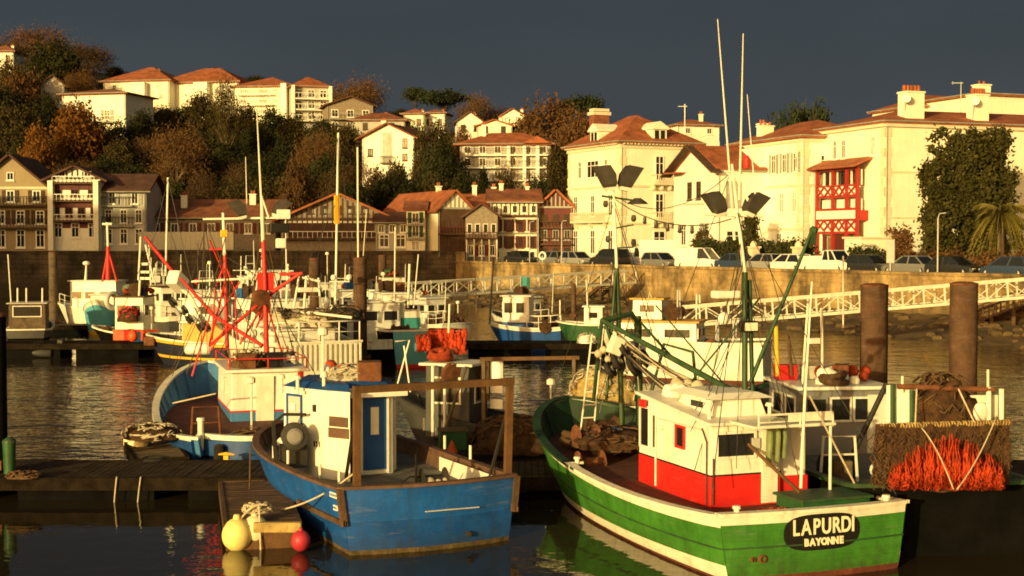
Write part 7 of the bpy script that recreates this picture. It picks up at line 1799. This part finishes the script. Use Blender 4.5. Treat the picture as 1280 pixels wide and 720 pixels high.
# blue and white boat with raked wheelhouse
b = workboat('fishing_boat', 'blue boat with raked white wheelhouse beyond the far pontoon', 2.9, 77.0, 80, 4.3, 2.4, (1.35, 1.3, 1.6), ((0, 'blue_paint'), (.88, 'blue_paint'), (1.0, 'white_hull')), 1.0,
    [(0, 2.6, 1.6, 1.5, 1.05, 3.0, 'white_paint', ('blue_paint', 1.6), (('W', -.4, 2.1, .5, .6), ('W', .25, 2.1, .5, .6), ('N', -.4, 2.1, .5, .6), ('N', .35, 2.1, .5, .6)))], inner='blue_paint',
    masts=[([(700, 405, 77), (700, 375, 77)], .04, 'white_steel', 'post'), ([(612, 405, 75), (617, 322, 75)], .05, 'iron_dark', 'mast')])
b.rail([b.pt(t, 1, -1, -.1) for t in (0, .15, .3, .45)], .7, r=.03)
b.clutter(5, -.9, .9, .4, 1.8, 1.05, 61)
t = thing('cloth_flag', 'teal flag on the far gangway rail', 'flag', tuple(P(651, 362, 108))); MB().tube([(0, 0, -.6), (0, 0, 1.0)], .03, 6).build('staff', M('galv'), t)
mb = MB(); mb.add([(-.02 + .12 * i, .08 * math.sin(i * 1.2), z) for z in (.05, .95) for i in range(7)], [(i, i + 1, 8 + i, 7 + i) for i in range(6)]); mb.build('cloth', M('cloth_teal'), t)
b = workboat('fishing_boat', 'dark green open boat moored right of the raked wheelhouse', 5.7, 75.6, 84, 3.3, 2.2, (1.6, 1.55, 1.7), ((0, 'black_hull'), (.15, 'black_hull'), (1.0, 'green_box')), 1.0, [(0, 1.3, 1.1, 1.0, 1.1, 2.5, 'white_paint', None, (('W', 0, 1.9, .5, .35),))],
    masts=[([(735, 400, 75), (733, 350, 75)], .04, 'white_steel', 'mast')])
heap('net_heap', 'white net floats heaped on the far pontoon end', 'net', tuple(P(734, 430, 73)), .5, .4, .55, 'trim_white', 81, 'rope_pale')
# white boat behind the green trawler's boom
b = workboat('fishing_boat', 'white sided boat with ochre roof behind the green boom', 11.0, 60, 72, 7.5, 3.0, (1.75, 1.75, 2.2), ((0, 'antifoul'), (.1, 'antifoul'), (1.0, 'white_hull')), 1.2, [(-.2, 4.6, 2.0, 3.4, 1.25, 2.55, 'white_paint', None, WN_(2.0, 3.4, 1.9, .4)), (0, 5.2, 1.2, 1.3, 2.65, 3.5, 'white_paint', None, (('W', 0, 2.95, .7, .35),))], 'ochre_paint', sb=.95,
    masts=[([(806, 395, 61), (812, 365, 61), (822, 395, 61)], .035, 'white_steel', 'aerial_frame'), ([(819, 390, 61), (819, 372, 61)], .05, 'white_steel', 'radar_post')])
b.clutter(6, -1.1, 1.0, .5, 3.0, 1.25, 91); b.clutter(5, -.8, .8, 3.0, 4.6, 2.66, 92)
# ------------------------------------------------------------------ left distance
b = workboat('cabin_cruiser', 'white cabin cruiser with long windowed cabin at the farthest pontoon', -25.4, 93.5, 84, 5.0, 2.2, (1.5, 1.5, 1.9), ((0, 'navy_hull'), (.2, 'navy_hull'), (1.0, 'white_hull')), .6, [(0, 2.2, 1.8, 3.2, 1.2, 3.35, 'white_paint', None, (('W', -1.1, 2.2, .7, .5), ('W', -.2, 2.2, .7, .5), ('W', .9, 2.1, .9, .6), ('N', 0, 2.2, 1.2, .5)))], cat='cabin cruiser', inner='white_paint', ddeck='wood')
b.rail([b.pt(t, 1, -1, -.1) for t in (.65, .75, .85, .95)], .7, r=.03); b.mast([b.at(107, 352, 93), b.at(108, 330, 93)], [.1, .05], 'white_steel', 'radar_post'); b.part('radome', MB().sph(b.at(108, 329, 93), (.25, .25, .15), 12, 8), 'white_paint', smooth='all')
b = workboat('fishing_boat', 'sky blue boat with white name patch seen bow on', -27.0, 94.5, 186, 5.4, 2.3, (1.4, 1.4, 2.3), ((0, 'yellow_paint'), (.14, 'yellow_paint'), (.86, 'sky_blue'), (1.0, 'white_hull')), .9, [(0, 2.2, 1.5, 1.6, 1.0, 2.5, 'white_paint', None, WN_(1.5, 1.6, 1.8, .4))], sb=.9, q=.6)
p = b.pt(.74, .62, 1); p2 = b.pt(.86, .66, 1); d_ = (p2 - p).normalized(); n_ = V((d_.y, -d_.x, 0)).normalized(); b.part('name_patch', MB().ob(tuple(p), tuple(d_), tuple(n_), .3, .1, .8, .22, .0, .03), 'sign_white')
Yr = 91
b.mast([b.at(135, 350, Yr), b.at(135, 308, Yr)], [.17, .12], 'red_steel', 'red_mast'); b.mast([b.at(135, 309, Yr), b.at(134, 278, Yr)], .08, 'white_steel', 'topmast'); b.mast([b.at(128, 280, Yr), b.at(140, 280, Yr)], .08, 'white_steel', 'crosstree')
for dx in (-7, 11): b.mast([b.at(135, 312, Yr), b.at(135 + dx, 352, Yr)], .07, 'red_steel', 'mast_leg')
b = workboat('fishing_boat', 'cluttered dark boat with orange crates alongside the far pontoon', -18.0, 76.4, 84, 5.0, 2.6, (1.0, 1.0, 1.4), ((0, 'black_hull'), (1.0, 'black_hull')), .7, [(0, 2.6, 1.7, 1.6, .8, 3.0, 'white_steel', None, WN_(1.7, 1.6, 2.0, .6)), ], 'wood',
    masts=[([(172, 400, 76), (175, 350, 76)], .06, 'white_steel', 'post'), ([(158, 405, 76), (158, 372, 76)], .05, 'wood_grey', 'post'), ([(192, 405, 76), (192, 372, 76)], .05, 'wood_grey', 'post')])
b.clutter(12, -1.1, 1.1, .4, 4.2, .75, 51); b.clutter(5, -.7, .7, 2.0, 3.3, 3.1, 52)
b.part('life_ring', MB().torus(b.at(141, 376, 76), .4, .14, (.5, .8, 0), 18, 8), 'galv', smooth='all')
for k, (px, m, lab) in enumerate(((153, 'orange_plastic', 'orange crate at the left of the far pontoon crate row'), (165, 'red_paint', 'red crate in the far pontoon crate row'), (176, 'blue_box', 'blue crate in the far pontoon crate row'), (186, 'orange_plastic', 'orange crate nearest the navy bow'))):
    t = thing('fish_crate', lab, 'crate', tuple(P(px, 424 + (k == 2) * 2, 73.6)), R(k * 13)); MB().box((0, 0, .2), (.85, .5, .5)).build('crate_body', M(m), t, bevel=.03); MB().box((0, 0, .47), (.9, .55, .05)).build('rim', M(m), t)
heap('net_heap', 'brown and red net clutter on the crate boat deck', 'net', tuple(P(160, 402, 75.5)), .55, .4, .8, 'net_brown', 91, 'red_steel'); fender('red ball float hanging by the crate row', P(166, 420, 72.3), .27, 'orange_plastic', cat='float')
b = workboat('fishing_boat', 'small grey wheelhouse boat at the left edge of the basin', -28.6, 82.5, 12, 5.6, 2.6, (.8, .8, 1.3), ((0, 'black_hull'), (.4, 'black_hull'), (1.0, 'grey_hull')), .5, [(0, 1.9, 2.1, 1.9, .55, 2.3, 'wood_grey', None, (('S', 0, 1.55, 1.6, .62), ('W', 0, 1.6, 1.0, .5)))], 'render_grey',
    masts=[([(14, 380, 84), (10, 318, 84)], .04, 'white_steel', 'whip_aerial')])
for px in (22, 33, 53): b.mast([b.at(px, 384, 84), b.at(px, 360, 84)], .05, 'white_steel', 'rod_holder', 6)
t = thing('inflatable_dinghy', 'grey inflatable dinghy with outboard tied to the far pontoon', 'dinghy', tuple(G(47, 446, 0)), R(75))
mb = MB(); pts = [V((-.55, -1.2, .25)), V((-.6, .4, .27)), V((-.4, 1.1, .36)), V((0, 1.4, .42)), V((.4, 1.1, .36)), V((.6, .4, .27)), V((.55, -1.2, .25))]; mb.tube(pts, .22, 10); mb.build('tube', M('grey_hull'), t, smooth='all'); MB().box((0, -.1, .16), (.9, 2.0, .06)).build('floor', M('wood_grey'), t); MB().box((0, -1.15, .3), (.9, .06, .4)).build('transom', M('wood'), t)
q = MB().box((0, -1.4, .75), (.3, .36, .4)).bar((0, -1.35, .6), (0, -1.35, -.2), .12).build('outboard_motor', M('plate_black'), t, bevel=.05)
heap('gear_heap', 'dark covered gear in the grey inflatable dinghy', 'gear', tuple(G(47, 446, 0) + V((0, 0, .3))), .4, .7, .45, 'net_black', 95)

# ------------------------------------------------------------------ more boats packed in the middle distance
def extra(label, px, Y, head, L, B, hm, low, cabm, masts, seed, sh=1.4, cabz=3.0, roofm='white_paint'):
    x = (px - 640) / FPX * Y; rr = random.Random(seed)
    b = workboat('fishing_boat', label, x, Y, head, L, B, (sh, sh * .95, sh * 1.45), ((0, low), (.12, low), (.85, hm), (1.0, 'white_hull')), sh * .65,
        [(rr.uniform(-.15, .15), L * .5, B * .62, L * .27, sh * .65, cabz, cabm, None, WN_(B * .62, L * .27, cabz - .85, .5))], roofm, sb=.9)
    for k, (mx_, ytop, r_, m) in enumerate(masts):
        b.mast([b.at(mx_, 395, Y + L * .3), b.at(mx_ + rr.uniform(-2, 2), ytop, Y + L * .3)], [r_, r_ * .5], m, 'mast')
        b.stay(b.at(mx_, ytop + 4, Y + L * .3), b.at(mx_ + rr.choice((-26, 26)), 398, Y + L * .2), .015)
        if r_ > .045:
            b.mast([b.at(mx_ - 9, ytop + 18, Y + L * .3), b.at(mx_ + 9, ytop + 18, Y + L * .3)], r_ * .5, m, 'crosstree')
            b.part('mast_lamp', MB().sph(b.at(mx_ + 7, ytop + 15, Y + L * .3), .13, 8, 6), 'lamp_glass')
    e = [b.pt(t, 1, -1, -.1) for t in (0, .12, .24, .36)]; b.rail(e, .8, r=.025)
    b.clutter(6, -B * .35, B * .35, .4, L * .34, sh * .66, seed + 100); b.clutter(3, -B * .25, B * .25, L * .42, L * .58, cabz + .1, seed + 200)
    for k in range(4):
        p = V((rr.uniform(-B * .25, B * .25), rr.uniform(.6, L * .32), sh * .65 + .02)); kind = rr.choice((0, 1, 2))
        if kind == 0: b.part('winch', MB().lathe(p + V((0, 0, .35)), [(.08, -.3), (.32, -.28), (.16, -.2), (.16, .2), (.32, .28), (.08, .3)], 12, (1, .2, 0)), 'rust')
        elif kind == 1: b.part('deck_box', MB().box(p + V((0, 0, .35)), (.6, .5, .7)), rr.choice(('white_paint', 'blue_box', 'orange_plastic', 'grey_hull')), bevel=.03)
        else: b.part('net_drum', MB().lathe(p + V((0, 0, .5)), [(.1, -.5), (.45, -.45), (.3, -.4), (.34, 0), (.3, .4), (.45, .45), (.1, .5)], 14, (1, 0, .1)), 'net_brown')
    return b
extra('white boat with dark cabin windows tucked behind the red crossed booms', 322, 80, 12, 7.5, 2.8, 'white_hull', 'antifoul', 'white_paint', ((300, 320, .05, 'white_steel'), (318, 300, .035, 'white_steel')), 1, 1.7, 3.9)
extra('white boat with teal bulwark between the dark piles', 428, 84, 26, 7.5, 2.8, 'teal_paint', 'black_hull', 'white_paint', ((430, 330, .05, 'white_steel'), (408, 345, .04, 'white_steel')), 2, 1.5, 3.4)
extra('grey and white boat behind the navy bow', 236, 84, 32, 7.0, 2.7, 'grey_hull', 'black_hull', 'white_paint', ((226, 318, .045, 'white_steel'), (246, 300, .03, 'wood_grey'), (258, 330, .03, 'white_steel')), 3, 1.5, 3.2, 'wood')
extra('white boat with wooden roof between the crate boat and the navy boat', 196, 86, 8, 6.5, 2.6, 'white_hull', 'navy_hull', 'white_paint', ((188, 322, .05, 'white_steel'), (204, 340, .03, 'white_steel')), 5, 1.4, 3.3, 'wood')
extra('low white boat behind the orange hung nets', 572, 82, 40, 6.0, 2.4, 'white_hull', 'black_hull', 'white_paint', ((556, 352, .035, 'white_steel'), (584, 365, .03, 'iron_dark'), (596, 340, .04, 'wood_grey')), 6, 1.2, 2.6)
extra('small dark boat with white cabin under the far gangway', 520, 88, 70, 5.5, 2.4, 'navy_hull', 'black_hull', 'white_paint', ((540, 350, .03, 'white_steel'),), 7, 1.2, 2.9)
extra('white cabin boat behind the fore mast of the green trawler', 700, 86, 50, 5.5, 2.4, 'white_hull', 'navy_hull', 'white_paint', ((690, 340, .03, 'white_steel'), (706, 352, .03, 'wood_grey')), 8, 1.1, 2.5)
extra('white boat with yellow deck gear between the navy boat and the white trawler', 268, 74, 20, 6.5, 2.6, 'white_hull', 'antifoul', 'white_paint', ((262, 330, .045, 'white_steel'), (276, 345, .03, 'white_steel'), (288, 338, .03, 'wood_grey')), 11, 1.3, 3.3)
extra('cream cabined boat close under the thick dark pile', 462, 78, 30, 6.0, 2.5, 'white_hull', 'black_hull', 'white_paint', ((470, 345, .035, 'white_steel'), (456, 350, .03, 'wood_grey')), 12, 1.3, 3.2)
extra('white boat with brown wheelhouse roof left of the hung orange nets', 500, 92, 14, 6.0, 2.5, 'white_hull', 'black_hull', 'white_paint', ((506, 330, .035, 'white_steel'),), 13, 1.3, 3.6, 'wood')
FILL = 1.8
# ================================================================== LIGHT, SKY, CAMERA
sun = bpy.data.lights.new('Sun', 'SUN'); sun.energy = 5.0; sun.angle = R(.6); sun.color = (1.0, .785, .31)
so = bpy.data.objects.new('sun', sun); COL.objects.link(so)
dvec = V((math.sin(SUN_AZ) * math.cos(SUN_EL), math.cos(SUN_AZ) * math.cos(SUN_EL), -math.sin(SUN_EL)))
so.rotation_euler = dvec.to_track_quat('-Z', 'Y').to_euler()
W = bpy.data.worlds.new('World'); S.world = W; W.use_nodes = True
nt = W.node_tree; N = nt.nodes; L = nt.links; N.clear()
out = N.new('ShaderNodeOutputWorld'); tc = N.new('ShaderNodeTexCoord')
sky = N.new('ShaderNodeTexSky'); sky.sky_type = 'NISHITA'; sky.sun_disc = False; sky.sun_elevation = SUN_EL; sky.sun_rotation = math.atan2(-dvec.x, -dvec.y)
sky.dust_density = 3; sky.ozone_density = 1
b1 = N.new('ShaderNodeBackground'); b1.inputs['Strength'].default_value = .15 * FILL
tn = N.new('ShaderNodeMix'); tn.data_type = 'RGBA'; tn.blend_type = 'MULTIPLY'; tn.inputs[0].default_value = 1; tn.inputs[7].default_value = (1.0, .72, .36, 1); L.new(sky.outputs[0], tn.inputs[6]); L.new(tn.outputs[2], b1.inputs['Color'])
# storm cloud bank filling the sky ahead, clear evening sky behind
sx = N.new('ShaderNodeSeparateXYZ'); L.new(tc.outputs['Generated'], sx.inputs[0])
rp = N.new('ShaderNodeValToRGB'); L.new(sx.outputs['Z'], rp.inputs['Fac']); e = rp.color_ramp.elements
e[0].position = 0.0; e[0].color = (.066, .073, .077, 1); e[1].position = .22; e[1].color = (.038, .051, .061, 1)
nz = N.new('ShaderNodeTexNoise'); nz.inputs['Scale'].default_value = 2.2; nz.inputs['Detail'].default_value = 5
mp = N.new('ShaderNodeMapping'); mp.inputs['Scale'].default_value = (1, 1, 3.5); L.new(tc.outputs['Generated'], mp.inputs[0]); L.new(mp.outputs[0], nz.inputs['Vector'])
mr = N.new('ShaderNodeMapRange'); mr.inputs['From Min'].default_value = .3; mr.inputs['From Max'].default_value = .7; mr.inputs['To Min'].default_value = .84; mr.inputs['To Max'].default_value = 1.16; L.new(nz.outputs['Fac'], mr.inputs['Value'])
b2 = N.new('ShaderNodeBackground'); L.new(rp.outputs[0], b2.inputs['Color']); L.new(mr.outputs['Result'], b2.inputs['Strength'])
dt = N.new('ShaderNodeVectorMath'); dt.operation = 'DOT_PRODUCT'; L.new(tc.outputs['Generated'], dt.inputs[0]); dt.inputs[1].default_value = (-math.sin(SUN_AZ), -math.cos(SUN_AZ), 0)
m2 = N.new('ShaderNodeMapRange'); m2.interpolation_type = 'SMOOTHSTEP'; m2.inputs['From Min'].default_value = -.25; m2.inputs['From Max'].default_value = .75; L.new(dt.outputs['Value'], m2.inputs['Value'])
mx = N.new('ShaderNodeMixShader'); L.new(m2.outputs['Result'], mx.inputs[0]); L.new(b2.outputs[0], mx.inputs[1]); L.new(b1.outputs[0], mx.inputs[2]); L.new(mx.outputs[0], out.inputs['Surface'])
cam = bpy.data.cameras.new('Camera'); cam.sensor_width = 36; cam.lens = 36 * FPX / 1280; cam.clip_start = .5; cam.clip_end = 4000
co = bpy.data.objects.new('camera', cam); COL.objects.link(co); co.location = (0, 0, EYE); co.rotation_euler = (R(90) - PITCH, 0, 0); S.camera = co
S.view_settings.view_transform = 'Standard'; S.view_settings.look = 'None'; S.view_settings.exposure = 0; S.view_settings.gamma = 1
S.render.engine = 'CYCLES'
S.cycles.use_denoising = True
S.cycles.max_bounces = 6; S.cycles.diffuse_bounces = 3; S.cycles.glossy_bounces = 3; S.cycles.transmission_bounces = 2
S.cycles.sample_clamp_indirect = 4
S.render.filter_size = 1.7 if hasattr(S.render, 'filter_size') else 1.5
S.cycles.filter_width = 1.8
